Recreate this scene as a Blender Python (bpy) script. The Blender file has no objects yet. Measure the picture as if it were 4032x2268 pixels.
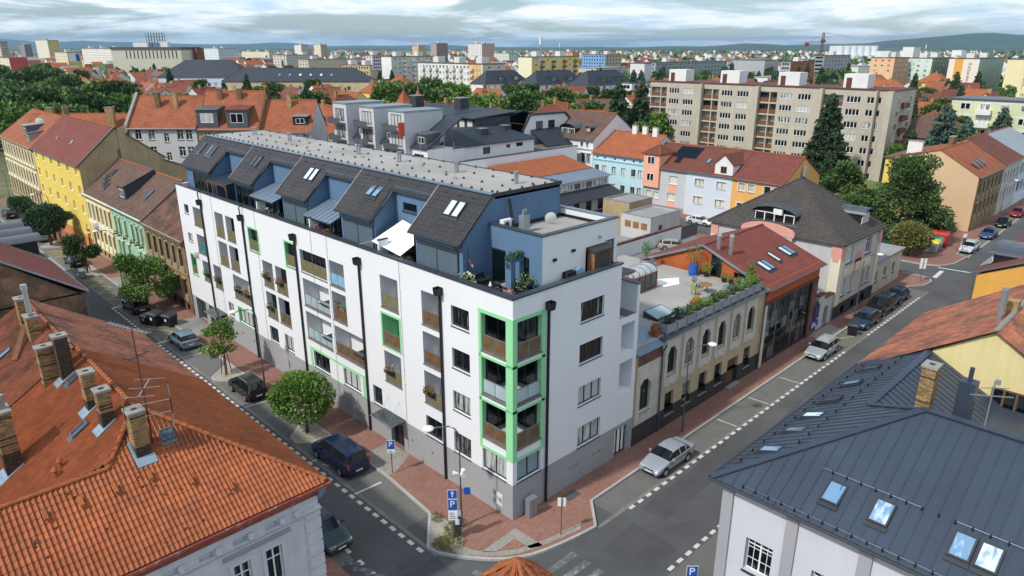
import bpy, math, random
import numpy as np
from mathutils import Matrix, Vector
rnd = random.Random(7)
PI = math.pi
S = bpy.context.scene
COL = S.collection
# ---------------------------------------------------------------- camera
cd = bpy.data.cameras.new('camera'); cam = bpy.data.objects.new('camera', cd); COL.objects.link(cam)
CAMP = Vector((-25.956, -26.383, 28.0))
cam.location = CAMP
cam.rotation_euler = (PI/2-0.3295962, 0, PI/4+0.00945966-PI/2)
cd.sensor_width = 36; cd.lens = 24.832; cd.clip_start = .5; cd.clip_end = 60000
S.camera = cam
# ---------------------------------------------------------------- sky, sun, exposure
SUN_AZ, SUN_EL = math.radians(172), math.radians(47)   # azimuth counted from +X towards +Y
sdir = Vector((math.cos(SUN_AZ)*math.cos(SUN_EL), math.sin(SUN_AZ)*math.cos(SUN_EL), math.sin(SUN_EL)))
W = bpy.data.worlds.new('World'); S.world = W; W.use_nodes = True
nt = W.node_tree; nt.nodes.clear()
def N(nt, t, **kw):
 n = nt.nodes.new(t)
 for k, v in kw.items():
  if k.startswith('i_'):
   n.inputs[int(k[2:]) if k[2:].isdigit() else k[2:]].default_value = v
  else: setattr(n, k, v)
 return n
def math_n(nt, op, a, b=None, c=None):
 n = nt.nodes.new('ShaderNodeMath'); n.operation = op
 for i, x in enumerate((a, b, c)):
  if x is None: continue
  if hasattr(x, 'links'): nt.links.new(x, n.inputs[i])
  else: n.inputs[i].default_value = x
 return n.outputs[0]
def build_world():
 L = nt.links.new
 sky = N(nt, 'ShaderNodeTexSky', sky_type='NISHITA', sun_disc=False, sun_elevation=SUN_EL, sun_rotation=PI/2-SUN_AZ, altitude=400, air_density=1.0, dust_density=.6, ozone_density=1.4)
 tc = N(nt, 'ShaderNodeTexCoord'); sep = N(nt, 'ShaderNodeSeparateXYZ'); L(tc.outputs['Generated'], sep.inputs[0])
 zc = math_n(nt, 'MAXIMUM', sep.outputs[2], 0.0)
 zz = math_n(nt, 'ADD', zc, .09)
 cx = math_n(nt, 'DIVIDE', sep.outputs[0], zz); cy = math_n(nt, 'DIVIDE', sep.outputs[1], zz)
 cmb = N(nt, 'ShaderNodeCombineXYZ'); L(cx, cmb.inputs[0]); L(cy, cmb.inputs[1])
 n1 = N(nt, 'ShaderNodeTexNoise', i_Scale=.5, i_Detail=10.0, i_Roughness=.62, i_Distortion=.5); L(cmb.outputs[0], n1.inputs['Vector'])
 n2 = N(nt, 'ShaderNodeTexNoise', i_Scale=1.3, i_Detail=9.0, i_Roughness=.6, i_Distortion=.4); L(cmb.outputs[0], n2.inputs['Vector'])
 cov = N(nt, 'ShaderNodeValToRGB'); cov.color_ramp.elements[0].position = .43; cov.color_ramp.elements[1].position = .54
 L(n1.outputs[0], cov.inputs[0])
 shade = N(nt, 'ShaderNodeValToRGB'); e = shade.color_ramp.elements
 e[0].position = .34; e[0].color = (6.6, 8.6, 10.2, 1); e[1].position = .58; e[1].color = (11.6, 12.0, 12.3, 1)
 L(n2.outputs[0], shade.inputs[0])
 mix = N(nt, 'ShaderNodeMix', data_type='RGBA')
 tint = N(nt, 'ShaderNodeMix', data_type='RGBA', blend_type='MULTIPLY', i_0=1.0); tint.inputs[7].default_value = (.86, .95, 1.04, 1)
 L(sky.outputs[0], tint.inputs[6])
 cf = math_n(nt, 'MULTIPLY', cov.outputs[0], .93)
 L(cf, mix.inputs[0]); L(tint.outputs[2], mix.inputs[6]); L(shade.outputs[0], mix.inputs[7])
 bg = N(nt, 'ShaderNodeBackground', i_Strength=.1); out = N(nt, 'ShaderNodeOutputWorld')
 L(mix.outputs[2], bg.inputs[0]); L(bg.outputs[0], out.inputs[0])
build_world()
sl = bpy.data.lights.new('sun', 'SUN'); so = bpy.data.objects.new('sun', sl); COL.objects.link(so)
sl.energy = 3.2; sl.angle = math.radians(3); sl.color = (1, .95, .87)
so.rotation_euler = (-sdir).to_track_quat('-Z', 'Y').to_euler()
so.location = (0, 0, 80)
vs = S.view_settings; vs.view_transform = 'Standard'; vs.look = 'None'; vs.gamma = 1; vs.exposure = 0.15
S.cycles.max_bounces = 5; S.cycles.diffuse_bounces = 3; S.cycles.glossy_bounces = 2; S.cycles.transmission_bounces = 3; S.cycles.volume_bounces = 0
S.cycles.caustics_reflective = False; S.cycles.caustics_refractive = False; S.cycles.sample_clamp_indirect = 6
try: S.cycles.use_denoising = True; S.cycles.denoiser = 'OPENIMAGEDENOISE'
except Exception: pass
# ---------------------------------------------------------------- materials
def lin(c):
 if isinstance(c, str): c = tuple(int(c[i:i+2], 16)/255 for i in (0, 2, 4))
 return tuple(x/12.92 if x <= .04045 else ((x+.09)/1.09)**2.4 for x in c)
MATS = {}
def mat(name, col=None, rough=.85, var=.12, vs_=.35, bump=0., bs=8., pat=None, pw=.25, ph=.35, mort=.45, spec=.35, metal=0., rand=0., col2=None, c2f=.5, c2s=.6, off=.5, emis=0, alpha=1, streak=0, island=0):
 """procedural material: base colour, soft noise variation, optional second colour in patches, optional tile/brick pattern laid in metres"""
 if name in MATS: return MATS[name]
 m = bpy.data.materials.new(name); m.use_nodes = True; t = m.node_tree; L = t.links.new
 b = t.nodes['Principled BSDF']; b.inputs['Roughness'].default_value = rough; b.inputs['Metallic'].default_value = metal
 b.inputs['Specular IOR Level'].default_value = spec
 c = lin(col); cur = None
 tc = N(t, 'ShaderNodeTexCoord')
 rgb = N(t, 'ShaderNodeRGB'); rgb.outputs[0].default_value = (*c, 1); cur = rgb.outputs[0]
 if col2:
  n = N(t, 'ShaderNodeTexNoise', i_Scale=c2s, i_Detail=6., i_Roughness=.65); L(tc.outputs['Object'], n.inputs['Vector'])
  r = N(t, 'ShaderNodeValToRGB'); r.color_ramp.elements[0].position = max(0, 1-c2f-.12); r.color_ramp.elements[1].position = min(1, 1-c2f+.12); L(n.outputs[0], r.inputs[0])
  mx = N(t, 'ShaderNodeMix', data_type='RGBA'); mx.inputs[7].default_value = (*lin(col2), 1); L(r.outputs[0], mx.inputs[0]); L(cur, mx.inputs[6]); cur = mx.outputs[2]
 hsv = N(t, 'ShaderNodeHueSaturation'); L(cur, hsv.inputs['Color']); val = None
 if var:
  n = N(t, 'ShaderNodeTexNoise', i_Scale=vs_, i_Detail=7., i_Roughness=.62); L(tc.outputs['Object'], n.inputs['Vector'])
  mr = N(t, 'ShaderNodeMapRange', i_1=.3, i_2=.7, i_3=1-var, i_4=1+var); L(n.outputs[0], mr.inputs[0]); val = mr.outputs[0]
 if streak:
  mp = N(t, 'ShaderNodeMapping'); mp.inputs['Scale'].default_value = (1.6, .12, 1); L(tc.outputs['UV'], mp.inputs[0])
  n = N(t, 'ShaderNodeTexNoise', i_Scale=1.3, i_Detail=5., i_Roughness=.7); L(mp.outputs[0], n.inputs['Vector'])
  mr = N(t, 'ShaderNodeMapRange', i_1=.35, i_2=.7, i_3=1+streak*.3, i_4=1-streak); L(n.outputs[0], mr.inputs[0])
  val = mr.outputs[0] if val is None else math_n(t, 'MULTIPLY', val, mr.outputs[0])
 if rand:
  oi = N(t, 'ShaderNodeObjectInfo'); mr = N(t, 'ShaderNodeMapRange', i_3=1-rand, i_4=1+rand); L(oi.outputs['Random'], mr.inputs[0])
  val = mr.outputs[0] if val is None else math_n(t, 'MULTIPLY', val, mr.outputs[0])
 if island:
  ge = N(t, 'ShaderNodeNewGeometry'); mr = N(t, 'ShaderNodeMapRange', i_3=1-island, i_4=1+island); L(ge.outputs['Random Per Island'], mr.inputs[0])
  val = mr.outputs[0] if val is None else math_n(t, 'MULTIPLY', val, mr.outputs[0])
 if val is not None: L(val, hsv.inputs['Value'])
 cur = hsv.outputs[0]; h = None
 if pat in ('brick', 'tile'):
  bt = N(t, 'ShaderNodeTexBrick', offset=off if pat == 'brick' else 0, offset_frequency=2, squash=1)
  L(tc.outputs['UV'], bt.inputs['Vector'])
  bt.inputs['Scale'].default_value = 1; bt.inputs['Brick Width'].default_value = pw; bt.inputs['Row Height'].default_value = ph
  bt.inputs['Mortar Size'].default_value = .06*min(pw, ph) if pat == 'brick' else .1*ph; bt.inputs['Mortar Smooth'].default_value = .3; bt.inputs['Bias'].default_value = -.2
  bt.inputs['Color1'].default_value = (.82, .82, .82, 1); bt.inputs['Color2'].default_value = (1.12, 1.12, 1.12, 1); bt.inputs['Mortar'].default_value = (mort, mort, mort, 1)
  mx = N(t, 'ShaderNodeMix', data_type='RGBA', blend_type='MULTIPLY', i_0=1.); L(cur, mx.inputs[6]); L(bt.outputs[0], mx.inputs[7]); cur = mx.outputs[2]
  h = math_n(t, 'SUBTRACT', 1., bt.outputs[1])
  if pat == 'tile':
   sp = N(t, 'ShaderNodeSeparateXYZ'); L(tc.outputs['UV'], sp.inputs[0])
   saw = math_n(t, 'FRACT', math_n(t, 'DIVIDE', sp.outputs[1], ph))
   h = math_n(t, 'ADD', math_n(t, 'MULTIPLY', h, .4), math_n(t, 'SUBTRACT', 1., saw))
 elif pat == 'wave':
  sp = N(t, 'ShaderNodeSeparateXYZ'); L(tc.outputs['UV'], sp.inputs[0])
  h = math_n(t, 'SINE', math_n(t, 'MULTIPLY', sp.outputs[0], 2*PI/pw))
 if bump:
  n = N(t, 'ShaderNodeTexNoise', i_Scale=bs, i_Detail=5.); L(tc.outputs['Object'], n.inputs['Vector'])
  h2 = n.outputs[0]
  h = h2 if h is None else math_n(t, 'ADD', h, math_n(t, 'MULTIPLY', h2, .4))
 if h is not None:
  bp = N(t, 'ShaderNodeBump', i_Strength=bump or .6, i_Distance=.03); L(h, bp.inputs['Height']); L(bp.outputs[0], b.inputs['Normal'])
 L(cur, b.inputs['Base Color'])
 if emis:
  L(cur, b.inputs['Emission Color']); b.inputs['Emission Strength'].default_value = emis
 if alpha < 1: b.inputs['Alpha'].default_value = alpha
 MATS[name] = m; return m
def glass_mat(name, dark='0d1218', light='b9bdb8', frac=.3, rough=.06):
 """window glass seen from outside: dark room behind, some panes with curtains"""
 m = bpy.data.materials.new(name); m.use_nodes = True; t = m.node_tree; L = t.links.new
 b = t.nodes['Principled BSDF']; b.inputs['Roughness'].default_value = rough; b.inputs['Specular IOR Level'].default_value = .6
 oi = N(t, 'ShaderNodeObjectInfo'); tc = N(t, 'ShaderNodeTexCoord')
 ad = N(t, 'ShaderNodeVectorMath', operation='ADD'); L(tc.outputs['Object'], ad.inputs[0])
 sc = math_n(t, 'MULTIPLY', oi.outputs['Random'], 57.); cb = N(t, 'ShaderNodeCombineXYZ'); L(sc, cb.inputs[0]); L(cb.outputs[0], ad.inputs[1])
 mp = N(t, 'ShaderNodeMapping'); mp.inputs['Scale'].default_value = (3., 1., .35); L(ad.outputs[0], mp.inputs[0])
 n = N(t, 'ShaderNodeTexNoise', i_Scale=1.6, i_Detail=4.); L(mp.outputs[0], n.inputs['Vector'])
 fac = math_n(t, 'ADD', math_n(t, 'SUBTRACT', math_n(t, 'FRACT', math_n(t, 'MULTIPLY', oi.outputs['Random'], 13.7)), 1-frac-.1), math_n(t, 'MULTIPLY', math_n(t, 'SUBTRACT', n.outputs[0], .5), .9))
 r = N(t, 'ShaderNodeMapRange', i_1=0., i_2=.22); L(fac, r.inputs[0])
 mx = N(t, 'ShaderNodeMix', data_type='RGBA'); mx.inputs[6].default_value = (*lin(dark), 1); mx.inputs[7].default_value = (*lin(light), 1)
 L(r.outputs[0], mx.inputs[0]); L(mx.outputs[2], b.inputs['Base Color']); MATS[name] = m; return m
# ---------------------------------------------------------------- meshes
TXT = {}
def text_src(s):
 cu = bpy.data.curves.new('lettering', 'FONT'); cu.body = s; cu.size = 1; cu.extrude = .01; cu.resolution_u = 3; o = bpy.data.objects.new('lettering', cu); COL.objects.link(o)
 TXT[s] = bpy.data.meshes.new_from_object(o.evaluated_get(bpy.context.evaluated_depsgraph_get())); COL.objects.unlink(o); bpy.data.objects.remove(o)
for _s in ('N', 'Á', 'D', 'R', 'A', 'Ž', 'Í', '78', '76', '80', '81', 'P'): text_src(_s)
def text_mesh(s, size, m, ext=0):
 me = TXT[s].copy(); me.transform(Matrix.Scale(size, 4)); me.materials.clear(); me.materials.append(MATS[m]); return me
class MB:
 def __init__(s): s.v, s.f, s.m = [], [], []
 def poly(s, pts, m=0):
  i = len(s.v); s.v += [tuple(p) for p in pts]; s.f.append(tuple(range(i, i+len(pts)))); s.m.append(m); return s
 def box(s, x0, y0, z0, x1, y1, z1, m=0, skip=''):
  i = len(s.v); s.v += [(x0, y0, z0), (x1, y0, z0), (x1, y1, z0), (x0, y1, z0), (x0, y0, z1), (x1, y0, z1), (x1, y1, z1), (x0, y1, z1)]
  for k, f in zip('bt-y+x+y-x'.replace('-y', 'f').replace('+x', 'r').replace('+y', 'k').replace('-x', 'l'), ((3, 2, 1, 0), (4, 5, 6, 7), (0, 1, 5, 4), (1, 2, 6, 5), (2, 3, 7, 6), (3, 0, 4, 7))):
   if k not in skip: s.f.append(tuple(i+j for j in f)); s.m.append(m)
  return s
 def hexa(s, p, m=0):
  """eight corners: bottom ring 0-3, top ring 4-7"""
  i = len(s.v); s.v += [tuple(x) for x in p]
  for f in ((3, 2, 1, 0), (4, 5, 6, 7), (0, 1, 5, 4), (1, 2, 6, 5), (2, 3, 7, 6), (3, 0, 4, 7)): s.f.append(tuple(i+j for j in f)); s.m.append(m)
  return s
 def bar(s, a, b, w, h=None, m=0, up=(0, 0, 1)):
  a, b = Vector(a), Vector(b); d = (b-a).normalized(); u = Vector(up)
  if abs(d.dot(u)) > .98: u = Vector((1, 0, 0))
  r = d.cross(u).normalized(); u = r.cross(d); h = h or w; r *= w/2; u *= h/2
  return s.hexa([a-r-u, a+r-u, a+r+u, a-r+u, b-r-u, b+r-u, b+r+u, b-r+u], m)
 def tube(s, pts, r, n=8, m=0, cap=True):
  pts = [Vector(p) for p in pts]; rr = r if isinstance(r, (list, tuple)) else [r]*len(pts); i0 = len(s.v)
  ref = None
  for k, p in enumerate(pts):
   d = (pts[min(k+1, len(pts)-1)]-pts[max(k-1, 0)]).normalized()
   if ref is None or abs(d.dot(ref)) > .97: ref = Vector((0, 0, 1)) if abs(d.z) < .9 else Vector((1, 0, 0))
   a = d.cross(ref).normalized(); b = d.cross(a)
   for j in range(n): t = 2*PI*j/n; s.v.append(tuple(p+(a*math.cos(t)+b*math.sin(t))*rr[k]))
  for k in range(len(pts)-1):
   for j in range(n): s.f.append((i0+k*n+j, i0+k*n+(j+1) % n, i0+(k+1)*n+(j+1) % n, i0+(k+1)*n+j)); s.m.append(m)
  if cap:
   s.f.append(tuple(i0+j for j in range(n))); s.f.append(tuple(i0+(len(pts)-1)*n+j for j in reversed(range(n)))); s.m += [m, m]
  return s
 def prism(s, poly, z0, z1, m=0, cap=True):
  """counter-clockwise xy polygon raised from z0 to z1"""
  i = len(s.v); n = len(poly); s.v += [(x, y, z0) for x, y in poly]+[(x, y, z1) for x, y in poly]
  for j in range(n): s.f.append((i+j, i+(j+1) % n, i+n+(j+1) % n, i+n+j)); s.m.append(m)
  if cap: s.f.append(tuple(i+n+j for j in range(n))); s.f.append(tuple(i+j for j in reversed(range(n)))); s.m += [m, m]
  return s
 def extr(s, prof, a, b, m=0, cap=True):
  """profile of points (vectors) swept from offset a to offset b"""
  i = len(s.v); n = len(prof); a, b = Vector(a), Vector(b)
  s.v += [tuple(Vector(p)+a) for p in prof]+[tuple(Vector(p)+b) for p in prof]
  for j in range(n): s.f.append((i+j, i+(j+1) % n, i+n+(j+1) % n, i+n+j)); s.m.append(m)
  if cap: s.f.append(tuple(i+n+j for j in range(n))); s.f.append(tuple(i+j for j in reversed(range(n)))); s.m += [m, m]
  return s
 def ball(s, c, r, n=8, k=5, m=0, sz=1.):
  i = len(s.v)
  for a in range(k+1):
   t = PI*a/k
   for j in range(n): p = 2*PI*j/n; s.v.append((c[0]+r*math.sin(t)*math.cos(p), c[1]+r*math.sin(t)*math.sin(p), c[2]+r*sz*math.cos(t)))
  for a in range(k):
   for j in range(n): s.f.append((i+a*n+j, i+(a+1)*n+j, i+(a+1)*n+(j+1) % n, i+a*n+(j+1) % n)); s.m.append(m)
  return s
def mesh(name, mb, mats, smooth=False):
 if mats is None or not isinstance(mats, (list, tuple)): mats = [mats]
 me = bpy.data.meshes.new(name); me.from_pydata(mb.v, [], mb.f); me.update()
 for mm in mats:
  me.materials.append(MATS[mm] if isinstance(mm, str) else mm)
 if max(mb.m or [0]): me.polygons.foreach_set('material_index', mb.m)
 nl = len(me.loops); co = np.empty(len(me.vertices)*3); me.vertices.foreach_get('co', co); co = co.reshape(-1, 3)
 vi = np.empty(nl, dtype=np.int32); me.loops.foreach_get('vertex_index', vi)
 no = np.empty(len(me.polygons)*3); me.polygons.foreach_get('normal', no); no = no.reshape(-1, 3)
 lt = np.empty(len(me.polygons), dtype=np.int32); me.polygons.foreach_get('loop_total', lt)
 ln = np.repeat(no, lt, axis=0)
 U = np.stack([-ln[:, 1], ln[:, 0], np.zeros(nl)], 1); l = np.linalg.norm(U, axis=1); flat = l < .02
 U[flat] = (1, 0, 0); U[~flat] /= l[~flat][:, None]; V = np.cross(ln, U); P = co[vi]
 uv = np.stack([(P*U).sum(1), (P*V).sum(1)], 1)
 me.uv_layers.new(name='UVMap').data.foreach_set('uv', uv.ravel().astype(np.float32))
 if smooth: me.polygons.foreach_set('use_smooth', [True]*len(me.polygons))
 return me
WM = {}
def TM(loc=(0, 0, 0), rz=0., s=1.):
 return Matrix.Translation(loc) @ Matrix.Rotation(rz, 4, 'Z') @ (Matrix.Scale(s, 4) if s != 1 else Matrix())
def ob(name, me, mats=None, parent=None, M=None, smooth=False):
 """one mesh object; M is its world matrix, whatever its parent"""
 if isinstance(me, MB): me = mesh(name, me, mats, smooth)
 o = bpy.data.objects.new(name, me); COL.objects.link(o); M = M or Matrix()
 o.matrix_basis = M; WM[o.name] = M
 if parent is not None:
  o.parent = parent; o.matrix_parent_inverse = WM[parent.name].inverted()
 return o
def tag(o, label, cat, group=None, kind=None):
 if label: o['label'] = label
 if cat: o['category'] = cat
 if group: o['group'] = group
 if kind: o['kind'] = kind
 return o
def thing(name, label, cat, loc=(0, 0, 0), rz=0., group=None):
 o = bpy.data.objects.new(name, None); COL.objects.link(o); o.empty_display_size = .3
 M = TM(loc, rz); o.matrix_basis = M; WM[o.name] = M
 return tag(o, label, cat, group)
def struct(name, mb, mats, parent=None, M=None):
 o = ob(name, mb, mats, parent, M)
 if parent is None: o['kind'] = 'structure'
 return o
def kids(o): return [c for c in bpy.data.objects if c.parent == o]
CH = {}
def tree_of(o):
 if o.name not in CH: CH[o.name] = [(c, tree_of(c)) for c in kids(o)]
 return CH[o.name]
def copy_tree(o, M, label=None, group=None):
 """a copy of a thing with copies of its parts and sub-parts, at world matrix M"""
 sub = tree_of(o)
 r = o.copy(); COL.objects.link(r); r.matrix_basis = M; WM[r.name] = M
 if label: r['label'] = label
 if group: r['group'] = group
 for c, s2 in sub:
  k = c.copy(); COL.objects.link(k); k.parent = r; k.matrix_parent_inverse = c.matrix_parent_inverse.copy()
  for g, _ in s2:
   h = g.copy(); COL.objects.link(h); h.parent = k; h.matrix_parent_inverse = g.matrix_parent_inverse.copy()
 return r
# ---------------------------------------------------------------- walls, windows, roofs
MC = {}
def cached(key, fn):
 if key not in MC: MC[key] = fn()
 return MC[key]
def wallmesh(length, z0, z1, ops, depth=.2, top=None):
 """wall in its own frame: along +x, outside towards -y; ops = (s0,s1,za,zb[,depth[,back]]) are real holes with reveals"""
 mb = MB(); xs = sorted({0., length, *[o[0] for o in ops], *[o[1] for o in ops]}); zs = sorted({z0, z1, *[o[2] for o in ops], *[o[3] for o in ops]})
 xs = [x for x in xs if 0 <= x <= length]; zs = [z for z in zs if z0 <= z <= z1]
 for a, b in zip(zs, zs[1:]):
  if b-a < 1e-4: continue
  zc = (a+b)/2; start = None
  for x0, x1 in list(zip(xs, xs[1:]))+[(None, None)]:
   hole = x0 is None or any(o[0] <= (x0+x1)/2 <= o[1] and o[2] <= zc <= o[3] for o in ops)
   if hole:
    if start is not None: mb.poly([(start, 0, a), (last, 0, a), (last, 0, b), (start, 0, b)]); start = None
   else:
    if start is None: start = x0
    last = x1
 for o in ops:
  s0, s1, a, b = o[:4]; d = o[4] if len(o) > 4 else depth
  mb.poly([(s0, 0, a), (s0, d, a), (s0, d, b), (s0, 0, b)][::-1]); mb.poly([(s1, 0, a), (s1, d, a), (s1, d, b), (s1, 0, b)])
  mb.poly([(s0, 0, b), (s0, d, b), (s1, d, b), (s1, 0, b)][::-1]); mb.poly([(s0, 0, a), (s0, d, a), (s1, d, a), (s1, 0, a)])
  if len(o) > 5 and o[5]: mb.poly([(s0, d, a), (s1, d, a), (s1, d, b), (s0, d, b)])
 return mb
def wall(parent, p0, p1, z0, z1, ops, m, depth=.2, name='wall'):
 dx, dy = p1[0]-p0[0], p1[1]-p0[1]
 return ob(name, wallmesh(math.hypot(dx, dy), z0, z1, ops, depth), m, parent, TM((p0[0], p0[1], 0), math.atan2(dy, dx)))
def winmesh(w, h, n, t, transom, split, fd=.06):
 mb = MB()
 for a, b, c, d in ((0, 0, w, t), (0, h-t, w, h), (0, t, t, h-t), (w-t, t, w, h-t)): mb.box(a, 0, b, c, fd, d)
 for i in range(1, n): x = w*i/n; mb.box(x-t*.65, 0, t, x+t*.65, fd, h-t)
 if transom:
  z = h*transom;
  for i in range(n): mb.box(w*i/n+t*.6, .004, z-t*.5, w*(i+1)/n-t*.6, fd-.004, z+t*.5)
 if split:
  for i in range(n):
   xm = w*(i+.5)/n
   for k in range(1, split): zz = h*k/split; mb.box(w*i/n+t*.7, .01, zz-.015, w*(i+1)/n-t*.7, .035, zz+.015)
   mb.box(xm-.015, .012, t, xm+.015, .033, h-t)
 return mb
def window(parent, M0, s0, z0, w, h, depth=.15, n=2, t=.07, frame='frame_white', glass='glass', sill='sill_grey', transom=0, split=0, simple=False, sd=.12, name='window'):
 """window > pane, sill; set in a wall frame M0 (x along wall, -y outwards)"""
 w, h = round(w, 2), round(h, 2)
 M = M0 @ Matrix.Translation((s0, depth, z0))
 if simple:
  def mk():
   mb = winmesh(w, h, n, t, transom, split); mb.poly([(t*.5, .03, t*.5), (w-t*.5, .03, t*.5), (w-t*.5, .03, h-t*.5), (t*.5, .03, h-t*.5)], 1)
   if sill: mb.box(-.05, -depth-.06, -.05, w+.05, .03, -.002, 2)
   return mesh(name, mb, [frame, glass, sill or frame])
  return ob(name, cached(('ws', w, h, n, t, frame, glass, sill, transom, split, depth), mk), None, parent, M)
 o = ob(name, cached(('w', w, h, n, t, frame, transom, split), lambda: mesh(name, winmesh(w, h, n, t, transom, split), frame)), None, parent, M)
 ob('pane', cached(('p', w, h, glass), lambda: mesh('pane', MB().box(t*.5, .028, t*.5, w-t*.5, .04, h-t*.5), glass)), None, o, M)
 if sill: ob('sill', cached(('s', w, sill, depth, sd), lambda: mesh('sill', MB().hexa([(-.04, -depth-sd, -.07), (w+.04, -depth-sd, -.07), (w+.04, .0, -.05), (-.04, .0, -.05), (-.04, -depth-sd, -.03), (w+.04, -depth-sd, -.03), (w+.04, 0, -.003), (-.04, 0, -.003)]), sill)), None, o, M)
 return o
def frame_of(p0, p1): return TM((p0[0], p0[1], 0), math.atan2(p1[1]-p0[1], p1[0]-p0[0]))
def inpoly(x, y, P):
 c = False; n = len(P)
 for i in range(n):
  x1, y1 = P[i]; x2, y2 = P[i-1]
  if (y1 > y) != (y2 > y) and x < (x2-x1)*(y-y1)/(y2-y1)+x1: c = not c
 return c
def tile_proto(kind, w, h):
 """one roof tile lying in the xy plane: x along the eave, y up the slope"""
 if kind == 'pan': prof = [(0, .012), (.18, .008), (.42, .02), (.62, .05), (.82, .09), (1., .012)]
 elif kind == 'double': prof = [(0, .03), (.12, .05), (.3, .05), (.42, .012), (.58, .012), (.7, .05), (.88, .05), (1., .03)]
 else: prof = [(0, .02), (.5, .024), (1., .02)]
 v = []; f = []
 n = len(prof); L = h*1.06; k = w*.985
 for x, z in prof: v += [(x*k, 0, z+.022), (x*k, L, z-.006), (x*k, 0, z-.012)]
 for i in range(n-1):
  a, b = 3*i, 3*i+3
  f += [(a, b, b+1, a+1), (a+2, b+2, b, a)]
 f += [(0, 1, 2), (3*n-3, 3*n-1, 3*n-2)]
 return v, f
def tiles(parent, O, U, V, poly, tw, th, m, kind='pan', single=0, jit=.006, name='roof_tile', offset=0.):
 """roof tiles laid in courses over a roof plane (O origin, U along the eave, V up the slope, poly in U/V metres); the nearest ones are objects of their own"""
 O, U, V = Vector(O), Vector(U).normalized(), Vector(V).normalized(); Nn = U.cross(V).normalized()
 xs = [p[0] for p in poly]; ys = [p[1] for p in poly]
 pv, pf = cached(('tp', kind, tw, th), lambda: tile_proto(kind, tw, th)); pva = np.array(pv)
 cells = []; j = 0; y = min(ys)
 while y < max(ys)-th*.4:
  i0 = min(xs)+(offset*tw if j % 2 else 0)-tw*.5
  for i in range(int((max(xs)-min(xs))/tw)+2):
   x = i0+i*tw
   if inpoly(x+tw/2, y+th/2, poly): cells.append((x, y))
  j += 1; y += th
 cells.sort(key=lambda c: (O+U*c[0]+V*c[1]-CAMP).length)
 tm = cached(('tm', kind, tw, th, m), lambda: mesh(name, _mb(pv, pf), m))
 B = Matrix((U, V, Nn)).transposed().to_4x4()
 for x, y in cells[:single]:
  p = O+U*x+V*y+Nn*rnd.uniform(0, jit)
  ob(name, tm, None, parent, Matrix.Translation(p) @ B @ Matrix.Rotation(rnd.uniform(-.012, .012), 4, 'Z') @ Matrix.Rotation(rnd.uniform(-.012, .012), 4, 'X'))
 rest = cells[single:]
 if rest:
  R = np.array([list(U), list(V), list(Nn)])
  base = pva @ R; n = len(pv); C = np.array([list(O+U*x+V*y+Nn*rnd.uniform(0, jit)) for x, y in rest])
  vv = (C[:, None, :]+base[None, :, :]).reshape(-1, 3)
  mb = MB(); mb.v = [tuple(p) for p in vv]; mb.f = [tuple(k*n+i for i in f) for k in range(len(rest)) for f in pf]; mb.m = [0]*len(mb.f)
  o = ob('tile_courses', mb, m, parent); o['kind'] = 'stuff'
 return len(cells)
def _mb(v, f):
 mb = MB(); mb.v = list(v); mb.f = list(f); mb.m = [0]*len(f); return mb
# ---------------------------------------------------------------- material list
mat('white_render', 'e2e3e6', var=.02, vs_=.25, bump=.08, bs=40, streak=.02)
mat('white_plain', 'dcdcdc', var=.05)
mat('grey_render', '9a9a9d', var=.05, vs_=.4, bump=.1, bs=30, streak=.05)
mat('blue_render', '54718f', var=.07, vs_=.5, bump=.1, bs=25, streak=.05)
mat('green_paint', '8fd39b', var=.04, vs_=.5)
mat('loggia_grey', 'b9b9bb', var=.04)
mat('anthracite', '2d3136', rough=.55, var=.08, spec=.5)
mat('anthracite_metal', '3a424b', rough=.42, var=.14, vs_=.8, spec=.6, metal=.25)
mat('black_metal', '17181b', rough=.5, var=.05)
mat('zinc', '9aa3ab', rough=.4, var=.1, metal=.55, vs_=.7)
mat('zinc_blue', '8ca0b2', rough=.35, var=.08, metal=.5, pat='wave', pw=.4)
mat('steel', 'b0b5b8', rough=.35, metal=.7, var=.06)
mat('frame_white', 'e6e6e4', rough=.5, var=.03)
mat('frame_dark', '26292d', rough=.5, var=.04, spec=.5)
mat('frame_brown', '6e4d34', rough=.6, var=.1)
mat('frame_red_brown', '5b3328', rough=.6, var=.1)
mat('sill_grey', '8d9094', rough=.5, var=.05)
mat('sill_dark', '2b2f33', rough=.5)
mat('sill_white', 'd9d9d5', rough=.6)
glass_mat('glass'); glass_mat('glass_dark', '0a0d10', '5d6468', .18); glass_mat('glass_curtain', '2b3036', 'cfcfc6', .75); glass_mat('glass_frosted', '7f95a0', 'a9bcc6', .5, .2)
glass_mat('roof_glass', '6d93b4', 'd3e3f0', .5, .1); glass_mat('roof_glass_dark', '39464f', '5d6f7a', .3, .12)
def tinted(name, c, a, var=.2):
 mat(name, c, rough=.15, var=var, vs_=1.2, spec=.6, alpha=a, streak=.25)
tinted('stained_glass_panel', '857c57', .78); tinted('rust_glass_panel', '74583c', .88, .35); tinted('pale_glass_panel', 'b3c8cd', .82, .08); tinted('teal_glass_panel', '3f8f93', .85); tinted('sky_glass_panel', '8cc0dc', .9)
tinted('dark_glass_panel', '3c4647', .75)
mat('clay_tile', '985532', rough=.85, var=.16, vs_=.5, rand=.14, island=.14, col2='8c4f34', c2f=.45, c2s=1.2, bump=.15, bs=30)
mat('clay_tile_base', '6a3a22', var=.2)
mat('clay_ridge', '96532f', var=.18, vs_=2, rand=.12, bump=.2, bs=20)
mat('clay_tile_old', '955a42', rough=.92, var=.22, vs_=.5, rand=.18, island=.2, col2='5d443a', c2f=.46, c2s=.6, bump=.25, bs=20)
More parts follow.
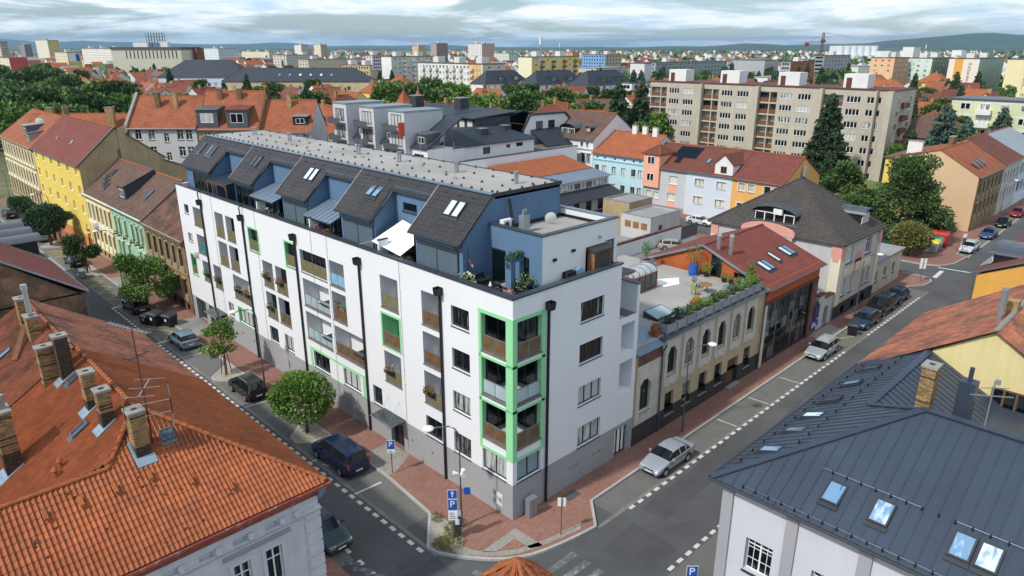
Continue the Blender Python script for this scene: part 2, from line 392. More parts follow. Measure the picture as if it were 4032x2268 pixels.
mat('concrete_tile', '343438', rough=.7, var=.12, vs_=.6, rand=.16, island=.16, bump=.2, bs=25, spec=.4)
mat('concrete_tile_base', '26272a', var=.1)
mat('tile_orange', 'a15c3c', var=.2, vs_=.5, pat='tile', pw=.26, ph=.34, mort=.5, col2='9a5a3c', c2f=.42, c2s=.4, bump=.7)
mat('tile_orange_bright', 'a9603c', var=.14, vs_=.6, pat='tile', pw=.26, ph=.36, mort=.5, bump=.7)
mat('tile_red', '7c4138', var=.12, vs_=.4, pat='tile', pw=.3, ph=.36, mort=.55, bump=.7)
mat('tile_red_brown', '744336', var=.16, vs_=.4, pat='tile', pw=.3, ph=.36, mort=.5, bump=.7)
mat('tile_brown', '6b5247', var=.2, vs_=.5, pat='tile', pw=.3, ph=.34, mort=.5, col2='59473d', c2f=.4, bump=.7)
mat('tile_old', '7f5443', var=.34, vs_=.7, pat='tile', pw=.22, ph=.3, mort=.4, col2='4d4039', c2f=.48, c2s=.6, bump=.9)
mat('tile_dark', '4a4542', var=.14, vs_=.5, pat='tile', pw=.33, ph=.36, mort=.5, bump=.8, spec=.4)
mat('tile_black_blue', '2c353f', var=.12, vs_=.4, pat='tile', pw=.5, ph=.36, mort=.6, bump=.5, rough=.55, spec=.5)
mat('shingle_red', '7a3d33', var=.14, vs_=.6, pat='brick', pw=.3, ph=.14, mort=.7, bump=.4)
mat('roof_membrane', 'a09e9a', var=.1, vs_=.25, col2='8d8b87', c2f=.4, c2s=.15, bump=.1, bs=12, streak=.12)
mat('roof_grey', '8f8f8f', var=.12, vs_=.3)
mat('roof_dark_flat', '55514e', var=.15, vs_=.2)
mat('metal_blue_dark', '3e4959', rough=.38, var=.1, vs_=.35, metal=.35, spec=.6, rand=.05)
mat('metal_slate', '5b6168', rough=.4, var=.12, metal=.4, spec=.5)
mat('flashing', '8fa3b3', rough=.45, var=.12, metal=.45, vs_=2)
mat('copper_red', '92493c', rough=.6, var=.2, vs_=1.5, col2='b7a9a4', c2f=.33, c2s=2.5)
mat('brick_yellow', '94774f', var=.3, vs_=3, rand=.4, col2='6a4f3c', c2f=.4, c2s=2.5, bump=.3, bs=25)
mat('brick_sooty', '41352f', var=.3, vs_=3, rand=.3, bump=.3, bs=25)
mat('brick_red', '9a5b40', var=.3, vs_=2, rand=.25, bump=.3, bs=25)
mat('brick_wall', '80594a', var=.3, vs_=.8, pat='brick', pw=.3, ph=.085, mort=.8, col2='5c463d', c2f=.5, c2s=.9, bump=.6)
mat('mortar', '8b7f72', var=.2, vs_=3)
mat('cement', '8c8983', var=.2, vs_=2, bump=.2, bs=20)
mat('asphalt', '535456', rough=.9, var=.18, vs_=.22, col2='48494a', c2f=.45, c2s=.08, bump=.25, bs=60)
mat('asphalt_pale', '686866', rough=.9, var=.14, vs_=.5, col2='55544f', c2f=.42, c2s=.5, bump=.25, bs=60)
mat('asphalt_patch', '696a6a', rough=.9, var=.1, vs_=.5, bump=.2, bs=60)
mat('asphalt_dark', '47484a', rough=.9, var=.15, vs_=.6, bump=.2, bs=60)
mat('pavers_red', '90685b', var=.14, vs_=.3, pat='brick', pw=.21, ph=.105, mort=.72, bump=.4)
mat('pavers_grey', '97938b', var=.12, vs_=.4, pat='brick', pw=.21, ph=.105, mort=.75, bump=.4)
mat('cobbles', '84807a', var=.18, vs_=1, pat='brick', pw=.14, ph=.13, mort=.55, bump=.8)
mat('kerb_stone', 'a5a4a0', var=.12, vs_=1.5, rand=.08, bump=.15, bs=20)
mat('road_paint', 'c9c8c2', var=.2, vs_=2.5, rough=.8, col2='9b9a96', c2f=.3, c2s=5)
mat('road_paint_worn', 'a2a29f', var=.25, vs_=3, rough=.85, col2='5a5b5c', c2f=.62, c2s=2.2)
mat('road_paint_yellow', 'bda63f', var=.2, vs_=2.5, rough=.8)
mat('gravel_pale', '9f9a8e', var=.3, vs_=6, bump=.9, bs=25)
mat('earth', '6e6a52', var=.25, vs_=.3, col2='55602f', c2f=.5, c2s=.2, bump=.3)
mat('yard_concrete', '8b8a86', var=.15, vs_=.3, col2='77746f', c2f=.45, c2s=.2)
mat('yard_asphalt', '77777a', var=.15, vs_=.3)
mat('lawn', '566b30', var=.25, vs_=.5, col2='7c7a44', c2f=.4, c2s=.3)
def ground_mat():
 m = bpy.data.materials.new('open_country'); m.use_nodes = True; t = m.node_tree; L = t.links.new; b = t.nodes['Principled BSDF']; b.inputs['Roughness'].default_value = .95
 tc = N(t, 'ShaderNodeTexCoord')
 n = N(t, 'ShaderNodeTexNoise', i_Scale=.0022, i_Detail=6., i_Roughness=.6); L(tc.outputs['Object'], n.inputs['Vector'])
 r = N(t, 'ShaderNodeValToRGB'); e = r.color_ramp.elements
 e[0].position = .42; e[0].color = (*lin('3d4f2a'), 1); e[1].position = .62; e[1].color = (*lin('8a8663'), 1); x = e.new(.52); x.color = (*lin('5c6b3c'), 1)
 L(n.outputs[0], r.inputs[0])
 n2 = N(t, 'ShaderNodeTexNoise', i_Scale=.04, i_Detail=5.); L(tc.outputs['Object'], n2.inputs['Vector'])
 mr = N(t, 'ShaderNodeMapRange', i_1=.3, i_2=.7, i_3=.75, i_4=1.2); L(n2.outputs[0], mr.inputs[0])
 h = N(t, 'ShaderNodeHueSaturation'); L(r.outputs[0], h.inputs['Color']); L(mr.outputs[0], h.inputs['Value']); L(h.outputs[0], b.inputs['Base Color']); MATS['open_country'] = m
ground_mat()
# ---------------------------------------------------------------- ground, roads, pavements
struct('ground', MB().poly([(-26000, -26000, -.3), (26000, -26000, -.3), (26000, 26000, -.3), (-26000, 26000, -.3)]), 'open_country')
struct('town_ground', MB().poly([(-180, -180, -.2), (420, -180, -.2), (420, 420, -.2), (-180, 420, -.2)]), 'earth')
RZ = -.12
road = MB()
for x0, y0, x1, y1 in ((-9.9, -11.6, -2.7, 170), (-9.9, -60, .6, -11.6), (-60, -11.6, -9.9, .2), (-2.7, -11.6, 200, -1.85), (-2.7, -1.85, .6, .4)):
 road.poly([(x0, y0, RZ), (x1, y0, RZ), (x1, y1, RZ), (x0, y1, RZ)])
road.poly([(71.5, -1.85, RZ), (79.5, -1.85, RZ), (79.5, 150, RZ), (71.5, 150, RZ)])
ROAD = struct('road', road, 'asphalt')
def sheet(name, pts, z, m, parent=None): return ob(name, MB().poly([(x, y, z) for x, y in pts]), m, parent)
def rect(x0, y0, x1, y1): return [(x0, y0), (x1, y0), (x1, y1), (x0, y1)]
sheet('parking_lane', rect(-5.15, 4.2, -2.68, 139), RZ+.004, 'asphalt_pale', ROAD)
sheet('parking_lane', rect(5.1, -3.95, 66.5, -1.9), RZ+.004, 'asphalt_pale', ROAD)
sheet('parking_lane', rect(86, -3.1, 140, -1.4), RZ+.004, 'asphalt_pale', ROAD)
sheet('parking_lane', rect(1.6, -12.0, 60, -9.45), RZ+.004, 'asphalt_pale', ROAD)
sheet('parking_lane', rect(-9.9, 4.0, -8.95, 139), RZ+.004, 'asphalt_pale', ROAD)
sheet('cobble_gutter', rect(-5.42, .9, -5.15, 139), RZ+.008, 'cobbles', ROAD)
sheet('cobble_gutter', rect(3.3, -4.2, 66.5, -3.95), RZ+.008, 'cobbles', ROAD)
for i, (a, b) in enumerate((((2.0, -8.9), (5.2, -5.3)), ((7.0, -6.6), (16.0, -4.6)), ((-8.5, -3.2), (-5.6, 1.0)))):
 (x0, y0), (x1, y1) = a, b
 sheet('road_patch', [(x0, y0), (x1, y0+.3), (x1+.2, y1), (x0-.1, y1-.2)], RZ+.006+i*.001, 'asphalt_dark', ROAD)
for pts in (((-5.3, .7), (-8.1, 1.0), (-9.9, .6)), ((3.1, -3.95), (4.2, -4.7), (3.8, -5.8), (5.8, -6.2), (6.1, -7.1), (8.5, -8)), ((-2.2, -3.6), (-1, -6.5), (.5, -9.3)), ((12, -5.4), (22, -6), (34, -5.2))):
 mb = MB()
 for (x0, y0), (x1, y1) in zip(pts, pts[1:]):
  d = Vector((x1-x0, y1-y0, 0)).normalized(); nn = Vector((-d.y, d.x, 0))*.035
  mb.poly([(x0-nn.x, y0-nn.y, RZ+.01), (x1-nn.x, y1-nn.y, RZ+.01), (x1+nn.x, y1+nn.y, RZ+.01), (x0+nn.x, y0+nn.y, RZ+.01)])
 ob('road_seam', mb, 'asphalt_dark', ROAD)
for x, y in ((-7.3, 1.6), (4.3, -8.2), (20, -6.8), (-7.2, 33)):
 ob('manhole_cover', MB().prism([(x+.33*math.cos(t*PI/8), y+.33*math.sin(t*PI/8)) for t in range(16)], RZ, RZ+.012), 'asphalt_dark', ROAD)
# painted markings, each stroke its own sheet
STK = [0]
def stroke(a, b, w, m="road_paint", z=RZ+.014):
 STK[0] += 1; z += .0004*(STK[0] % 9)
 a, b = Vector((*a, 0)), Vector((*b, 0)); d = (b-a).normalized(); nn = Vector((-d.y, d.x, 0))*w/2
 ob('lane_marking', MB().poly([(p.x, p.y, z) for p in (a-nn, b-nn, b+nn, a+nn)]), m, ROAD)
for k in range(64):                                      # edge dashes of the street beside the long facade
 y = 1.75+.915*k
 if y < 43.9 or (48.6 < y < 59.3): stroke((-5.72, y), (-5.72, y+.5), .26)
for k in range(70):
 y = 74.6+.94*k
 if not 87 < y < 90.5: stroke((-5.6, y), (-5.6, y+.5), .26)
for k in range(44): stroke((-8.8, 1.9+.915*k*1.5), (-8.8, 2.4+.915*k*1.5), .24)
for k in range(62):
 x = 6.3+.93*k
 if not 41.4 < x < 46.6: stroke((x, -4.3+.006*(x-6)), (x+.5, -4.3+.006*(x-6)), .24)
for k in range(60): stroke((86.5+.95*k, -3.15+.02*k), (87+.95*k, -3.15+.02*k), .24)
for k in range(8): stroke((3.3+.9*k, -9.25), (3.8+.9*k, -9.25), .24)
for a, b, w in (((-5.46, 9.4), (-3.4, 9.32), .16), ((-5.5, 14.9), (-4.6, 14.85), .14), ((-5.15, 14.1), (-4.9, 13.5), .12), ((-5.4, 26.0), (-3.2, 25.8), .13), ((-5.3, 39.6), (-3.2, 39.4), .1), ((-5.75, 44.9), (-4.3, 44.8), .3), ((-5.8, 59.0), (-3.4, 58.8), .35), ((15.5, -3.94), (15.5, -2.6), .1), ((20.7, -3.9), (20.64, -2.2), .1), ((25.95, -3.9), (25.85, -2.2), .1), ((31.5, -3.9), (31.4, -2.2), .1), ((78.4, -1.8), (78.9, -5.6), .35), ((73.2, -2.8), (77.1, -2.6), .5)): stroke(a, b, w)
for k in range(6): stroke((-4.6-k*.98, -1.6-.25*k if k < 2 else -1.2), (-4.6-k*.98, -3.6), .45, 'road_paint_worn')
for k in range(6): stroke((-2.1+.25*k, -4.6-k*.98), (.6, -4.6-k*.98), .45, 'road_paint_worn')
for k in range(4): stroke((-9.6+.2*k, 4.3-.9*k), (-8.9+.2*k, 3.4-.9*k), .3, 'road_paint_worn')
def zigzag(pts, w=.12):
 for a, b in zip(pts, pts[1:]): stroke(a, b, w, 'road_paint_yellow')
zigzag([(-3.53, 72.1), (-5.15, 72.3), (-3.49, 70.5), (-5.1, 69.2), (-3.42, 67.3), (-5.13, 65.8), (-3.43, 63.95), (-5.15, 62.5), (-3.58, 60.9), (-5.14, 59.3)])
zigzag([(-3.2, 90.1), (-5.1, 90.8), (-3.2, 89.6), (-5.09, 88.8), (-3.44, 87.9), (-5.1, 86.8), (-3.4, 86.4)])
zigzag([(-4.05, 49.6), (-5.08, 49.7), (-3.46, 47.1), (-5.11, 45.0)]); zigzag([(46.46, -1.95), (46.5, -3.5), (43.7, -2.15), (41.5, -3.5)])
# pavements
def pave(name, pts, m='pavers_red', z=0.): return struct(name, MB().prism(pts, RZ-.05, z), m)
arc = [(-5.3, 1.75), (-5.15, 1.0), (-4.6, 0), (-3.97, -.83), (-3.3, -1.6), (-2.68, -2.2), (-2.0, -2.65), (-1.27, -3.0), (-.4, -3.28), (.53, -3.5), (2.02, -3.78), (3.27, -3.95)]
PAV = pave('pavement', [(.3, 139), (-2.7, 139), (-2.7, 20.9), (-2.75, 9.5), (-2.98, 6.9), (-3.21, 4.25)]+arc+[(5.1, -2.1), (47.9, -1.8), (59.8, -1.7), (66.8, -1.7), (68.8, -2.95), (70.8, -3.1), (72.0, -2.6), (72.6, -1.3), (72.4, .9), (71.3, 12), (71, 60), (69, 60), (69, .3), (.3, .3)])
PAV2 = pave('pavement', [(79.2, 100), (78.2, 2.3), (78.3, .3), (79.2, -1.7), (81.5, -2.75), (86.6, -3.1), (87.2, -1.6), (140, -.9), (140, 2.4), (84, 2.4), (80.5, 4), (81.4, 21), (81.4, 100)])
PAV3 = pave('pavement', [(-9.9, 139), (-11.6, 139), (-11.6, 1.6), (-60, 1.6), (-60, .2), (-10.6, .2), (-9.9, 1.0)])
PAV4 = pave('pavement', [(60, -11.9), (4.2, -11.9), (2.6, -11.4), (1.4, -12.2), (.7, -13.4), (.6, -60), (2.4, -60), (2.4, -13.3), (60, -13.3)])
pave('pavement', [(-60, -11.6), (-12.5, -11.6), (-10.6, -12.6), (-9.9, -14), (-9.9, -60), (-11.2, -60), (-11.2, -13.2), (-60, -13.2)])

for pts in ([(-2.68, 12.9), (-2.75, 9.6), (-2.3, 9.4), (-.05, 10.6), (-.05, 13.1)], [(-2.68, 49.5), (-2.68, 44.2), (-.05, 43.6), (-.05, 49.3)], [(-2.68, 70.8), (-2.68, 62), (-.05, 63), (-.05, 70)], [(-.4, -.62), (-3.3, -.78), (-2.7, -1.35), (-1.1, -1.3)], [(-.4, -.62), (-1.1, -1.3), (-1.07, -2.55), (-.33, -2.95)], [(-4.6, 0.1), (-3.9, -.62), (-3.3, -1.3), (-2.6, -1.95), (-1.8, -2.4), (-1.0, -2.72), (.5, -3.1), (2.4, -3.5), (2.9, -3.1), (.6, -2.75), (-.4, -2.5), (-1.6, -2.1), (-2.5, -1.5), (-3.4, -.6), (-3.95, .5)], [(42.4, -1.75), (46.6, -1.7), (47.2, -.05), (42.4, -.05)]):
 sheet('grey_paving', pts, .004, 'pavers_grey', PAV)
sheet('garage_apron', rect(-2.6, 43.9, -.02, 49.4), .006, 'yard_concrete', PAV)
sheet('manhole_cover', rect(4.0, -1.2, 5.2, -.5), .006, 'asphalt_dark', PAV)
# kerb stones one by one
def kerbs(par, pts, L=1.0, h=.03, w=.18):
 acc = []
 for (x0, y0), (x1, y1) in zip(pts, pts[1:]):
  d = math.hypot(x1-x0, y1-y0); n = max(1, round(d/L)); a = math.atan2(y1-y0, x1-x0); l = d/n
  me = cached(('kerb', round(l, 2), w), lambda: mesh('kerb_stone', MB().hexa([(.008, -w/2, RZ-.03), (round(l, 2)-.008, -w/2, RZ-.03), (round(l, 2)-.008, w/2, RZ-.03), (.008, w/2, RZ-.03), (.008, -w/2, h), (round(l, 2)-.008, -w/2, h), (round(l, 2)-.008, w/2, h-.006), (.008, w/2, h-.006)]), 'kerb_stone'))
  for k in range(n):
   t = k/n; ob('kerb_stone', me, None, par, TM((x0+(x1-x0)*t, y0+(y1-y0)*t, rnd.uniform(-.004, .004)), a))
kerbs(PAV, [(-2.7, 80), (-2.7, 20.9), (-2.75, 9.5), (-2.98, 6.9), (-3.21, 4.25)]+arc+[(5.1, -2.1), (47.9, -1.8), (66.8, -1.7), (68.8, -2.95), (70.8, -3.1), (72.0, -2.6), (72.6, -1.3), (72.4, .9)])
kerbs(PAV2, [(78.2, 5), (78.3, .3), (79.2, -1.7), (81.5, -2.75), (86.6, -3.1), (87.2, -1.6), (112, -1.3)], 1.4)
kerbs(PAV4, [(30, -11.9), (4.2, -11.9), (2.6, -11.4), (1.4, -12.2), (.7, -13.4), (.65, -22)])
# tree pits: kerbed triangles filled with pale gravel, jutting into the parking lane
PITS = []
for i, (y, tx) in enumerate(((18.5, -3.77), (32.9, -3.87), (75.3, -4.0), (94.2, -3.75), (109.2, -3.9))):
 pts = [(-2.75, y+2.3), (-5.05, y+.3), (-5.1, y-.6), (-3.1, y-2.3), (-2.75, y-2.3)]
 p = struct('tree_pit', MB().prism(pts, RZ-.02, .005), 'gravel_pale'); kerbs(p, pts[:4], .8, .05); PITS.append((tx, y))
gp = [(-3.25, 4.1), (-5.15, 1.75), (-5.0, 1.0), (-4.3, .1), (-3.3, .75), (-2.95, 2.5), (-2.9, 3.4)]
struct('planting_bed', MB().prism(gp, -.05, .008), 'gravel_pale')
struct('yard', MB().poly([(x, y, -.05) for x, y in rect(12.3, .5, 71, 140)]), 'yard_concrete')
struct('park_lawn', MB().poly([(x, y, -.04) for x, y in rect(81.4, 2.4, 140, 100)]), 'lawn')
# ---------------------------------------------------------------- greenery helpers
mat('leaf_green', '5b7a2f', rough=.7, var=.25, vs_=1.5, island=.35); mat('leaf_dark', '435c2a', rough=.7, var=.25, vs_=1.5, island=.35)
mat('leaf_blue', '3c5a3c', rough=.7, var=.25, vs_=1.5, island=.3); mat('leaf_olive', '68692f', rough=.75, var=.25, vs_=1.5, island=.35); mat('leaf_bright', '6f8f35', rough=.7, var=.2, island=.35)
mat('conifer', '34492c', rough=.8, var=.25, vs_=.8, island=.35); mat('conifer_blue', '43584a', rough=.8, var=.25, vs_=.8, island=.3)
mat('bark', '5c4c3e', var=.25, vs_=4, bump=.6, bs=15); mat('petal_red', 'c22a35', island=.3); mat('petal_pink', 'd8739b', island=.3); mat('petal_orange', 'd9632c', island=.3); mat('petal_dark', '6b2733', island=.3); mat('petal_white', 'e9e6e0')
mat('pot_clay', 'a85b38', var=.15); mat('pot_black', '202224', rough=.5); mat('pot_white', 'dddcd8', rough=.5); mat('pot_blue', '1f56a8', rough=.4); mat('soil', '3c3026', var=.2)
mat('wood_brown', '6b452b', rough=.7, var=.2, vs_=2, rand=.1); mat('wood_pale', '9b6a3d', rough=.65, var=.2, vs_=3, pat='brick', pw=2., ph=.14, mort=.6)
mat('fabric_black', '18181a', rough=.95); mat('fabric_grey', '8d8f92', rough=.95); mat('fabric_white', 'ecebe8', rough=.9, var=.03); mat('rattan_dark', '2a2624', rough=.8)
NPR = np.random.RandomState(3)
def leaves(mb, pts, size, m=0, aspect=.55, droop=.35, nrm=None):
 """one small bent leaf (two triangles) at every point"""
 P = np.asarray(pts); n = len(P)
 if not n: return mb
 d = NPR.normal(size=(n, 3)); d[:, 2] -= droop
 if nrm is not None: d = d*.6+np.asarray(nrm)*1.1
 d /= np.linalg.norm(d, axis=1)[:, None]+1e-9
 s = np.cross(d, NPR.normal(size=(n, 3))); s /= np.linalg.norm(s, axis=1)[:, None]+1e-9
 L = (size*(.7+.6*NPR.rand(n)))[:, None]; i = len(mb.v)
 q = np.stack([P, P+d*L*.5+s*L*aspect*.5, P+d*L, P+d*L*.5-s*L*aspect*.5], 1).reshape(-1, 3)
 mb.v += [tuple(x) for x in q]; mb.f += [(i+4*k, i+4*k+1, i+4*k+2, i+4*k+3) for k in range(n)]; mb.m += [m]*n
 return mb
def blob_pts(n, c, r, rz=None, shell=.55):
 d = NPR.normal(size=(n, 3)); d /= np.linalg.norm(d, axis=1)[:, None]
 rr = (shell+(1-shell)*NPR.rand(n))**.7
 return np.asarray(c)+d*rr[:, None]*np.array([r, r, rz or r])
def plant(name, label, cat, loc, r=.3, h=.5, leaf='leaf_green', petal=None, pot='pot_clay', potr=.2, poth=.3, group=None, n=160, ls=.1, box=None):
 """potted plant > pot, foliage, blossom"""
 t = thing(name, label, cat, loc, 0, group); M = TM(loc)
 if box: ob('planter_box', MB().box(-box[0]/2, -box[1]/2, 0, box[0]/2, box[1]/2, poth), pot, t, M)
 elif pot: ob('pot', MB().tube([(0, 0, 0), (0, 0, poth)], [potr*.75, potr], 10), pot, t, M)
 mb = MB(); bw = (box[0]/2 if box else r, box[1]/2 if box else r)
 pts = blob_pts(n, (0, 0, poth+h*.5), 1, 1)-np.array([0, 0, poth+h*.5]); pts = pts*np.array([max(r, bw[0]), max(r, bw[1]), h*.55])+np.array([0, 0, poth+h*.45])
 leaves(mb, pts, ls); mb.tube([(0, 0, poth*.8), (0, 0, poth+h*.5)], [.02, .012], 5); ob('foliage', mb, leaf, t, M)
 if petal:
  k = pts[NPR.permutation(n)[:n//2]]; k = k[k[:, 2] > poth+h*.25]; f = MB(); leaves(f, k+np.array([0, 0, .03]), ls*.9, aspect=.9); ob('blossom', f, petal, t, M)
 return t
# ---------------------------------------------------------------- the white apartment block on the corner
AB = thing('apartment_building', 'long white five storey apartment block with green framed loggias and blue penthouse', 'apartment block', (0, 0, 0))
LL = 49.7; LF = frame_of((0, LL), (0, 0)); RF = frame_of((0, 0), (12.2, 0))
def yy(a, b): return (LL-b, LL-a)
F1, F2, F3 = (5.02, 7.46), (7.92, 10.31), (10.76, 13.15); DEP = 1.3
log = []   # (y0,y1,za,zb,glass,sidewindow)
for y0, y1, fl, g, sw in ((43.5, 45.93, (10.86, 12.81), 'stained', 0), (38.7, 40.58, F3, 'stained', 0), (36.33, 38.16, F3, 'stained', 1), (17.81, 19.85, (10.74, 12.76), 'sky', 0), (11.05, 13.11, F3, 'stained', 0), (6.53, 8.46, F3, 'rust', 0),
  (43.5, 45.92, (7.98, 9.99), 'teal', 0), (38.6, 40.58, F2, 'stained', 0), (36.24, 38.18, F2, 'stained', 1), (29.5, 31.4, F2, 'stained', 0), (27.03, 29.02, F2, 'stained', 1), (20.27, 24.27, F2, 'pale', 2), (17.83, 19.84, F2, 'rust', 0), (11.06, 13.13, F2, 'rust', 0), (6.53, 8.48, F2, 'rust', 0),
  (43.55, 45.4, (5.13, 7.31), 'stained', 0), (40.83, 42.69, F1, 'stained', 0), (34.32, 38.19, F1, 'stained', 0), (29.42, 31.35, F1, 'stained', 1), (27.04, 29.04, F1, 'rust', 1), (20.3, 24.28, F1, 'pale', 2), (15.75, 19.86, F1, 'rust', 2), (11.13, 13.14, F1, 'stained', 0), (6.55, 8.5, F1, 'stained', 0)):
 log.append((y0, y1, fl[0], fl[1], g, sw))
CORN = [(10.74, 13.19), (7.82, 10.35), (4.86, 7.43)]
ops = [(*yy(a, b), z0, z1, DEP, True) for a, b, z0, z1, g, sw in log]+[(*yy(.55, 2.69), a, b, .3) for a, b in CORN]
wins = [(47.07, 48.2, 11.8, 12.75, 1), (47.05, 48.27, 8.82, 9.72, 1), (3.78, 5.47, 11.57, 12.92, 2), (3.78, 5.47, 8.7, 10.06, 2), (3.8, 5.49, 5.69, 7.07, 2), (3.83, 5.52, 2.56, 4.08, 2), (6.74, 8.5, 2.56, 4.1, 2), (13.76, 14.92, 2.6, 4.11, 2), (29.81, 31.4, 2.69, 4.16, 2), (27.04, 28.6, 2.69, 4.16, 2), (38.96, 40.13, 2.69, 4.18, 2), (.55, 2.73, 2.56, 4.06, 2), (21.1, 23.62, 2.66, 4.15, 3), (16.62, 19.04, 2.66, 4.12, 3), (34.45, 37.8, 2.72, 4.2, 4)]
french = [(47.07, 48.3, 5.2, 7.4, 'stained'), (31.65, 33.45, 10.8, 12.85, 'stained'), (25.2, 26.75, 10.82, 12.87, 'stained'), (20.32, 24.33, 10.86, 12.73, 'stained')]
ops += [(*yy(w[0], w[1]), w[2], w[3], .22) for w in wins]+[(*yy(w[0], w[1]), w[2], w[3], .35) for w in french]
ZB = 2.52
ob('wall', wallmesh(LL, ZB, 14.6, ops, .22), 'white_render', AB, LF)
base_ops = [(*yy(46.3, 48.75), -.01, 2.45, .5, True), (*yy(44.18, 45.4), -.01, 2.42, .4, True), (*yy(41.1, 42.55), -.01, 2.25, .3, True), (*yy(11.25, 12.86), -.01, 2.05, .4, True)]
vents = [(9.38, 10.3, 1.2, 1.42), (7.13, 8.02, 1.15, 1.38), (18.56, 19.41, 1.23, 1.44), (16.25, 17.11, 1.19, 1.43), (34.5, 35.22, 1.3, 1.56), (32.22, 33.07, 1.29, 1.53), (27.78, 28.41, .9, 1.52), (36.9, 37.7, 1.35, 1.6)]
base_ops += [(*yy(a, b), c, d, .12, True) for a, b, c, d in vents]
ob('plinth', wallmesh(LL, -.02, ZB, base_ops, .2), 'grey_render', AB, LF)
# right-hand facade
rw = [(5.95, 8.27, 11.57, 12.92), (5.95, 8.3, 8.7, 10.06), (5.95, 8.3, 5.69, 7.07), (6.0, 8.4, 2.56, 4.08), (.36, 2.45, 2.56, 4.06)]
ob('wall', wallmesh(10.0, ZB, 14.6, [(.33, 2.42, a, b, .3) for a, b in CORN]+[(*w, .22) for w in rw], .22), 'white_render', AB, RF)
ob('wall', wallmesh(2.2, ZB, 10.7, [(.3, 1.78, 7.95, 10.2, 1.3, True), (.3, 1.78, 5.0, 7.35, 1.3, True)]), 'white_render', AB, RF @ Matrix.Translation((10, 0, 0)))
ob('plinth', wallmesh(12.2, -.02, ZB, [(10.15, 11.6, -.01, 2.2, .3, True), (5.21, 6.2, 1.15, 1.42, .12, True), (7.58, 8.6, 1.15, 1.42, .12, True)]), 'grey_render', AB, RF)
side = MB().box(11.92, 0, 10.7, 12.2, 2.4, 12.75).box(12.2-.001, 0.002, -.02, 12.21, 14, 10.7).box(10.0, 1.6, 10.7, 11.92, 1.8, 13.6)
ob('wall', side, 'white_render', AB)
ob('parapet_cap', MB().box(11.86, -.06, 12.75, 12.27, 2.46, 12.83), 'anthracite_metal', AB)
ob('wall', MB().box(.28, LL-.3, 0, 12.2, LL, 14.6).box(12.0, 2.4, 0, 12.19, LL-.3, 14.2), 'white_render', AB)
# ground-floor doors and vents
ob('garage_door', MB().box(0, .5, 0, 2.45, .53, 2.45), 'anthracite', AB, LF @ Matrix.Translation((LL-48.75, -.02, 0)))
ob('side_door', MB().box(0, .4, 0, 1.22, .43, 2.42), 'anthracite', AB, LF @ Matrix.Translation((LL-45.4, -.02, 0)))
def entry(M, w, h, d):
 o = ob('entrance_door', winmesh(w, h, 2, .1, .0, 0), 'frame_dark', AB, M @ Matrix.Translation((0, d, 0))); ob('pane', MB().box(.06, .02, .06, w-.06, .03, h-.06), 'glass_dark', o, M @ Matrix.Translation((0, d, 0)))
entry(LF @ Matrix.Translation((LL-42.55, -.02, 0)), 1.45, 2.25, .25); entry(LF @ Matrix.Translation((LL-12.86, -.02, 0)), 1.61, 2.05, .33)
o = ob('side_door', winmesh(1.45, 2.2, 3, .12, 0, 0), 'frame_dark', AB, RF @ Matrix.Translation((10.15, .2, 0))); ob('pane', MB().box(.06, .02, .06, 1.39, .03, 2.14), 'fabric_white', o, RF @ Matrix.Translation((10.15, .2, 0)))
for a, b, c, d in vents: ob('vent_grille', MB().box(0, 0, 0, b-a-.06, .03, d-c-.06), 'gravel_pale', AB, LF @ Matrix.Translation((LL-b+.03, .06, c+.03)))
for x in (5.21, 7.58): ob('vent_grille', MB().box(.03, .06, 1.18, .97, .09, 1.39), 'gravel_pale', AB, RF @ Matrix.Translation((x, 0, 0)))
ob('meter_cabinet', MB().box(0, -.03, 0, .58, .0, .86), 'white_plain', AB, LF @ Matrix.Translation((LL-1.48, -.004, .56)))
for y in (12.7, 42.6):
 cn = ob('entrance_canopy', MB().hexa([(0, -1.25, 2.5), (2.7, -1.25, 2.5), (2.7, 0, 2.62), (0, 0, 2.62), (0, -1.25, 2.53), (2.7, -1.25, 2.53), (2.7, 0, 2.65), (0, 0, 2.65)]), 'dark_glass_panel', AB, LF @ Matrix.Translation((LL-y-.9, 0, 0)))
 for x in (.7, 2.0): ob('tie_rod', MB().tube([(x, -1.0, 2.53), (x, 0, 3.9)], .012, 5), 'steel', cn, LF @ Matrix.Translation((LL-y-.9, 0, 0)))
 ob('canopy_edge', MB().box(-.02, -1.27, 2.47, 2.72, -1.24, 2.54), 'steel', cn, LF @ Matrix.Translation((LL-y-.9, 0, 0)))
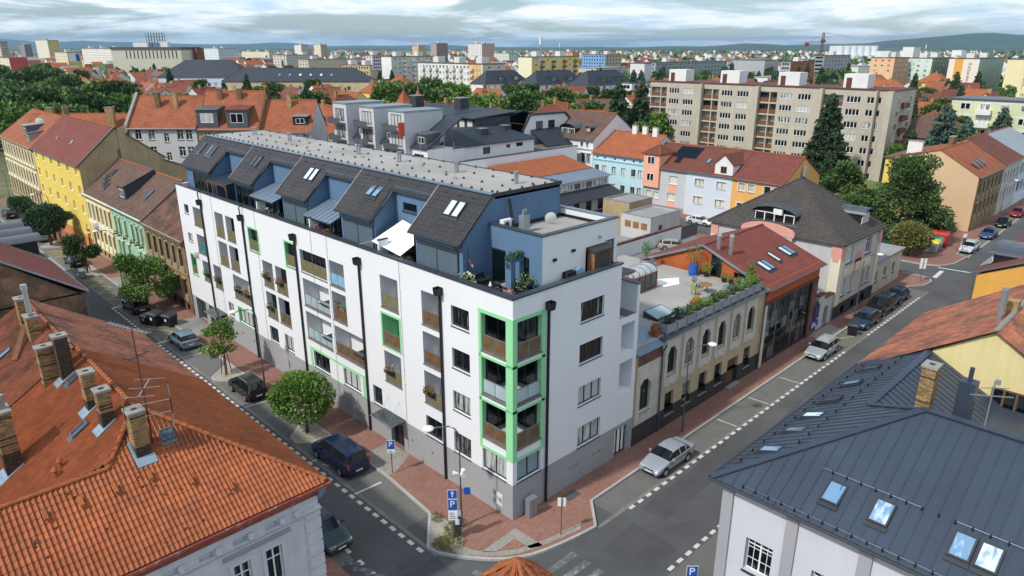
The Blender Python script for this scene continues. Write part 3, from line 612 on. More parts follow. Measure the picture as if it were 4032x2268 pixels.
# windows
for a, b, z0, z1, n in wins: window(AB, LF, LL-b+.005, z0+.005, b-a-.01, z1-z0-.01, .16, n, .08, 'frame_dark', 'glass', 'sill_dark', sd=.06)
for a, b, z0, z1 in rw: window(AB, RF, a+.005, z0+.005, b-a-.01, z1-z0-.01, .16, 2 if a < 1 else 3, .08, 'frame_dark', 'glass_frosted' if a < 1 else 'glass', 'sill_dark', sd=.06)
GL = {'stained': 'stained_glass_panel', 'rust': 'rust_glass_panel', 'pale': 'pale_glass_panel', 'teal': 'teal_glass_panel', 'sky': 'sky_glass_panel', 'dark': 'dark_glass_panel'}
def railing(par, M0, s0, w, z, g, y=.08, h=1.0, out=0.):
 """railing > glass_panel: steel posts and handrail with glass sheets between"""
 n = max(1, round(w/1.0)); mb = MB(); yf = y-out
 mb.box(.0, yf-.03, h-.04, w, yf+.03, h).box(0, yf-.02, .08, w, yf+.02, .11)
 for i in range(n+1): x = min(max(i*w/n, .02), w-.02); mb.box(x-.02, yf-.021, 0, x+.02, yf+.021, h-.04)
 M = M0 @ Matrix.Translation((s0, 0, z)); o = ob('railing', mb, 'steel', par, M)
 me = cached(('gp', round(w/n, 2), g, y), lambda: mesh('glass_panel', MB().box(.03, -.008, 0, w/n-.03, .008, h-.16), GL[g]))
 for i in range(n): ob('glass_panel', me, None, o, M @ Matrix.Translation((i*w/n, yf, .11)))
 return o
mat('slab_edge', '6f675f', var=.2, vs_=2)
for a, b, z0, z1, g, sw in log:
 railing(AB, LF, LL-b+.03, b-a-.06, z0+.06, g)
 ob('balcony_edge', cached(('be', round(b-a, 2)), lambda: mesh('balcony_edge', MB().box(-.03, -.06, -.02, b-a+.03, .2, .06), 'slab_edge')), None, AB, LF @ Matrix.Translation((LL-b, 0, z0)))
 Ms = TM((.5, b-.012, 0), 0)      # on the side wall, facing -y
 if sw == 1: window(AB, Ms, .03, z0+.07, .7, z1-z0-.2, -.02, 1, .07, 'frame_dark', 'glass_dark', None, name='balcony_door')
 if sw == 2: window(AB, LF, LL-a-1.5, z0+.9, 1.2, 1.2, DEP-.05, 1, .08, 'frame_dark', 'glass_dark', 'sill_dark')
 elif b-a > 1.8: window(AB, LF, LL-a-1.15, z0+.07, 1.0, z1-z0-.3, DEP-.05, 1, .08, 'frame_dark', 'glass_dark', None, name='balcony_door')
for a, b, z0, z1, g in french:
 window(AB, LF, LL-b+.005, z0+.005, b-a-.01, z1-z0-.01, .28, 2 if b-a < 3 else 6, .08, 'frame_dark', 'glass', 'sill_dark', sd=.06, name='french_window'); railing(AB, LF, LL-b+.02, b-a-.04, z0+.02, g, .06)
# corner loggias: floors, dark glazed back walls, railings
for k, (za, zb) in enumerate(CORN):
 ob('loggia_floor', MB().box(.3, .3, za-.28, 3.0, 3.0, za), 'loggia_grey', AB); ob('loggia_ceiling', MB().box(.3, .3, zb, 3.0, 3.0, zb+.05), 'loggia_grey', AB)
 ob('loggia_wall', MB().box(2.75, .3, za, 3.0, 3.0, zb).box(.3, 2.9, za, 2.75, 3.0, zb).box(2.42, .3, za, 2.75, .42, zb), 'anthracite', AB)
 window(AB, frame_of((2.75, 2.9), (2.75, .3)), .3, za+.05, 1.9, zb-za-.2, -.07, 2, .08, 'frame_dark', 'glass_dark', None, name='balcony_door')
 window(AB, TM((.35, 2.9, 0)), .2, za+.05, 1.9, zb-za-.2, -.07, 2, .08, 'frame_dark', 'glass_dark', None, name='balcony_door')
 g = 'pale' if k == 1 else 'rust'
 railing(AB, LF, LL-2.66, 2.08, za+.06, g, .1); railing(AB, RF, .36, 2.04, za+.06, g, .1)
 for M0, s0, w in ((LF, LL-2.69, 2.14), (RF, .33, 2.09)): ob('balcony_edge', MB().box(-.02, -.07, -.04, w+.02, .25, .06), 'slab_edge', AB, M0 @ Matrix.Translation((s0, 0, za)))
# green surrounds: raised bands round openings
def band(M0, s0, s1, z0, z1, w=.22, t=.035, sides='lrtb', inner=None):
 mb = MB()
 if 't' in sides: mb.box(s0, -t, z1-w, s1, .0, z1)
 if 'b' in sides: mb.box(s0, -t, z0, s1, .0, z0+w)
 if 'l' in sides: mb.box(s0, -t, z0+w, s0+w, 0, z1-w)
 if 'r' in sides: mb.box(s1-w, -t, z0+w, s1, 0, z1-w)
 if inner:
  a, b, c, d, e = inner; q = .012
  mb.box(a, 0, c, a+q, e, d).box(b-q, 0, c, b, e, d).box(a+q, 0, d-q, b-q, e, d)
  if e > 1: mb.box(a+q, e-q, c, b-q, e, d-q)
 ob('green_surround', mb, 'green_paint', AB, M0)
def gy(a, b, z0, z1, w=.14, d=.3): band(LF, LL-b-w, LL-a+w, z0-w, z1+w, w, inner=(LL-b, LL-a, z0, z1, d))
for a, b, z0, z1, g in french[:3]: gy(a, b, z0, z1, .15, .33)
gy(11.06, 13.13, *F2, .15, 1.28); gy(34.45, 37.8, 2.72, 4.2, .16, .2)
mb = MB(); a, b = LL-24.1, LL-15.95
mb.box(a, -.035, 4.2, b, 0, 4.4).box(a, -.035, 2.53, a+.3, 0, 4.2).box(b-.3, -.035, 2.53, b, 0, 4.2).box(a+.3, -.035, 2.53, b-.3, 0, 2.6); ob('green_surround', mb, 'green_paint', AB, LF)
for M0, s0, s1, w in ((LF, LL-2.92, LL+.034, LL), (RF, 0, 2.72, 0)):
 mb = MB(); t = .035; a, b = (s0, LL+t) if M0 is LF else (0, s1)
 mb.box(a, -t, 13.19, b, 0, 13.42)
 for za, zb in CORN[1:]: mb.box(a, -t, zb, b, 0, zb+.16)
 mb.box(a, -t, 4.12, b, 0, 4.3)
 if M0 is LF: mb.box(a, -t, 4.3, a+.22, 0, 13.19).box(LL-.55, -t, 4.3, LL+t, 0, 13.19); ii = (LL-2.69, LL-.55)
 else: mb.box(b-.28, -t, 4.3, b, 0, 13.19).box(0, -t, 4.3, .33, 0, 13.19); ii = (.33, 2.42)
 for za, zb in CORN: mb.box(ii[0], 0, za, ii[0]+.012, .31, zb).box(ii[1]-.012, 0, za, ii[1], .31, zb).box(ii[0]+.012, 0, zb-.012, ii[1]-.012, .31, zb)
 ob('green_surround', mb, 'green_paint', AB, M0)
# downpipes with hoppers
def downpipe(M0, s, swan):
 o = ob('downpipe', MB().box(s-.065, -.17, 0, s+.065, -.05, 13.35), 'black_metal', AB, M0)
 hp = MB().hexa([(s-.2, -.42, 13.35), (s+.2, -.42, 13.35), (s+.2, -.02, 13.35), (s-.2, -.02, 13.35), (s-.24, -.46, 13.85), (s+.24, -.46, 13.85), (s+.24, -.02, 13.85), (s-.24, -.02, 13.85)])
 hp.f.pop(1+len(hp.f)-6); hp.m.pop(); ob('hopper', hp, 'black_metal', o, M0)
 if swan: ob('swan_neck', MB().tube([(s, -.2, 13.8), (s, -.25, 14.5), (s+.1, -.1, 14.8), (s+.25, .35, 14.95)], .06, 6), 'black_metal', o, M0)
for y in (43.45, 34.3, 24.87, 15.55, 6.42): downpipe(LF, LL-y, y > 30)
downpipe(RF, 2.9, False)
for y in (41.0, 31.9, 22.3, 19.95, 10.75):
 mb = MB().tube([(LL-y, -.03, .4), (LL-y, -.03, 14.6)], .012, 4)
 for k in range(12): mb.box(LL-y-.01, -.03, .9+k*1.15, LL-y+.08, 0, .93+k*1.15)
 ob('lightning_conductor', mb, 'steel', AB, LF)
# parapet with metal cap in lengths
ob('parapet', MB().box(.0, 0.0, 14.58, .35, LL, 14.6).box(.28, .28, 13.65, .35, LL-.3, 14.6).box(.35, .28, 13.65, 10.0, .35, 14.6).box(9.93, .35, 13.65, 10.0, 1.6, 14.6), 'anthracite', AB)
k = 0; y = -.05
while y < LL:
 y1 = min(y+2.35, LL+.05); z = 14.6+.001*(k % 2)
 ob('parapet_cap', MB().hexa([(-.07, y+(.0 if k else 0), z), (.46, y if k else .46, z), (.46, y1-.01, z), (-.07, y1-.01, z), (-.07, y, z+.1), (.46, y if k else .46, z+.07), (.46, y1-.01, z+.07), (-.07, y1-.01, z+.1)]), 'anthracite_metal', AB); y = y1; k += 1
x = -.05; k = 0
while x < 10.0:
 x1 = min(x+2.5, 10.08); z = 14.6+.001*(k % 2)
 ob('parapet_cap', MB().hexa([(x if k else -.06, -.07, z), (x1-.01, -.07, z), (x1-.01, .46, z), (x if k else .47, .46, z), (x if k else -.06, -.07, z+.1), (x1-.01, -.07, z+.1), (x1-.01, .46, z+.07), (x if k else .47, .46, z+.07)]), 'anthracite_metal', AB); x = x1; k += 1
mat('terrace_tile', '6c6b69', var=.15, vs_=.6, pat='brick', pw=.5, ph=.5, mort=.7, off=0)
ob('terrace_floor', MB().box(.35, .35, 13.5, 12.0, LL-.3, 13.65), 'terrace_tile', AB)
# penthouse: sloping dark tiled roof with five bays, recessed blue walls between
ZE, XE, ZT, XT = 16.45, .88, 19.2, 3.7; SL = math.hypot(ZT-ZE, XT-XE); ux, uz = (XT-XE)/SL, (ZT-ZE)/SL
BAYS = [(5.65, 10.75), (15.05, 19.95), (24.25, 29.1), (33.7, 38.3), (42.7, 49.55)]; RC = 2.72     # RC: slope metres of recess eave from bay eave
Y1 = LL-.12; XR = XE+RC*ux; ZR = ZE+RC*uz
under = MB(); ou = .05
def slab(y0, y1, v0):
 a = Vector((XE+v0*ux, 0, ZE+v0*uz)); b = Vector((XT, 0, ZT)); nn = Vector((-uz, 0, ux))*-.14
 under.hexa([(a.x+nn.x, y0, a.z+nn.z), (b.x+nn.x, y0, b.z+nn.z), (b.x+nn.x, y1, b.z+nn.z), (a.x+nn.x, y1, a.z+nn.z), (a.x, y0, a.z), (b.x, y0, b.z), (b.x, y1, b.z), (a.x, y1, a.z)])
for a, b in BAYS: slab(a, b, 0)
for (a, b), (c, d) in zip(BAYS, BAYS[1:]): slab(b, c, RC)
RO = ob('roof', under, 'concrete_tile_base', AB)
Ud, Vd = (0, -1, 0), (ux, 0, uz)
mat('zinc_edge', '7f92a3', rough=.4, metal=.5, var=.1)
pts = [(0, 0)]
P = [(Y1-49.55, 0)]
poly = []
for a, b in reversed(BAYS):
 poly += [(Y1-b, RC), (Y1-b, 0), (Y1-a, 0), (Y1-a, RC)]
poly = poly[1:-1]+[(Y1-5.65, SL), (Y1-49.55, SL)]
tiles(RO, (XE, Y1, ZE), Ud, Vd, poly, .3, .345, 'concrete_tile', 'double', single=300)
ob('ridge_flashing', MB().box(XT-.12, 5.6, ZT+.02, XT+.28, Y1, ZT+.1), 'zinc_edge', AB)
ob('flat_roof', MB().box(XT+.28, 5.66, ZT-.3, 10.1, Y1, ZT+.04), 'roof_membrane', AB)
ob('roof_edge', MB().box(XT, 5.57, ZT-.12, 10.2, 5.655, ZT+.1).box(10.1, 5.655, ZT-.14, 10.2, Y1+.1, ZT+.09), 'anthracite', AB)
vm = mesh('roof_vent', MB().tube([(0, 0, 0), (0, 0, .1), (0, 0, .16)], [.1, .085, .03], 7), 'anthracite')
for iy in range(44):
 for ix, xx in enumerate((XT+.5, XT+2.4, XT+4.3, XT+6.2)):
  if (ix in (1, 2) and (iy+ix) % 2) or (ix == 3 and iy % 2): continue
  ob('roof_vent', vm, None, AB, TM((xx+rnd.uniform(-.05, .05), 6.2+iy*.985+rnd.uniform(-.06, .06), ZT+.04)))
for x in (4.3, 5.4, 6.5, 7.6, 8.7, 9.7): ob('roof_vent', vm, None, AB, TM((x, 5.75, ZT+.06)))
for y in (46, 38.5, 26.4, 20.5, 13.4, 7.2):
 for d in (0, .32): ob('vent_pipe', MB().tube([(7.3+d, y+d*.4, ZT), (7.3+d, y+d*.4, ZT+.75), (7.3+d, y+d*.4, ZT+.76), (7.3+d, y+d*.4, ZT+.86)], [.08, .08, .13, .12], 8), 'zinc', AB)
for x, y, h in ((6.2, 36, 1.4), (5.2, 31, 2.6), (6.6, 24.6, 2.4), (7.3, 17.5, 3.2), (6.8, 14, 3.0), (5.6, 11.5, 2.6)):
 o = ob('lightning_rod', MB().tube([(x, y, ZT+.1), (x, y, ZT+h)], .015, 5), 'steel', AB); ob('rod_foot', MB().tube([(x, y, ZT+.03), (x, y, ZT+.16)], [.22, .16], 8), 'cement', o)
ob('verge_board', MB().extr([(XE-.02, 0, ZE-.16), (XT, 0, ZT-.13), (XT, 0, ZT+.06), (XE-.02, 0, ZE+.04)], (0, 5.56, 0), (0, 5.64, 0)), 'anthracite', AB)
XW, XB = 1.22, 3.02
ob('gable_wall', MB().extr([(XW, 0, 13.65), (10.1, 0, 13.65), (10.1, 0, ZT-.15), (XT+.1, 0, ZT-.15), (XW, 0, ZE+.18)], (0, 5.66, 0), (0, 5.9, 0)), 'blue_render', AB)
ob('rear_wall', MB().box(9.9, 5.9, 13.65, 10.1, Y1, ZT-.3), 'blue_render', AB); ob('gable_wall', MB().extr([(XW, 0, 13.65), (10.1, 0, 13.65), (10.1, 0, ZT-.15), (XT+.1, 0, ZT-.15), (XW, 0, ZE+.18)], (0, Y1-.3, 0), (0, Y1-.06, 0)), 'blue_render', AB)
DOOR = [(6.15, 10.3), (15.5, 19.4), (24.8, 28.6), (34.2, 37.9), (43.4, 47.8)]
for i, (a, b) in enumerate(BAYS):
 lo = a+(.25 if i == 0 else .12); hi = b-(.12 if i < 4 else .35)
 d0, d1 = DOOR[i]
 M0 = frame_of((XW, hi), (XW, lo)); ob('wall', wallmesh(hi-lo, 13.65, ZE+.16, [(hi-d1, hi-d0, 13.66, 15.95, .12, True)], .12), 'blue_render', AB, M0)
 if i < 3:       # outside blinds
  bl = ob('blind_box', MB().box(hi-d1, -.03, 15.75, hi-d0, .1, 15.97), 'anthracite', AB, M0)
  sm = cached(('slat', round(d1-d0, 2)), lambda: mesh('blind_slat', MB().hexa([(0, 0, 0), (d1-d0, 0, 0), (d1-d0, .07, .035), (0, .07, .035), (0, 0, .012), (d1-d0, 0, .012), (d1-d0, .07, .047), (0, .07, .047)]), 'zinc_edge'))
  for k in range(27): ob('blind_slat', sm, None, bl, M0 @ Matrix.Translation((hi-d1, -.0, 13.7+k*.075)))
  ob('blind_guide', MB().box(hi-(d0+d1)/2-.03, -.01, 13.66, hi-(d0+d1)/2+.03, .08, 15.75), 'anthracite', bl, M0)
 else:
  window(AB, M0, hi-d1, 13.67, d1-d0, 2.25, .05, 3, .09, 'frame_dark', 'glass_dark', None, name='terrace_door')
 for yq, sgn in ((lo, -1), (hi, 1)):
  if (i == 0 and sgn < 0) or (i == 4 and sgn > 0): continue
  pr = [(XW, 0, 13.65), (XB+.2, 0, 13.65), (XB+.2, 0, ZR+.2), (XW, 0, ZE+.16)]
  if sgn > 0: ob('wall', MB().extr(pr, (0, hi-.2, 0), (0, hi, 0)), 'blue_render', AB)
  else: ob('wall', MB().extr(pr, (0, lo, 0), (0, lo+.2, 0)), 'blue_render', AB)
 ob('gutter', MB().tube([(XE-.06, a, ZE-.03), (XE-.06, b, ZE-.03)], .06, 6), 'anthracite', AB)
 ob('downpipe', MB().tube([(XE-.05, lo+.15, ZE-.05), (XW-.08, lo+.15, ZE-.5), (XW-.08, lo+.15, 13.7)], .05, 6), 'metal_blue_dark', AB)
for i, ((a, b), (c, d)) in enumerate(zip(BAYS, BAYS[1:])):
 M0 = frame_of((XB, c+.12), (XB, b-.12)); hole = [(1.0, 2.6, 17.0, 17.6, .2, True)] if i == 0 else []
 ob('wall', wallmesh(c-b+.24, 13.65, ZR+.3, hole+[(.6, 3.4, 13.66, 15.9, .15, True)]), 'blue_render', AB, M0)
 if i == 0: window(AB, M0, 1.0, 17.0, 1.6, .6, .1, 1, .07, 'frame_dark', 'glass_dark', 'sill_dark')
 window(AB, M0, .6, 13.67, 2.8, 2.2, .05, 2, .09, 'frame_dark', 'glass_dark', None, name='terrace_door')
 ob('gutter', MB().tube([(XR-.06, b, ZR-.02), (XR-.06, c, ZR-.02)], .06, 6), 'anthracite', AB)
 ob('downpipe', MB().tube([(XR-.1, c-.1, ZR-.05), (XR-.45, c-.06, ZR-.5), (XR-1.0, c-.05, ZR-1.0)], .045, 6), 'metal_slate', AB)
 ob('verge_board', MB().extr([(XE-.02, 0, ZE-.14), (XR, 0, ZR-.14), (XR, 0, ZR+.04), (XE-.02, 0, ZE+.05)], (0, c-.05, 0), (0, c, 0)).extr([(XE-.02, 0, ZE-.14), (XR, 0, ZR-.14), (XR, 0, ZR+.04), (XE-.02, 0, ZE+.05)], (0, b, 0), (0, b+.05, 0)), 'anthracite', AB)
 ob('roof_joint', MB().bar((XE, b+.01, ZE+.09), (XT, b+.01, ZT+.09), .09, .03), 'cement', AB)
 if i > 0: pass
# rooflights
def rooflight(par, O, U, V, w, h, n=1, gap=.08, glass='roof_glass', fr='anthracite', tilt=0., name='rooflight'):
 U, V = Vector(U).normalized(), Vector(V).normalized(); Nn = U.cross(V); B = Matrix((U, V, Nn)).transposed().to_4x4()
 for i in range(n):
  M = Matrix.Translation(Vector(O)+U*i*(w+gap)) @ B @ Matrix.Rotation(-tilt, 4, 'X')
  def mk():
   mb = MB(); t = .08
   for a, b, c, d in ((0, 0, w, t), (0, h-t, w, h), (0, t, t, h-t), (w-t, t, w, h-t)): mb.box(a, b, 0, c, d, .14)
   mb.box(-.03, -.22, .02, w+.03, 0, .05); return mesh(name, mb, fr)
  o = ob(name, cached(('rl', w, h, fr), mk), None, par, M)
  ob('pane', cached(('rlp', w, h, glass), lambda: mesh('pane', MB().box(.07, .07, .05, w-.07, h-.07, .1), glass)), None, o, M)
def sp(v, y): return (XE+v*ux-uz*.05, y, ZE+v*uz+ux*.05)
for y, n, g in ((8.6, 2, 'roof_glass'), (17.6, 2, 'roof_glass'), (26.6, 2, 'roof_glass'), (36.5, 2, 'roof_glass_dark'), (46.2, 2, 'roof_glass_dark'), (48.2, 1, 'roof_glass_dark')):
 rooflight(RO, sp(1.75, y), Ud, Vd, .72, 1.25, n, .08, g, 'metal_slate' if n == 1 or y > 40 else 'anthracite', .12 if y == 17.6 else 0)
for (a, b) in BAYS:
 for v, yo in ((3.35, 1.2), (3.3, 2.6), (3.35, 4.0)): ob('tile_vent', MB().box(0, 0, 0, .16, .25, .1), 'anthracite', RO, Matrix.Translation(sp(v, b-yo)))
# white corner block with walled flat roof
BX0, BX1, BY0, BZ = 3.42, 10.62, .98, 17.42
ob('wall', wallmesh(BX1-BX0, 13.65, BZ, [(4.0, 5.3, 13.66, 16.0, .2, True), (6.0, 6.9, 13.66, 16.1, .2, True)]), 'white_render', AB, TM((BX0, BY0, 0)))
window(AB, TM((BX0, BY0, 0)), 4.0, 13.67, 1.3, 2.3, .1, 2, .09, 'frame_dark', 'glass_dark', None, name='terrace_door'); window(AB, TM((BX0, BY0, 0)), 6.0, 13.67, .9, 2.4, .1, 1, .09, 'frame_dark', 'glass', None, name='terrace_door')
MW = frame_of((BX0, 5.66), (BX0, BY0)); ob('wall', wallmesh(5.66-BY0, 13.65, BZ, [(.25, 1.55, 13.66, 15.95, .15, True), (2.25, 2.75, 14.2, 15.9, .12, True), (3.1, 3.6, 13.66, 15.9, .15, True)]), 'blue_render', AB, MW)
window(AB, MW, .25, 13.67, 1.3, 2.25, .05, 1, .09, 'frame_dark', 'glass_dark', None, name='terrace_door'); window(AB, MW, 3.1, 13.67, .5, 2.2, .05, 1, .08, 'frame_dark', 'glass_dark', None, name='terrace_door')
ob('wall', MB().box(BX1-.01, BY0+.01, 10.7, BX1, 9.3, BZ), 'white_render', AB)
ob('block_roof', MB().box(BX0+.3, BY0+.3, BZ-.75, BX1-.3, 9.0, BZ-.6), 'roof_membrane', AB)
ob('inner_parapet', MB().box(BX0+.02, BY0+.02, BZ-.6, BX1-.02, BY0+.3, BZ-.01).box(BX0+.02, BY0+.3, BZ-.6, BX0+.3, 5.64, BZ-.01).box(BX1-.3, BY0+.3, BZ-.6, BX1-.02, 9.0, BZ-.01).box(10.12, 8.7, BZ-.6, BX1-.3, 9.0, BZ-.01), 'white_plain', AB)
ob('roof_upstand', MB().box(BX0+.3, 5.56, BZ-.6, 10.1, 5.655, BZ-.38).box(10.1, 5.66, BZ-.6, 10.16, 8.7, BZ-.38).box(BX1-.36, BY0+.3, BZ-.6, BX1-.3, 8.7, BZ-.4), 'black_metal', AB)
for a in ((BX0-.06, BY0-.06, BX1+.06, BY0+.36), (BX1-.36, BY0+.36, BX1+.06, 9.06)):
 ob('parapet_cap', MB().box(a[0], a[1], BZ, a[2], a[3], BZ+.07), 'zinc_edge' if a[0] > 9 else 'anthracite_metal', AB)
ob('parapet_cap', MB().box(BX0-.06, BY0+.36, BZ, BX0+.36, 5.65, BZ+.072), 'anthracite_metal', AB)
ob('chimney', MB().box(5.0, 4.1, BZ-.6, 5.55, 4.55, BZ+.5).tube([(5.15, 4.3, BZ+.5), (5.15, 4.3, BZ+.85)], .08, 8).tube([(5.4, 4.35, BZ+.5), (5.4, 4.35, BZ+.85)], .08, 8), 'zinc', AB)
ob('duct', MB().bar((4.75, 4.75, BZ-.5), (5.0, 5.4, BZ+1.4), .16), 'black_metal', AB)
for x in (4.2, 5.9): ob('wall_lamp', MB().box(0, -.12, 0, .28, 0, .16), 'black_metal', AB, TM((BX0+x-3.3, BY0, 15.75+.25*(x > 5))))
ob('vent_pipe', MB().tube([(8.7, BY0, 16.5), (8.7, BY0-.18, 16.5)], .09, 10), 'steel', AB)
# partition walls between terraces
for y in (13.6, 23.0, 32.0):
 ob('terrace_partition', MB().box(.42, y, 13.65, 1.2, y+.16, 15.35), 'white_render', AB); ob('partition_cap', MB().box(.38, y-.04, 15.35, 1.22, y+.2, 15.42), 'anthracite_metal', AB)
# terrace canopies
def canopy(name, label, y0, y1, zf, zb, roofm, postm, ribs=0):
 t = thing(name, label, 'canopy', (1.5, (y0+y1)/2, 13.65))
 x0, x1 = .55, 3.0
 ob('canopy_roof', MB().hexa([(x0, y0, zf), (x1, y0, zb), (x1, y1, zb), (x0, y1, zf), (x0, y0, zf+.06), (x1, y0, zb+.06), (x1, y1, zb+.06), (x0, y1, zf+.06)]), roofm, t)
 n = 7
 for k in range(n+1): y = y0+(y1-y0)*k/n; ob('roof_rib', MB().bar((x0, y, zf+.08), (x1, y, zb+.08), .03, .05), roofm, t)
 ob('beam', MB().box(x0+.02, y0+.05, zf-.14, x0+.14, y1-.05, zf), postm, t)
 for y in ((y0+.1, (y0+y1)/2, y1-.1) if ribs else (y0+.1, y1-.1)):
  ob('post', MB().box(x0+.03, y-.06, 13.65, x0+.15, y+.06, zf-.14), postm, t)
  if ribs: ob('brace', MB().bar((x0+.09, y, zf-.7), (x0+.09, y+.4, zf-.16), .08), postm, t)
canopy('terrace_canopy', 'dark ribbed canopy on brown timber posts, at the far end of the terraces', 38.5, 42.9, 15.75, 16.25, 'anthracite_metal', 'wood_brown', 1)
canopy('terrace_canopy', 'pale zinc canopy on black posts between the second and third roof bays', 29.3, 33.6, 15.55, 16.35, 'zinc_blue', 'black_metal')
canopy('terrace_canopy', 'pale zinc canopy above pink flowers in the middle of the terraces', 20.1, 24.2, 15.35, 16.3, 'zinc_blue', 'black_metal')
# ---------------------------------------------------------------- generic houses in their own frame: x along the front, y into the house
def gable_roof(par, M0, w, d, ze, zr, yr=None, m='tile_orange', over=.35, ends=.12, th=.14, ridge='clay_ridge', x0=0., zb=None):
 """roof > ridge_cap, gutter: two slopes, ridge along x"""
 yr = d/2 if yr is None else yr; zb = ze if zb is None else zb; s1 = (zr-ze)/yr; s2 = (zr-zb)/(d-yr); a, b = x0-ends, x0+w+ends; mb = MB()
 e1 = (-over, ze-over*s1); e2 = (d+over, zb-over*s2)
 for (ya, za), (yb, zb_) in ((e1, (yr, zr)), (e2, (yr, zr))):
  mb.hexa([(a, ya, za), (b, ya, za), (b, yb, zb_), (a, yb, zb_), (a, ya, za+th), (b, ya, za+th), (b, yb, zb_+th), (a, yb, zb_+th)])
 o = ob('roof', mb, m, par, M0)
 if ridge: ob('ridge_cap', MB().tube([(a, yr, zr+th), (b, yr, zr+th)], .13, 6), ridge, o, M0)
 ob('gutter', MB().tube([(a, e1[0]-.06, e1[1]+.05), (b, e1[0]-.06, e1[1]+.05)], .07, 6), 'metal_slate', o, M0)
 return o
def hip_roof(par, M0, w, d, ze, zr, m='tile_orange', over=.4, th=.14, inset=None, ridge='clay_ridge'):
 i = d/2 if inset is None else inset; a, b, c, e = -over, w+over, -over, d+over; z = ze-over*(zr-ze)/(d/2)+th
 mb = MB(); A, B, C, D = (a, c, z), (b, c, z), (b, e, z), (a, e, z)
 if w-2*i < .05: P = Q = (w/2, d/2, zr+th)
 else: P, Q = (i, d/2, zr+th), (w-i, d/2, zr+th)
 if P == Q:
  for x, y in ((A, B), (B, C), (C, D), (D, A)): mb.poly([x, y, P])
 else: mb.poly([A, B, Q, P]); mb.poly([B, C, Q]); mb.poly([C, D, P, Q]); mb.poly([D, A, P])
 mb.box(a, c, z-th, b, e, z-.002); o = ob('roof', mb, m, par, M0)
 if ridge:
  for p, q in ((A, P), (B, Q), (C, Q), (D, P), (P, Q)):
   if p != q: ob('hip_cap', MB().tube([p, q], .12, 6), ridge, o, M0)
 return o
def flat_roof(par, M0, w, d, z, m='roof_grey', ph=.35, wm='white_plain', cap='anthracite_metal', t=.25):
 o = ob('roof', MB().box(t, t, z-.2, w-t, d-t, z), m, par, M0)
 mb = MB().box(0.002, 0.002, z-.2, w-.002, t, z+ph).box(0.002, d-t, z-.2, w-.002, d-.002, z+ph).box(0.002, t, z-.2, t, d-t, z+ph).box(w-t, t, z-.2, w-.002, d-t, z+ph); ob('parapet', mb, wm, par, M0)
 mb = MB().box(-.05, -.05, z+ph, w+.05, t+.04, z+ph+.06).box(-.05, d-t-.04, z+ph, w+.05, d+.05, z+ph+.06).box(-.05, t+.04, z+ph, t+.04, d-t-.04, z+ph+.06).box(w-t-.04, t+.04, z+ph, w+.05, d-t-.04, z+ph+.06); ob('parapet_cap', mb, cap, par, M0)
 return o
BRK = (.29, .14, .075)
def chimney(par, M0, x, y, z0, z1, w=.6, d=.6, m='brick_yellow', bricks=False, pots=0, sooty=0., flues=True):
 """chimney > brick, crown, flue"""
 if bricks:
  o = ob('chimney', MB().box(x+.03, y+.03, z0, x+w-.03, y+d-.03, z1-.02), 'mortar', par, M0)
  c = 0; z = z0; bm = {}
  while z < z1-.06:
   mm = 'brick_sooty' if (z-z0)/(z1-z0) < sooty or rnd.random() < .12 else m
   for side in range(4):
    L = w if side % 2 == 0 else d; n = max(2, round(L/.3)); off = .15 if c % 2 else 0
    k = -off
    while k < L-.02:
     a, b = max(0, k), min(L, k+.29)
     if b-a > .05:
      me = cached(('brick', round(b-a, 2), mm), lambda: mesh('brick', MB().box(.006, 0, .004, round(b-a, 2)-.006, .07, .07), mm))
      pos = ((x+a, y-.005, 0), (x+w+.005, y+a, PI/2), (x+w-a, y+d+.005, PI), (x-.005, y+d-a, -PI/2))[side]
      ob('brick', me, None, o, M0 @ TM((pos[0], pos[1], z), pos[2]))
     k += .3
   z += .078; c += 1
 else: o = ob('chimney', MB().box(x, y, z0, x+w, y+d, z1), m, par, M0)
 ob('chimney_crown', MB().box(x-.06, y-.06, z1, x+w+.06, y+d+.06, z1+.12), 'cement', o, M0)
 if flues:
  n = 2 if max(w, d) > .75 else 1
  for i in range(n):
   cx, cy = (x+w*(i+.5)/n, y+d/2) if w >= d else (x+w/2, y+d*(i+.5)/n); ob('flue_opening', MB().box(cx-.11, cy-.11, z1+.12, cx+.11, cy+.11, z1+.128), 'black_metal', o, M0)
 for i in range(pots):
  cx = x+w*(i+.5)/pots; ob('flue', MB().tube([(cx, y+d/2, z1+.1), (cx, y+d/2, z1+.75), (cx, y+d/2, z1+.76), (cx, y+d/2, z1+.8)], [.1, .1, .15, .13], 8), 'cement', o, M0)
 return o
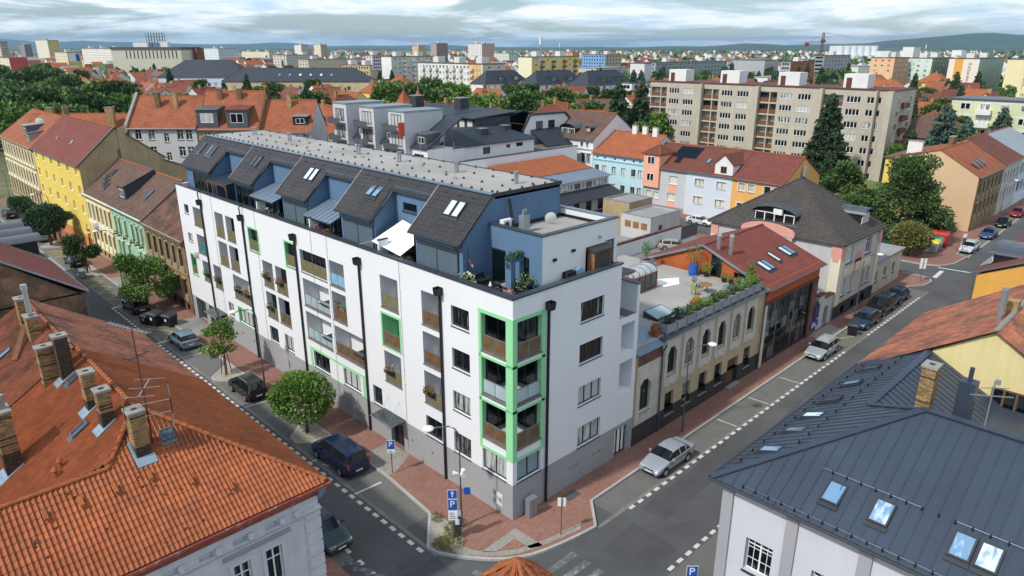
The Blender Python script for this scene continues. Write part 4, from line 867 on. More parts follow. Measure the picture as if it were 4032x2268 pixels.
def house(name, label, cat, M0, w, d, ze, wallm, rows=(), roof=('gable', 11, None, 'tile_orange'), gablem=None, base=None, side_rows=(), left_rows=(), group=None, corn=(), depth=.18, z0=0., simple=False, cornm='white_plain', doors=()):
 """house > wall, roof (> ridge_cap, gutter), window (> pane, sill), cornice"""
 t = thing(name, label, cat, M0.to_translation(), 0, group); gm = gablem or wallm
 def openings(rows): return [(x, x+r['w'], r['z'], r['z']+r['h'], r.get('depth', depth)+.03, False) for r in rows for x in r['xs']]
 fr = openings(rows)+[(dx, dx+dw, -.01+z0, z0+dh, .3, True) for dx, dw, dh in doors]
 if base: ob('wall', wallmesh(w, z0+base[0], ze, fr, depth), wallm, t, M0); ob('plinth', wallmesh(w, z0-.1, z0+base[0], [o for o in fr if o[2] < z0+base[0]-.05 and o[3] <= z0+base[0]+.01] + [(o[0], o[1], z0-.1, z0+base[0], .3, True) for o in fr if o[3] > z0+base[0]+.01 and o[2] < z0+base[0]-.05], depth), base[1], t, M0)
 else: ob('wall', wallmesh(w, z0-.1, ze, fr, depth), wallm, t, M0)
 k = roof[0]
 if k in ('gable', 'lean'):
  zr = roof[1]; yr = d/2 if roof[2] is None else roof[2]; zb = roof[4] if len(roof) > 4 and roof[4] else ze
  pr = [(0, z0-.1), (d, z0-.1), (d, zb), (yr, zr), (0, ze)]
  for x, xx in ((0, .18), (w-.18, w)): ob('gable_wall', MB().extr([(0, y, z) for y, z in pr], (x+(.002 if x == 0 else 0), .004, 0), (xx-(0 if x == 0 else .002), .004, 0)), gm, t, M0)
  R = gable_roof(t, M0, w, d, ze, zr, yr, roof[3], zb=zb)
 else:
  for x, xx in ((0, .18), (w-.18, w)): ob('side_wall', MB().box(x+.002, .004, z0-.1, xx-.002, d, ze), gm, t, M0)
  R = hip_roof(t, M0, w, d, ze, roof[1], roof[3], inset=roof[2], ridge=roof[3] if 'dark' in roof[3] or 'black' in roof[3] else 'clay_ridge') if k == 'hip' else flat_roof(t, M0, w, d, ze, roof[3], roof[1], wallm)
 ob('rear_wall', MB().box(.18, d-.18, z0-.1, w-.18, d, (roof[4] if k == 'gable' and len(roof) > 4 and roof[4] else ze)), wallm, t, M0)
 for r in rows:
  kw = {a: b for a, b in r.items() if a in ('n', 't', 'frame', 'glass', 'sill', 'transom', 'split', 'depth')}; kw.setdefault('depth', depth)
  for x in r['xs']:
   wn = window(t, M0, x, r['z'], r['w'], r['h'], simple=r.get('simple', simple), **kw)
   if r.get('trim'):
    tw, tm, hood = r['trim']; ww, hh = r['w'], r['h']
    def mk():
     mb = MB().box(-tw, -.04, -tw*.3, 0, 0, hh+tw).box(ww, -.04, -tw*.3, ww+tw, 0, hh+tw).box(0, -.04, hh, ww, 0, hh+tw)
     if hood == 1: mb.box(-tw*1.6, -.18, hh+tw, ww+tw*1.6, 0, hh+tw+.14)
     if hood == 2:
      for i in range(5): a = PI*i/5; b = PI*(i+1)/5; c = ww/2; rr = ww/2+tw; mb.hexa([(c+rr*math.cos(b), -.14, hh+tw+.28*math.sin(b)), (c+rr*math.cos(a), -.14, hh+tw+.28*math.sin(a)), (c+rr*math.cos(a), 0, hh+tw+.28*math.sin(a)), (c+rr*math.cos(b), 0, hh+tw+.28*math.sin(b)), (c+rr*math.cos(b), -.14, hh+tw+.12+.28*math.sin(b)), (c+rr*math.cos(a), -.14, hh+tw+.12+.28*math.sin(a)), (c+rr*math.cos(a), 0, hh+tw+.12+.28*math.sin(a)), (c+rr*math.cos(b), 0, hh+tw+.12+.28*math.sin(b))])
     if hood: mb.box(-tw*1.4, -.12, -.75, ww+tw*1.4, 0, -.12)
     return mesh('window_surround', mb, tm)
    ob('window_surround', cached(('tr', round(ww, 2), round(hh, 2), tw, tm, hood), mk), None, wn, M0 @ Matrix.Translation((x, 0, r['z'])))
 for z, h, pr in corn: ob('cornice', MB().extr([(0, -pr, z+h), (0, 0.0, z+h), (0, 0.0, z), (0, -pr*.35, z), (0, -pr*.5, z+h*.4)], (.0, 0, 0), (w, 0, 0)), cornm, t, M0)
 for sr, MS, L in ((side_rows, M0 @ TM((w, 0, 0), PI/2), d), (left_rows, M0 @ TM((0, d, 0), -PI/2), d)):
  for r in sr:
   kw = {a: b for a, b in r.items() if a in ('n', 't', 'frame', 'glass', 'sill', 'transom', 'split')}
   for x in r['xs']: window(t, MS, x, r['z'], r['w'], r['h'], depth=-.02, simple=r.get('simple', simple), **kw)
 for dx, dw, dh in doors: ob('door', MB().box(dx+.03, .14, z0, dx+dw-.03, .2, z0+dh-.03), 'frame_brown', t, M0)
 return t, R
def xs_even(n, w, L, m=None):
 g = (L-n*w)/(n+1) if m is None else 0
 return [round(g+i*(w+g), 3) for i in range(n)] if m is None else [round(m+i*(L-2*m-w)/(n-1), 3) for i in range(n)]
def dormer(par, M0, x, w, y0, z0, h, y1, m='metal_slate', fm=None, roofm=None, win=True, slope=.25, frame='frame_white', n=2):
 """box dormer on the front slope: front face at y0, running back to y1"""
 z1 = z0+h; o = ob('dormer', MB().hexa([(x, y0, z0), (x+w, y0, z0), (x+w, y1, z0+.05), (x, y1, z0+.05), (x, y0, z1), (x+w, y0, z1), (x+w, y1, z1+slope*(y1-y0)*.3), (x, y1, z1+slope*(y1-y0)*.3)]), fm or m, par, M0)
 e = slope*(y1-y0)*.3
 ob('dormer_roof', MB().hexa([(x-.15, y0-.25, z1-.02), (x+w+.15, y0-.25, z1-.02), (x+w+.15, y1, z1+e), (x-.15, y1, z1+e), (x-.15, y0-.25, z1+.1), (x+w+.15, y0-.25, z1+.1), (x+w+.15, y1, z1+e+.1), (x-.15, y1, z1+e+.1)]), roofm or m, o, M0)
 if win: window(o, M0, x+w*.2, z0+h*.25, w*.6, h*.55, depth=y0-.05, n=n, simple=True, sill=None, frame=frame)
 return o
def dish(name, label, loc, rz, r=.35, group='satellite dishes', tilt=.5):
 t = thing(name, label, 'satellite dish', loc, rz, group); M = TM(loc, rz)
 mb = MB(); n = 12
 for k in range(2):
  ra, rb = r*k/2, r*(k+1)/2
  for j in range(n):
   a, b = 2*PI*j/n, 2*PI*(j+1)/n; f = lambda q, th: (q*math.cos(th), -.08+.14*q*q/r-q*math.sin(th)*math.sin(tilt)*.4-.1, q*math.sin(th)*math.cos(tilt*.4)+.45)
   mb.poly([f(ra, a), f(rb, a), f(rb, b), f(ra, b)] if k else [f(0, 0), f(rb, a), f(rb, b)])
 ob('reflector', mb, 'pot_white', t, M, True); ob('mast', MB().tube([(0, 0, 0), (0, 0, .5)], .02, 5).tube([(0, -.05, .2), (0, -.45, .3)], .012, 4).box(-.03, -.5, .27, .03, -.42, .34), 'steel', t, M)
 return t
W1 = dict(frame='frame_brown', glass='glass_dark', n=2, transom=.65, sill='sill_grey')
mat('old_render', '8f7a5c', var=.24, vs_=.6, col2='7d6a50', c2f=.5, c2s=.7, bump=.4, streak=.18); mat('cream_render', 'e0cd93', var=.1, vs_=.6, streak=.1); mat('cream_trim', 'e6dfc0', var=.1); mat('pale_green_render', '9dc4a0', var=.1, vs_=.6); mat('green_trim', 'b9d6ba', var=.1)
mat('yellow_render', 'e0c45c', var=.04, vs_=.3, streak=.05); mat('orange_base', 'bf7a45', var=.1); mat('stained_beige', 'b09c78', var=.16, vs_=.35, col2='93805f', c2f=.45, c2s=.35, streak=.2, bump=.3)
mat('ornate_cream', 'c7b791', var=.16, vs_=.6, streak=.15); mat('ornate_shade', '9f8d68', var=.2, vs_=.6, streak=.2)
# ---- row beside the long facade, same street side
def LM(y): return TM((0, y, 0), -PI/2)
t, R = house('town_house', 'weathered brown ornate house with patchy old tile roof next to the white block', 'house', LM(62.5), 12.5, 11, 8.35, 'old_render', rows=[dict(z=5.2, h=2.1, w=1.0, xs=xs_even(6, 1.0, 12.5, .9), trim=(.14, 'ornate_shade', 2), **W1), dict(z=2.1, h=1.75, w=.95, xs=xs_even(6, .95, 12.5, .9)[1:], trim=(.1, 'ornate_shade', 1), **W1), dict(z=.3, h=.6, w=.7, xs=xs_even(6, .7, 12.5, 1.0)[1:], n=1, frame='frame_brown', glass='glass_dark', sill=None)], roof=('gable', 12.2, 5.4, 'tile_old'), corn=((7.95, .4, .45), (4.35, .28, .2)), base=(1.2, 'brick_wall'), cornm='ornate_shade', doors=((.7, 1.3, 2.9),))
for x, y in ((7.0, 2.3), (10.4, 1.5)): rooflight(R, (LM(62.5) @ Vector((x, y, 8.35+y*.713+.16))), (0, -1, 0), (1, 0, .713), .5, .8, 1, 0, 'roof_glass_dark', 'metal_slate')
t, R = house('town_house', 'pale green ornate house with flower boxes and a flared roof dormer', 'house', LM(74.5), 12.0, 10.5, 8.5, 'pale_green_render', rows=[dict(z=5.1, h=2.2, w=1.0, xs=[.8, 2.3, 4.6, 7.2, 8.9, 10.5], trim=(.14, 'green_trim', 2), frame='frame_white', n=2, transom=.7, sill='sill_white'), dict(z=2.2, h=1.9, w=.95, xs=[.8, 2.3, 4.6, 8.9, 10.5], trim=(.12, 'green_trim', 1), frame='frame_white', n=2, transom=.7, sill='sill_white'), dict(z=.35, h=.6, w=.7, xs=[1, 2.6, 4.6], n=1, frame='frame_brown', glass='glass_dark', sill=None)], roof=('gable', 12.4, 5.2, 'tile_brown'), corn=((8.1, .4, .5), (4.4, .25, .2)), base=(1.1, 'stained_beige'), cornm='green_trim', doors=((6.9, 1.5, 2.9),))
dormer(R, LM(74.5), .4, 2.9, 1.1, 9.2, 1.9, 5.0, 'anthracite', roofm='tile_brown', slope=1.6, n=3); rooflight(R, LM(74.5) @ Vector((7.0, 2.0, 10.15)), (0, -1, 0), (1, 0, .75), 1.0, 1.6, 1, 0, 'roof_glass_dark', 'metal_slate')
for i, x in enumerate((1.3, 2.8, 5.1, 7.7, 9.4, 11.0)):
 p = LM(74.5) @ Vector((x, -.22, 4.95)); plant('flower_box', 'dark red flower box on the '+('first', 'second', 'third', 'fourth', 'fifth', 'sixth')[i]+' upper window of the green house, from left', 'flower box', p, .3, .35, 'leaf_dark', 'petal_dark', 'pot_black', .1, .14, 'window flowers of the green house', 60, .12, (.7, .2))
t, R = house('town_house', 'cream yellow stucco house with garlands under the eaves beside the yellow block', 'house', LM(86.0), 11.5, 10.5, 8.5, 'cream_render', rows=[dict(z=5.0, h=2.3, w=1.0, xs=xs_even(6, 1.0, 11.5, .7), trim=(.2, 'cream_trim', 1), frame='frame_brown', n=2, transom=.7, sill='sill_white', glass='glass_curtain'), dict(z=2.2, h=1.7, w=.95, xs=xs_even(6, .95, 11.5, .7)[1:], trim=(.14, 'cream_trim', 1), frame='frame_brown', n=2, transom=.7, sill='sill_white'), dict(z=.35, h=.6, w=.7, xs=xs_even(6, .7, 11.5, 1.0)[1:], n=1, frame='frame_brown', glass='glass_dark', sill=None)], roof=('gable', 12.6, 5.2, 'tile_brown'), corn=((8.0, .5, .5), (4.35, .3, .22)), base=(1.1, 'stained_beige'), cornm='cream_trim', doors=((.5, 1.5, 3.2),))
for x, y in ((2.2, 2.2), (3.6, 1.6), (2.9, 3.0), (5.0, 1.2)): rooflight(R, LM(86.0) @ Vector((x, y, 8.5+y*.79+.16)), (0, -1, 0), (1, 0, .79), .7, 1.1, 1, 0, 'roof_glass_dark', 'metal_slate')
W2 = dict(frame='frame_white', n=2, sill='sill_white', t=.13, glass='glass_curtain')
t, R = house('apartment_house', 'bright yellow four storey block with dark red roof and orange base', 'apartment house', LM(112.9), 26.7, 11.5, 12.35, 'yellow_render', rows=[dict(z=z, h=1.25, w=1.35, xs=xs_even(6, 1.35, 26.7, 1.2), **W2) for z in (10.7, 7.9, 5.15, 2.4)]+[dict(z=.4, h=.7, w=.9, xs=[9, 10.2, 20], n=1, frame='frame_brown', glass='glass_dark', sill=None)], roof=('gable', 17.0, 5.4, 'tile_red'), gablem='stained_beige', base=(1.7, 'orange_base'), doors=((24.2, 1.7, 3.0),))
ob('verge_flashing', MB().bar((26.8, -.4, 12.2), (26.8, 5.4, 17.25), .35, .1), 'metal_slate', t, LM(112.9)); ob('rear_wing', MB().extr([(0, 11.3, 0), (0, 20, 0), (0, 20, 8.2), (0, 11.3, 11.9)], (14, 0, 0), (26.68, 0, 0)), 'stained_beige', t, LM(112.9))
ob('rear_wing_roof', MB().hexa([(13.8, 11.3, 11.9), (26.85, 11.3, 11.9), (26.85, 20.4, 8.1), (13.8, 20.4, 8.1), (13.8, 11.3, 12.05), (26.85, 11.3, 12.05), (26.85, 20.4, 8.25), (13.8, 20.4, 8.25)]), 'metal_slate', t, LM(112.9)); ob('wall_pilaster', MB().box(26.6, 5.6, 9.5, 26.85, 6.6, 17.0), 'stained_beige', t, LM(112.9))
for x, y in ((8, 2), (16, 2)): rooflight(R, LM(112.9) @ Vector((x, y, 12.35+y*.86+.16)), (0, -1, 0), (1, 0, .86), .6, .5, 1, 0, 'roof_glass', 'zinc')
t, R = house('apartment_house', 'cream ornate corner block with rows of tall windows and grey dormers, beyond the yellow one', 'apartment house', LM(138), 24.8, 12, 12.1, 'ornate_cream', rows=[dict(z=z, h=2.0, w=1.0, xs=xs_even(11, 1.0, 24.8, 1.0), trim=(.18, 'ornate_shade' if z < 4 else 'cream_trim', 1), **W1) for z in (9.2, 5.6, 2.2)], roof=('gable', 16.5, 6, 'tile_orange'), corn=((11.5, .5, .55), (8.3, .3, .25), (4.6, .3, .3)), base=(1.2, 'cement'), cornm='ornate_shade')
dormer(R, LM(138), 14.5, 2.6, 1.2, 13.0, 2.0, 5.6, 'zinc', 'metal_slate', 'zinc'); dormer(R, LM(138), 19.5, 1.4, .6, 12.6, 1.4, 4.6, 'zinc', 'zinc', 'metal_slate', slope=.5, n=1)
for y, x in ((113.4, 5.5), (86.5, 5.2)): chimney(t, Matrix(), x, y-.3, 15.0 if y > 100 else 11.5, 18.3 if y > 100 else 14.0, .9, .6, 'brick_yellow')
# ---------------------------------------------------------------- street side to the right of the white block
mat('peeling_render', 'c9c4ba', var=.15, vs_=.5, col2='a59a80', c2f=.38, c2s=.6, bump=.4, streak=.15); mat('factory_beige', 'b8aa90', var=.14, vs_=.5, streak=.15, bump=.2); mat('factory_white', 'c6c4c0', var=.1, vs_=.6, streak=.12); mat('black_tile_base', '3d3d3e', var=.12, pat='brick', pw=.3, ph=.15, mort=.7)
mat('corrugated', '8ea2b4', rough=.4, metal=.45, var=.1, pat='wave', pw=.18, bump=1.); mat('brick_orange_wall', 'a9572c', var=.15, vs_=.5, col2='914a28', c2f=.4, bump=.2); mat('villa_grey', 'bcbbba', var=.08, vs_=.4, streak=.1, bump=.15); mat('villa_pink', 'd59a8a', var=.12); mat('villa_cream', 'd9d2bd', var=.1)
t = thing('annex_house', 'narrow crumbling annex with blue corrugated roof between white block and old factory', 'annex', (12.2, 0, 0)); M0 = TM((12.25, .02, 0))
ob('wall', wallmesh(3.25, 1.55, 6.3, [(.75, 2.05, 2.5, 5.05, .3)], .3), 'peeling_render', t, M0); ob('brick_gable', MB().box(0, 0, 6.3, 3.25, .3, 7.3), 'brick_wall', t, M0); ob('plinth', MB().box(0, -.05, 0, 3.25, .3, 1.55), 'black_tile_base', t, M0)
w = window(t, M0, .75, 2.5, 1.3, 2.55, .22, 2, .05, 'frame_dark', 'glass', 'cement', split=6); [ob('window_corner', MB().extr(q, (0, .01, 0), (0, .28, 0)), 'peeling_render', t, M0) for q in ([(.75, 0, 5.05), (.75, 0, 4.6), (1.15, 0, 5.05)], [(2.05, 0, 5.05), (1.65, 0, 5.05), (2.05, 0, 4.6)])]
ob('roof', MB().hexa([(-.02, -.3, 7.35), (3.35, -.3, 7.35), (3.0, 3, 8.3), (-.02, 3, 8.3), (-.02, -.3, 7.39), (3.35, -.3, 7.39), (3.0, 3, 8.34), (-.02, 3, 8.34)]), 'corrugated', t, M0); ob('pilaster', MB().box(-.02, -.04, 1.55, .22, 0, 7.3), 'stained_beige', t, M0)
ob('downpipe', MB().tube([(3.2, -.12, 0), (3.2, -.12, 6.7), (3.3, -.35, 7.25)], .07, 6), 'metal_slate', t, M0); ob('rear_wall', MB().box(0, .3, 0, .2, 12, 7.3).box(.2, 11.8, 0, 3.25, 12, 7.3), 'peeling_render', t, M0)
FX = 15.55; FW_ = 15.85
t = thing('factory_building', 'old two storey factory with octagonal arched windows and planted roof terrace', 'factory', (FX, 0, 0)); M0 = TM((FX, .0, 0)); FAC = t
cx = [1.35, 3.75, 6.2, 8.65, 11.1, 13.55]
up = [(x-.6, x+.6, 4.42, 6.68, .3) for x in cx]; lo = [(x-.6, x+.6, 1.0 if i != 4 else .15, 2.88, .3) for i, x in enumerate(cx)]; lo[4] = (cx[4]-.9, cx[4]+.9, .15, 2.6, .4)
ob('wall', wallmesh(FW_, 1.6, 7.5, up+[(a, b, max(c, 1.6), d, e) for a, b, c, d, e in lo], .3), 'factory_beige', t, M0); ob('plinth', wallmesh(FW_, -.02, 1.6, [(a, b, c, 1.6, e) for a, b, c, d, e in lo], .3), 'black_tile_base', t, M0 @ Matrix.Translation((0, -.03, 0)))
for i, x in enumerate(cx):
 w = window(t, M0, x-.6, 4.42, 1.2, 2.26, .22, 2, .05, 'frame_dark', 'glass', 'cement', split=5)
 for q in ([(x-.6, 0, 6.68), (x-.6, 0, 6.15), (x-.25, 0, 6.68)], [(x+.6, 0, 6.68), (x+.25, 0, 6.68), (x+.6, 0, 6.15)]): ob('window_corner', MB().extr(q, (0, -.02, 0), (0, .28, 0)), 'factory_white', w, M0)
 pn = wallmesh(2.0, 3.75, 7.35, [(.4, 1.6, 4.42, 6.68, .03)], .03); o = ob('white_panel', pn, 'factory_white', t, M0 @ Matrix.Translation((x-1.0, -.03, 0)))
 ob('panel_point', MB().extr([(.0, 0, 3.75), (.5, 0, 3.4), (1.0, 0, 3.62), (1.5, 0, 3.4), (2.0, 0, 3.75)], (0, -.03, 0), (0, 0, 0)), 'factory_white', o, M0 @ Matrix.Translation((x-1.0, 0, 0)))
 if i != 4: window(t, M0, x-.6, lo[i][2], 1.2, lo[i][3]-lo[i][2], .22, 2, .05, 'frame_dark', 'glass', 'cement', split=4)
ob('door', MB().box(cx[4]-.88, .3, .15, cx[4]+.88, .36, 2.58), 'frame_brown', t, M0); ob('door_step', MB().box(cx[4]-1, -.4, 0, cx[4]+1, .0, .14), 'cement', t, M0)
ob('cornice', MB().extr([(0, -.4, 7.7), (0, .3, 7.7), (0, .3, 7.5), (0, 0, 7.45), (0, -.12, 7.5)], (-.1, 0, 0), (FW_+.05, 0, 0)), 'metal_slate', t, M0)
ob('roof_terrace', MB().box(-3.2, .3, 7.4, FW_-.1, 15.5, 7.68), 'roof_membrane', t, M0); ob('rear_wall', MB().box(0, 15.3, 0, FW_, 15.5, 7.4).box(0, .3, 0, .2, 15.3, 7.4).box(FW_-.2, .3, 0, FW_-.02, 15.3, 7.4), 'factory_beige', t, M0)
ob('downpipe', MB().tube([(FW_-.2, -.15, 0), (FW_-.2, -.15, 7.1), (FW_-.2, -.35, 7.45)], .07, 6), 'metal_slate', t, M0)
bp = thing('brick_pile', 'loose heap of broken bricks at the factory roof corner', 'brick pile', (15.6, .8, 7.7))
bm = mesh('brick', MB().box(-.14, -.07, 0, .14, .07, .07), 'brick_red')
for k in range(60):
 a = rnd.random(); ob('brick', bm, None, bp, TM((15.5+rnd.uniform(-.3, .5), .9+rnd.uniform(-.5, .5)*(1-a), 7.69+a*.9), rnd.uniform(0, 6)) @ Matrix.Rotation(rnd.uniform(-.4, .4), 4, 'X'))
# planter boxes on the roof edge
mat('planter_grey', '8f979c', rough=.7, var=.12, vs_=2, rand=.08)
ORD = ['first', 'second', 'third', 'fourth', 'fifth', 'sixth', 'seventh', 'eighth', 'ninth', 'tenth', 'eleventh', 'twelfth']
def planter(label, loc, w=1.15, leaf='leaf_green', h=.9, rz=0., n=420, group='grey planters on the factory roof'):
 t = thing('planter', label, 'planter', loc, rz, group); M = TM(loc, rz)
 mb = MB().box(-w/2, -.42, .1, w/2, -.37, .78).box(-w/2, .37, .1, w/2, .42, .78).box(-w/2, -.37, .1, -w/2+.05, .37, .78).box(w/2-.05, -.37, .1, w/2, .37, .78)
 for sx in (-1, 1):
  for sy in (-1, 1): mb.box(sx*(w/2-.03)-.06, sy*.38-.06, 0, sx*(w/2-.03)+.06, sy*.38+.06, .84)
 ob('box', mb, 'planter_grey', t, M); ob('soil', MB().box(-w/2+.05, -.37, .15, w/2-.05, .37, .7), 'soil', t, M)
 mb = MB(); leaves(mb, np.vstack([blob_pts(n//4, (rnd.uniform(-.35, .35)*w, rnd.uniform(-.2, .2), .75+h*rnd.uniform(.3, .75)), rnd.uniform(.25, .5), h*.4) for _ in range(4)]), .14); mb.tube([(0, 0, .6), (.05, 0, .7+h*.6)], [.03, .02], 5); ob('shrub', mb, leaf, t, M)
for i in range(11):
 planter(f'{ORD[i]} grey planter box from the brick pile along the roof edge of the old factory', (16.8+i*1.32, .55, 7.7), leaf=rnd.choice(['leaf_green', 'leaf_dark', 'leaf_blue', 'leaf_bright']), h=rnd.uniform(.5, 1.1))
planter('tall leafy planter on the factory roof close to the orange gable', (30.6, 1.3, 7.7), leaf='leaf_green', h=1.9, n=700)
for i, (x, y, h) in enumerate(((29.3, 11.3, 1.8), (27.2, 14.2, 1.5), (23.5, 14.0, 1.2), (20.5, 13.3, 1.4), (18.0, 13.5, 1.1))): planter(f'{ORD[i]} planter in the rear row of the roof terrace, counted from the orange gable', (x, y, 7.7), leaf='leaf_bright' if i % 2 else 'leaf_green', h=h, n=500)
# greenhouse
t = thing('greenhouse', 'small red framed greenhouse with barrel roof on the factory terrace', 'greenhouse', (22.6, 9.2, 7.7), 0); M = TM((21.6, 7.2, 7.7)); w, d, h = 3.4, 1.9, 1.5
mat('red_wood', '8a4430', rough=.6, var=.15); mb = MB()
for x in (0, .85, 1.7, 2.55, 3.4):
 for y in (0, d): mb.box(x-.04, y-.04, 0, x+.04, y+.04, h)
for z in (0, h-.06):
 for y in (0, d): mb.box(-.04, y-.03, z, w+.04, y+.03, z+.07)
 for x in (0, w): mb.box(x-.03, 0, z, x+.03, d, z+.07)
ar = [(d/2-d/2*math.cos(PI*i/8), h+.55*math.sin(PI*i/8)) for i in range(9)]
for x in (0, .85, 1.7, 2.55, 3.4):
 for (y0, z0), (y1, z1) in zip(ar, ar[1:]): mb.bar((x, y0, z0), (x, y1, z1), .05)
ob('frame', mb, 'red_wood', t, M)
for k in range(4):
 p = MB()
 for (y0, z0), (y1, z1) in zip(ar, ar[1:]): p.poly([(k*.85+.03, y0, z0), (k*.85+.82, y0, z0), (k*.85+.82, y1, z1), (k*.85+.03, y1, z1)])
 ob('roof_sheet', p, 'pale_glass_panel', t, M); ob('side_pane', MB().box(k*.85+.05, -.005, .07, k*.85+.8, .005, h-.07), 'dark_glass_panel', t, M)
ob('side_pane', MB().box(-.005, .04, .07, .005, d-.04, h-.07), 'dark_glass_panel', t, M)
def chair(label, loc, rz, m, seatm, cat='chair', group='roof terrace seats'):
 t = thing('garden_chair', label, cat, loc, rz, group); M = TM(loc, rz)
 for x in (-.24, .24):
  for y in (-.22, .22): ob('leg', MB().bar((x, y, 0), (x*.9, y*.9, .42), .04), m, t, M)
 ob('seat', MB().box(-.27, -.25, .42, .27, .25, .47), seatm, t, M); ob('backrest', MB().hexa([(-.27, .22, .47), (.27, .22, .47), (.27, .27, .47), (-.27, .27, .47), (-.27, .36, 1.0), (.27, .36, 1.0), (.27, .41, 1.0), (-.27, .41, 1.0)]), seatm, t, M); ob('armrest', MB().box(-.3, -.2, .64, -.25, .3, .67).box(.25, -.2, .64, .3, .3, .67), m, t, M)
mat('lime_fabric', '9db544', rough=.9); mat('orange_fabric', 'e0692b', rough=.9)
chair('garden chair with lime green cushion on the factory terrace', (25.6, 3.6, 7.7), 1.2, 'wood_brown', 'lime_fabric'); chair('wooden garden chair with pale seat beyond the round terrace table', (27.4, 4.6, 7.7), -.3, 'wood_brown', 'fabric_grey')
t = thing('garden_table', 'round brown garden table between two chairs on the factory terrace', 'table', (26.9, 3.4, 7.7)); M = TM((26.9, 3.4, 7.7)); ob('table_top', MB().prism([(.6*math.cos(a*PI/8), .6*math.sin(a*PI/8)) for a in range(16)], .7, .74), 'wood_pale', t, M)
for k in range(3): ob('leg', MB().bar((.4*math.cos(k*2.1), .4*math.sin(k*2.1), 0), (.1*math.cos(k*2.1), .1*math.sin(k*2.1), .7), .05), 'wood_brown', t, M)
t = thing('sun_lounger', 'low lounger with bright orange cover on the factory terrace', 'lounger', (23.6, 2.3, 7.7)); M = TM((23.2, 2.0, 7.7), .2); ob('frame', MB().box(0, 0, .2, 1.5, .05, .26).box(0, .55, .2, 1.5, .6, .26), 'wood_brown', t, M); ob('cover', MB().hexa([(0, 0, .27), (1.4, 0, .27), (1.4, .6, .27), (0, .6, .27), (0, .05, .33), (1.4, .0, .36), (1.35, .6, .4), (.1, .6, .32)]), 'orange_fabric', t, M)
for k in (0, 1): ob('leg', MB().box(.1+k*1.2, 0, 0, .16+k*1.2, .6, .2), 'wood_brown', t, M)
t = thing('barrel', 'bright blue plastic barrel planter beside the orange gable wall', 'barrel', (30.4, 6.8, 7.7)); ob('body', MB().tube([(30.4, 6.8, 7.7), (30.4, 6.8, 8.1), (30.4, 6.8, 8.75)], [.4, .46, .42], 12), 'pot_blue', t); mb = MB(); leaves(mb, blob_pts(300, (30.4, 6.8, 9.8), .8, .9), .16); mb.tube([(30.4, 6.8, 8.7), (30.4, 6.8, 9.8)], [.04, .02], 5); ob('dry_shrub', mb, 'leaf_olive', t)
plant('potted_shrub', 'bright green potted shrub between blue barrel and terrace door', 'potted plant', (30.9, 5.7, 7.7), .5, 1.0, 'leaf_bright', None, 'pot_black', .3, .4, None, 260, .14)
for i, (x, y) in enumerate(((30.6, 3.7), (30.6, 3.0), (30.7, 2.2))): plant('potted_shrub', f'{ORD[i]} small black pot plant along the orange gable, counted from its door', 'potted plant', (x, y, 7.7), .35, .5, 'leaf_green', None, 'pot_black', .25, .35, 'pots by the orange gable', 140, .12)
t = thing('ground_sheet', 'white plastic sheet lying on the factory terrace beside the greenhouse', 'sheet'); ob('sheet', MB().poly([(25.5, 6.7, 7.69), (27.2, 6.2, 7.69), (28.8, 7.3, 7.69), (26.6, 8.6, 7.69)]).box(25.7, 7.0, 7.684, 27.4, 7.6, 7.7), 'fabric_white', t)
t = thing('skylight_hatch', 'low sloping glass hatch in the factory roof behind the planters', 'skylight', (19.2, 3.0, 7.7)); ob('frame', MB().hexa([(18.0, 2.2, 7.68), (20.4, 2.2, 7.68), (20.4, 3.6, 7.68), (18.0, 3.6, 7.68), (18.0, 2.2, 7.85), (20.4, 2.2, 7.85), (20.4, 3.6, 8.2), (18.0, 3.6, 8.2)]), 'anthracite', t); ob('pane', MB().hexa([(18.1, 2.3, 7.87), (20.3, 2.3, 7.87), (20.3, 3.5, 8.18), (18.1, 3.5, 8.18), (18.1, 2.3, 7.89), (20.3, 2.3, 7.89), (20.3, 3.5, 8.2), (18.1, 3.5, 8.2)]), 'pale_glass_panel', t)
t = thing('roof_hatch_box', 'white boxy roof exit next to the white block on the factory terrace', 'roof exit', (16.4, 4.3, 7.7)); ob('body', MB().box(15.0, 4.0, 7.68, 17.2, 5.6, 9.3), 'white_plain', t); ob('lid', MB().box(14.9, 3.9, 9.3, 17.3, 5.7, 9.4), 'fabric_white', t)
# red gabled workshop with glass front
GX, GW = 31.62, 11.2; M0 = TM((GX, 0, 0)); t = thing('workshop_building', 'orange brick workshop with dark red shingle roof and tall glazed street front', 'workshop', (GX, 0, 0)); WS = t
ob('wall', MB().box(0, 0, 6.25, GW, .35, 7.9).box(0, 0, 0, .55, .35, 6.25), 'brick_orange_wall', t, M0); ob('pillar', MB().box(-.02, -.04, 0, .5, 0, 6.2), 'peeling_render', t, M0); ob('pillar', MB().box(GW-1.2, -.03, 0, GW, .35, 6.25), 'brick_wall', t, M0)
ob('steel_beam', MB().box(.0, -.1, 6.1, GW-.1, .0, 6.35), 'frame_red_brown', t, M0)
gw = GW-1.75; o = ob('glass_front', MB(), None, None) if False else ob('glazing_frame', MB().box(.55, .1, 0, GW-1.2, .2, .25), 'frame_dark', t, M0)
for i in range(9): ob('mullion', MB().box(.55+gw*i/8-.03, .12, .25, .55+gw*i/8+.03, .2, 6.25), 'steel' if i in (2, 5) else 'frame_dark', o, M0)
for k in range(5): ob('transom_bar', MB().box(.55, .13, .25+k*1.2, GW-1.2, .19, .3+k*1.2), 'frame_dark', o, M0)
for i in range(8):
 for k in range(5): ob('pane', cached('wpane', lambda: mesh('pane', MB().box(.03, .155, .05, gw/8-.03, .165, 1.15), 'glass_dark')), None, o, M0 @ Matrix.Translation((.55+gw*i/8, 0, .25+k*1.2)))
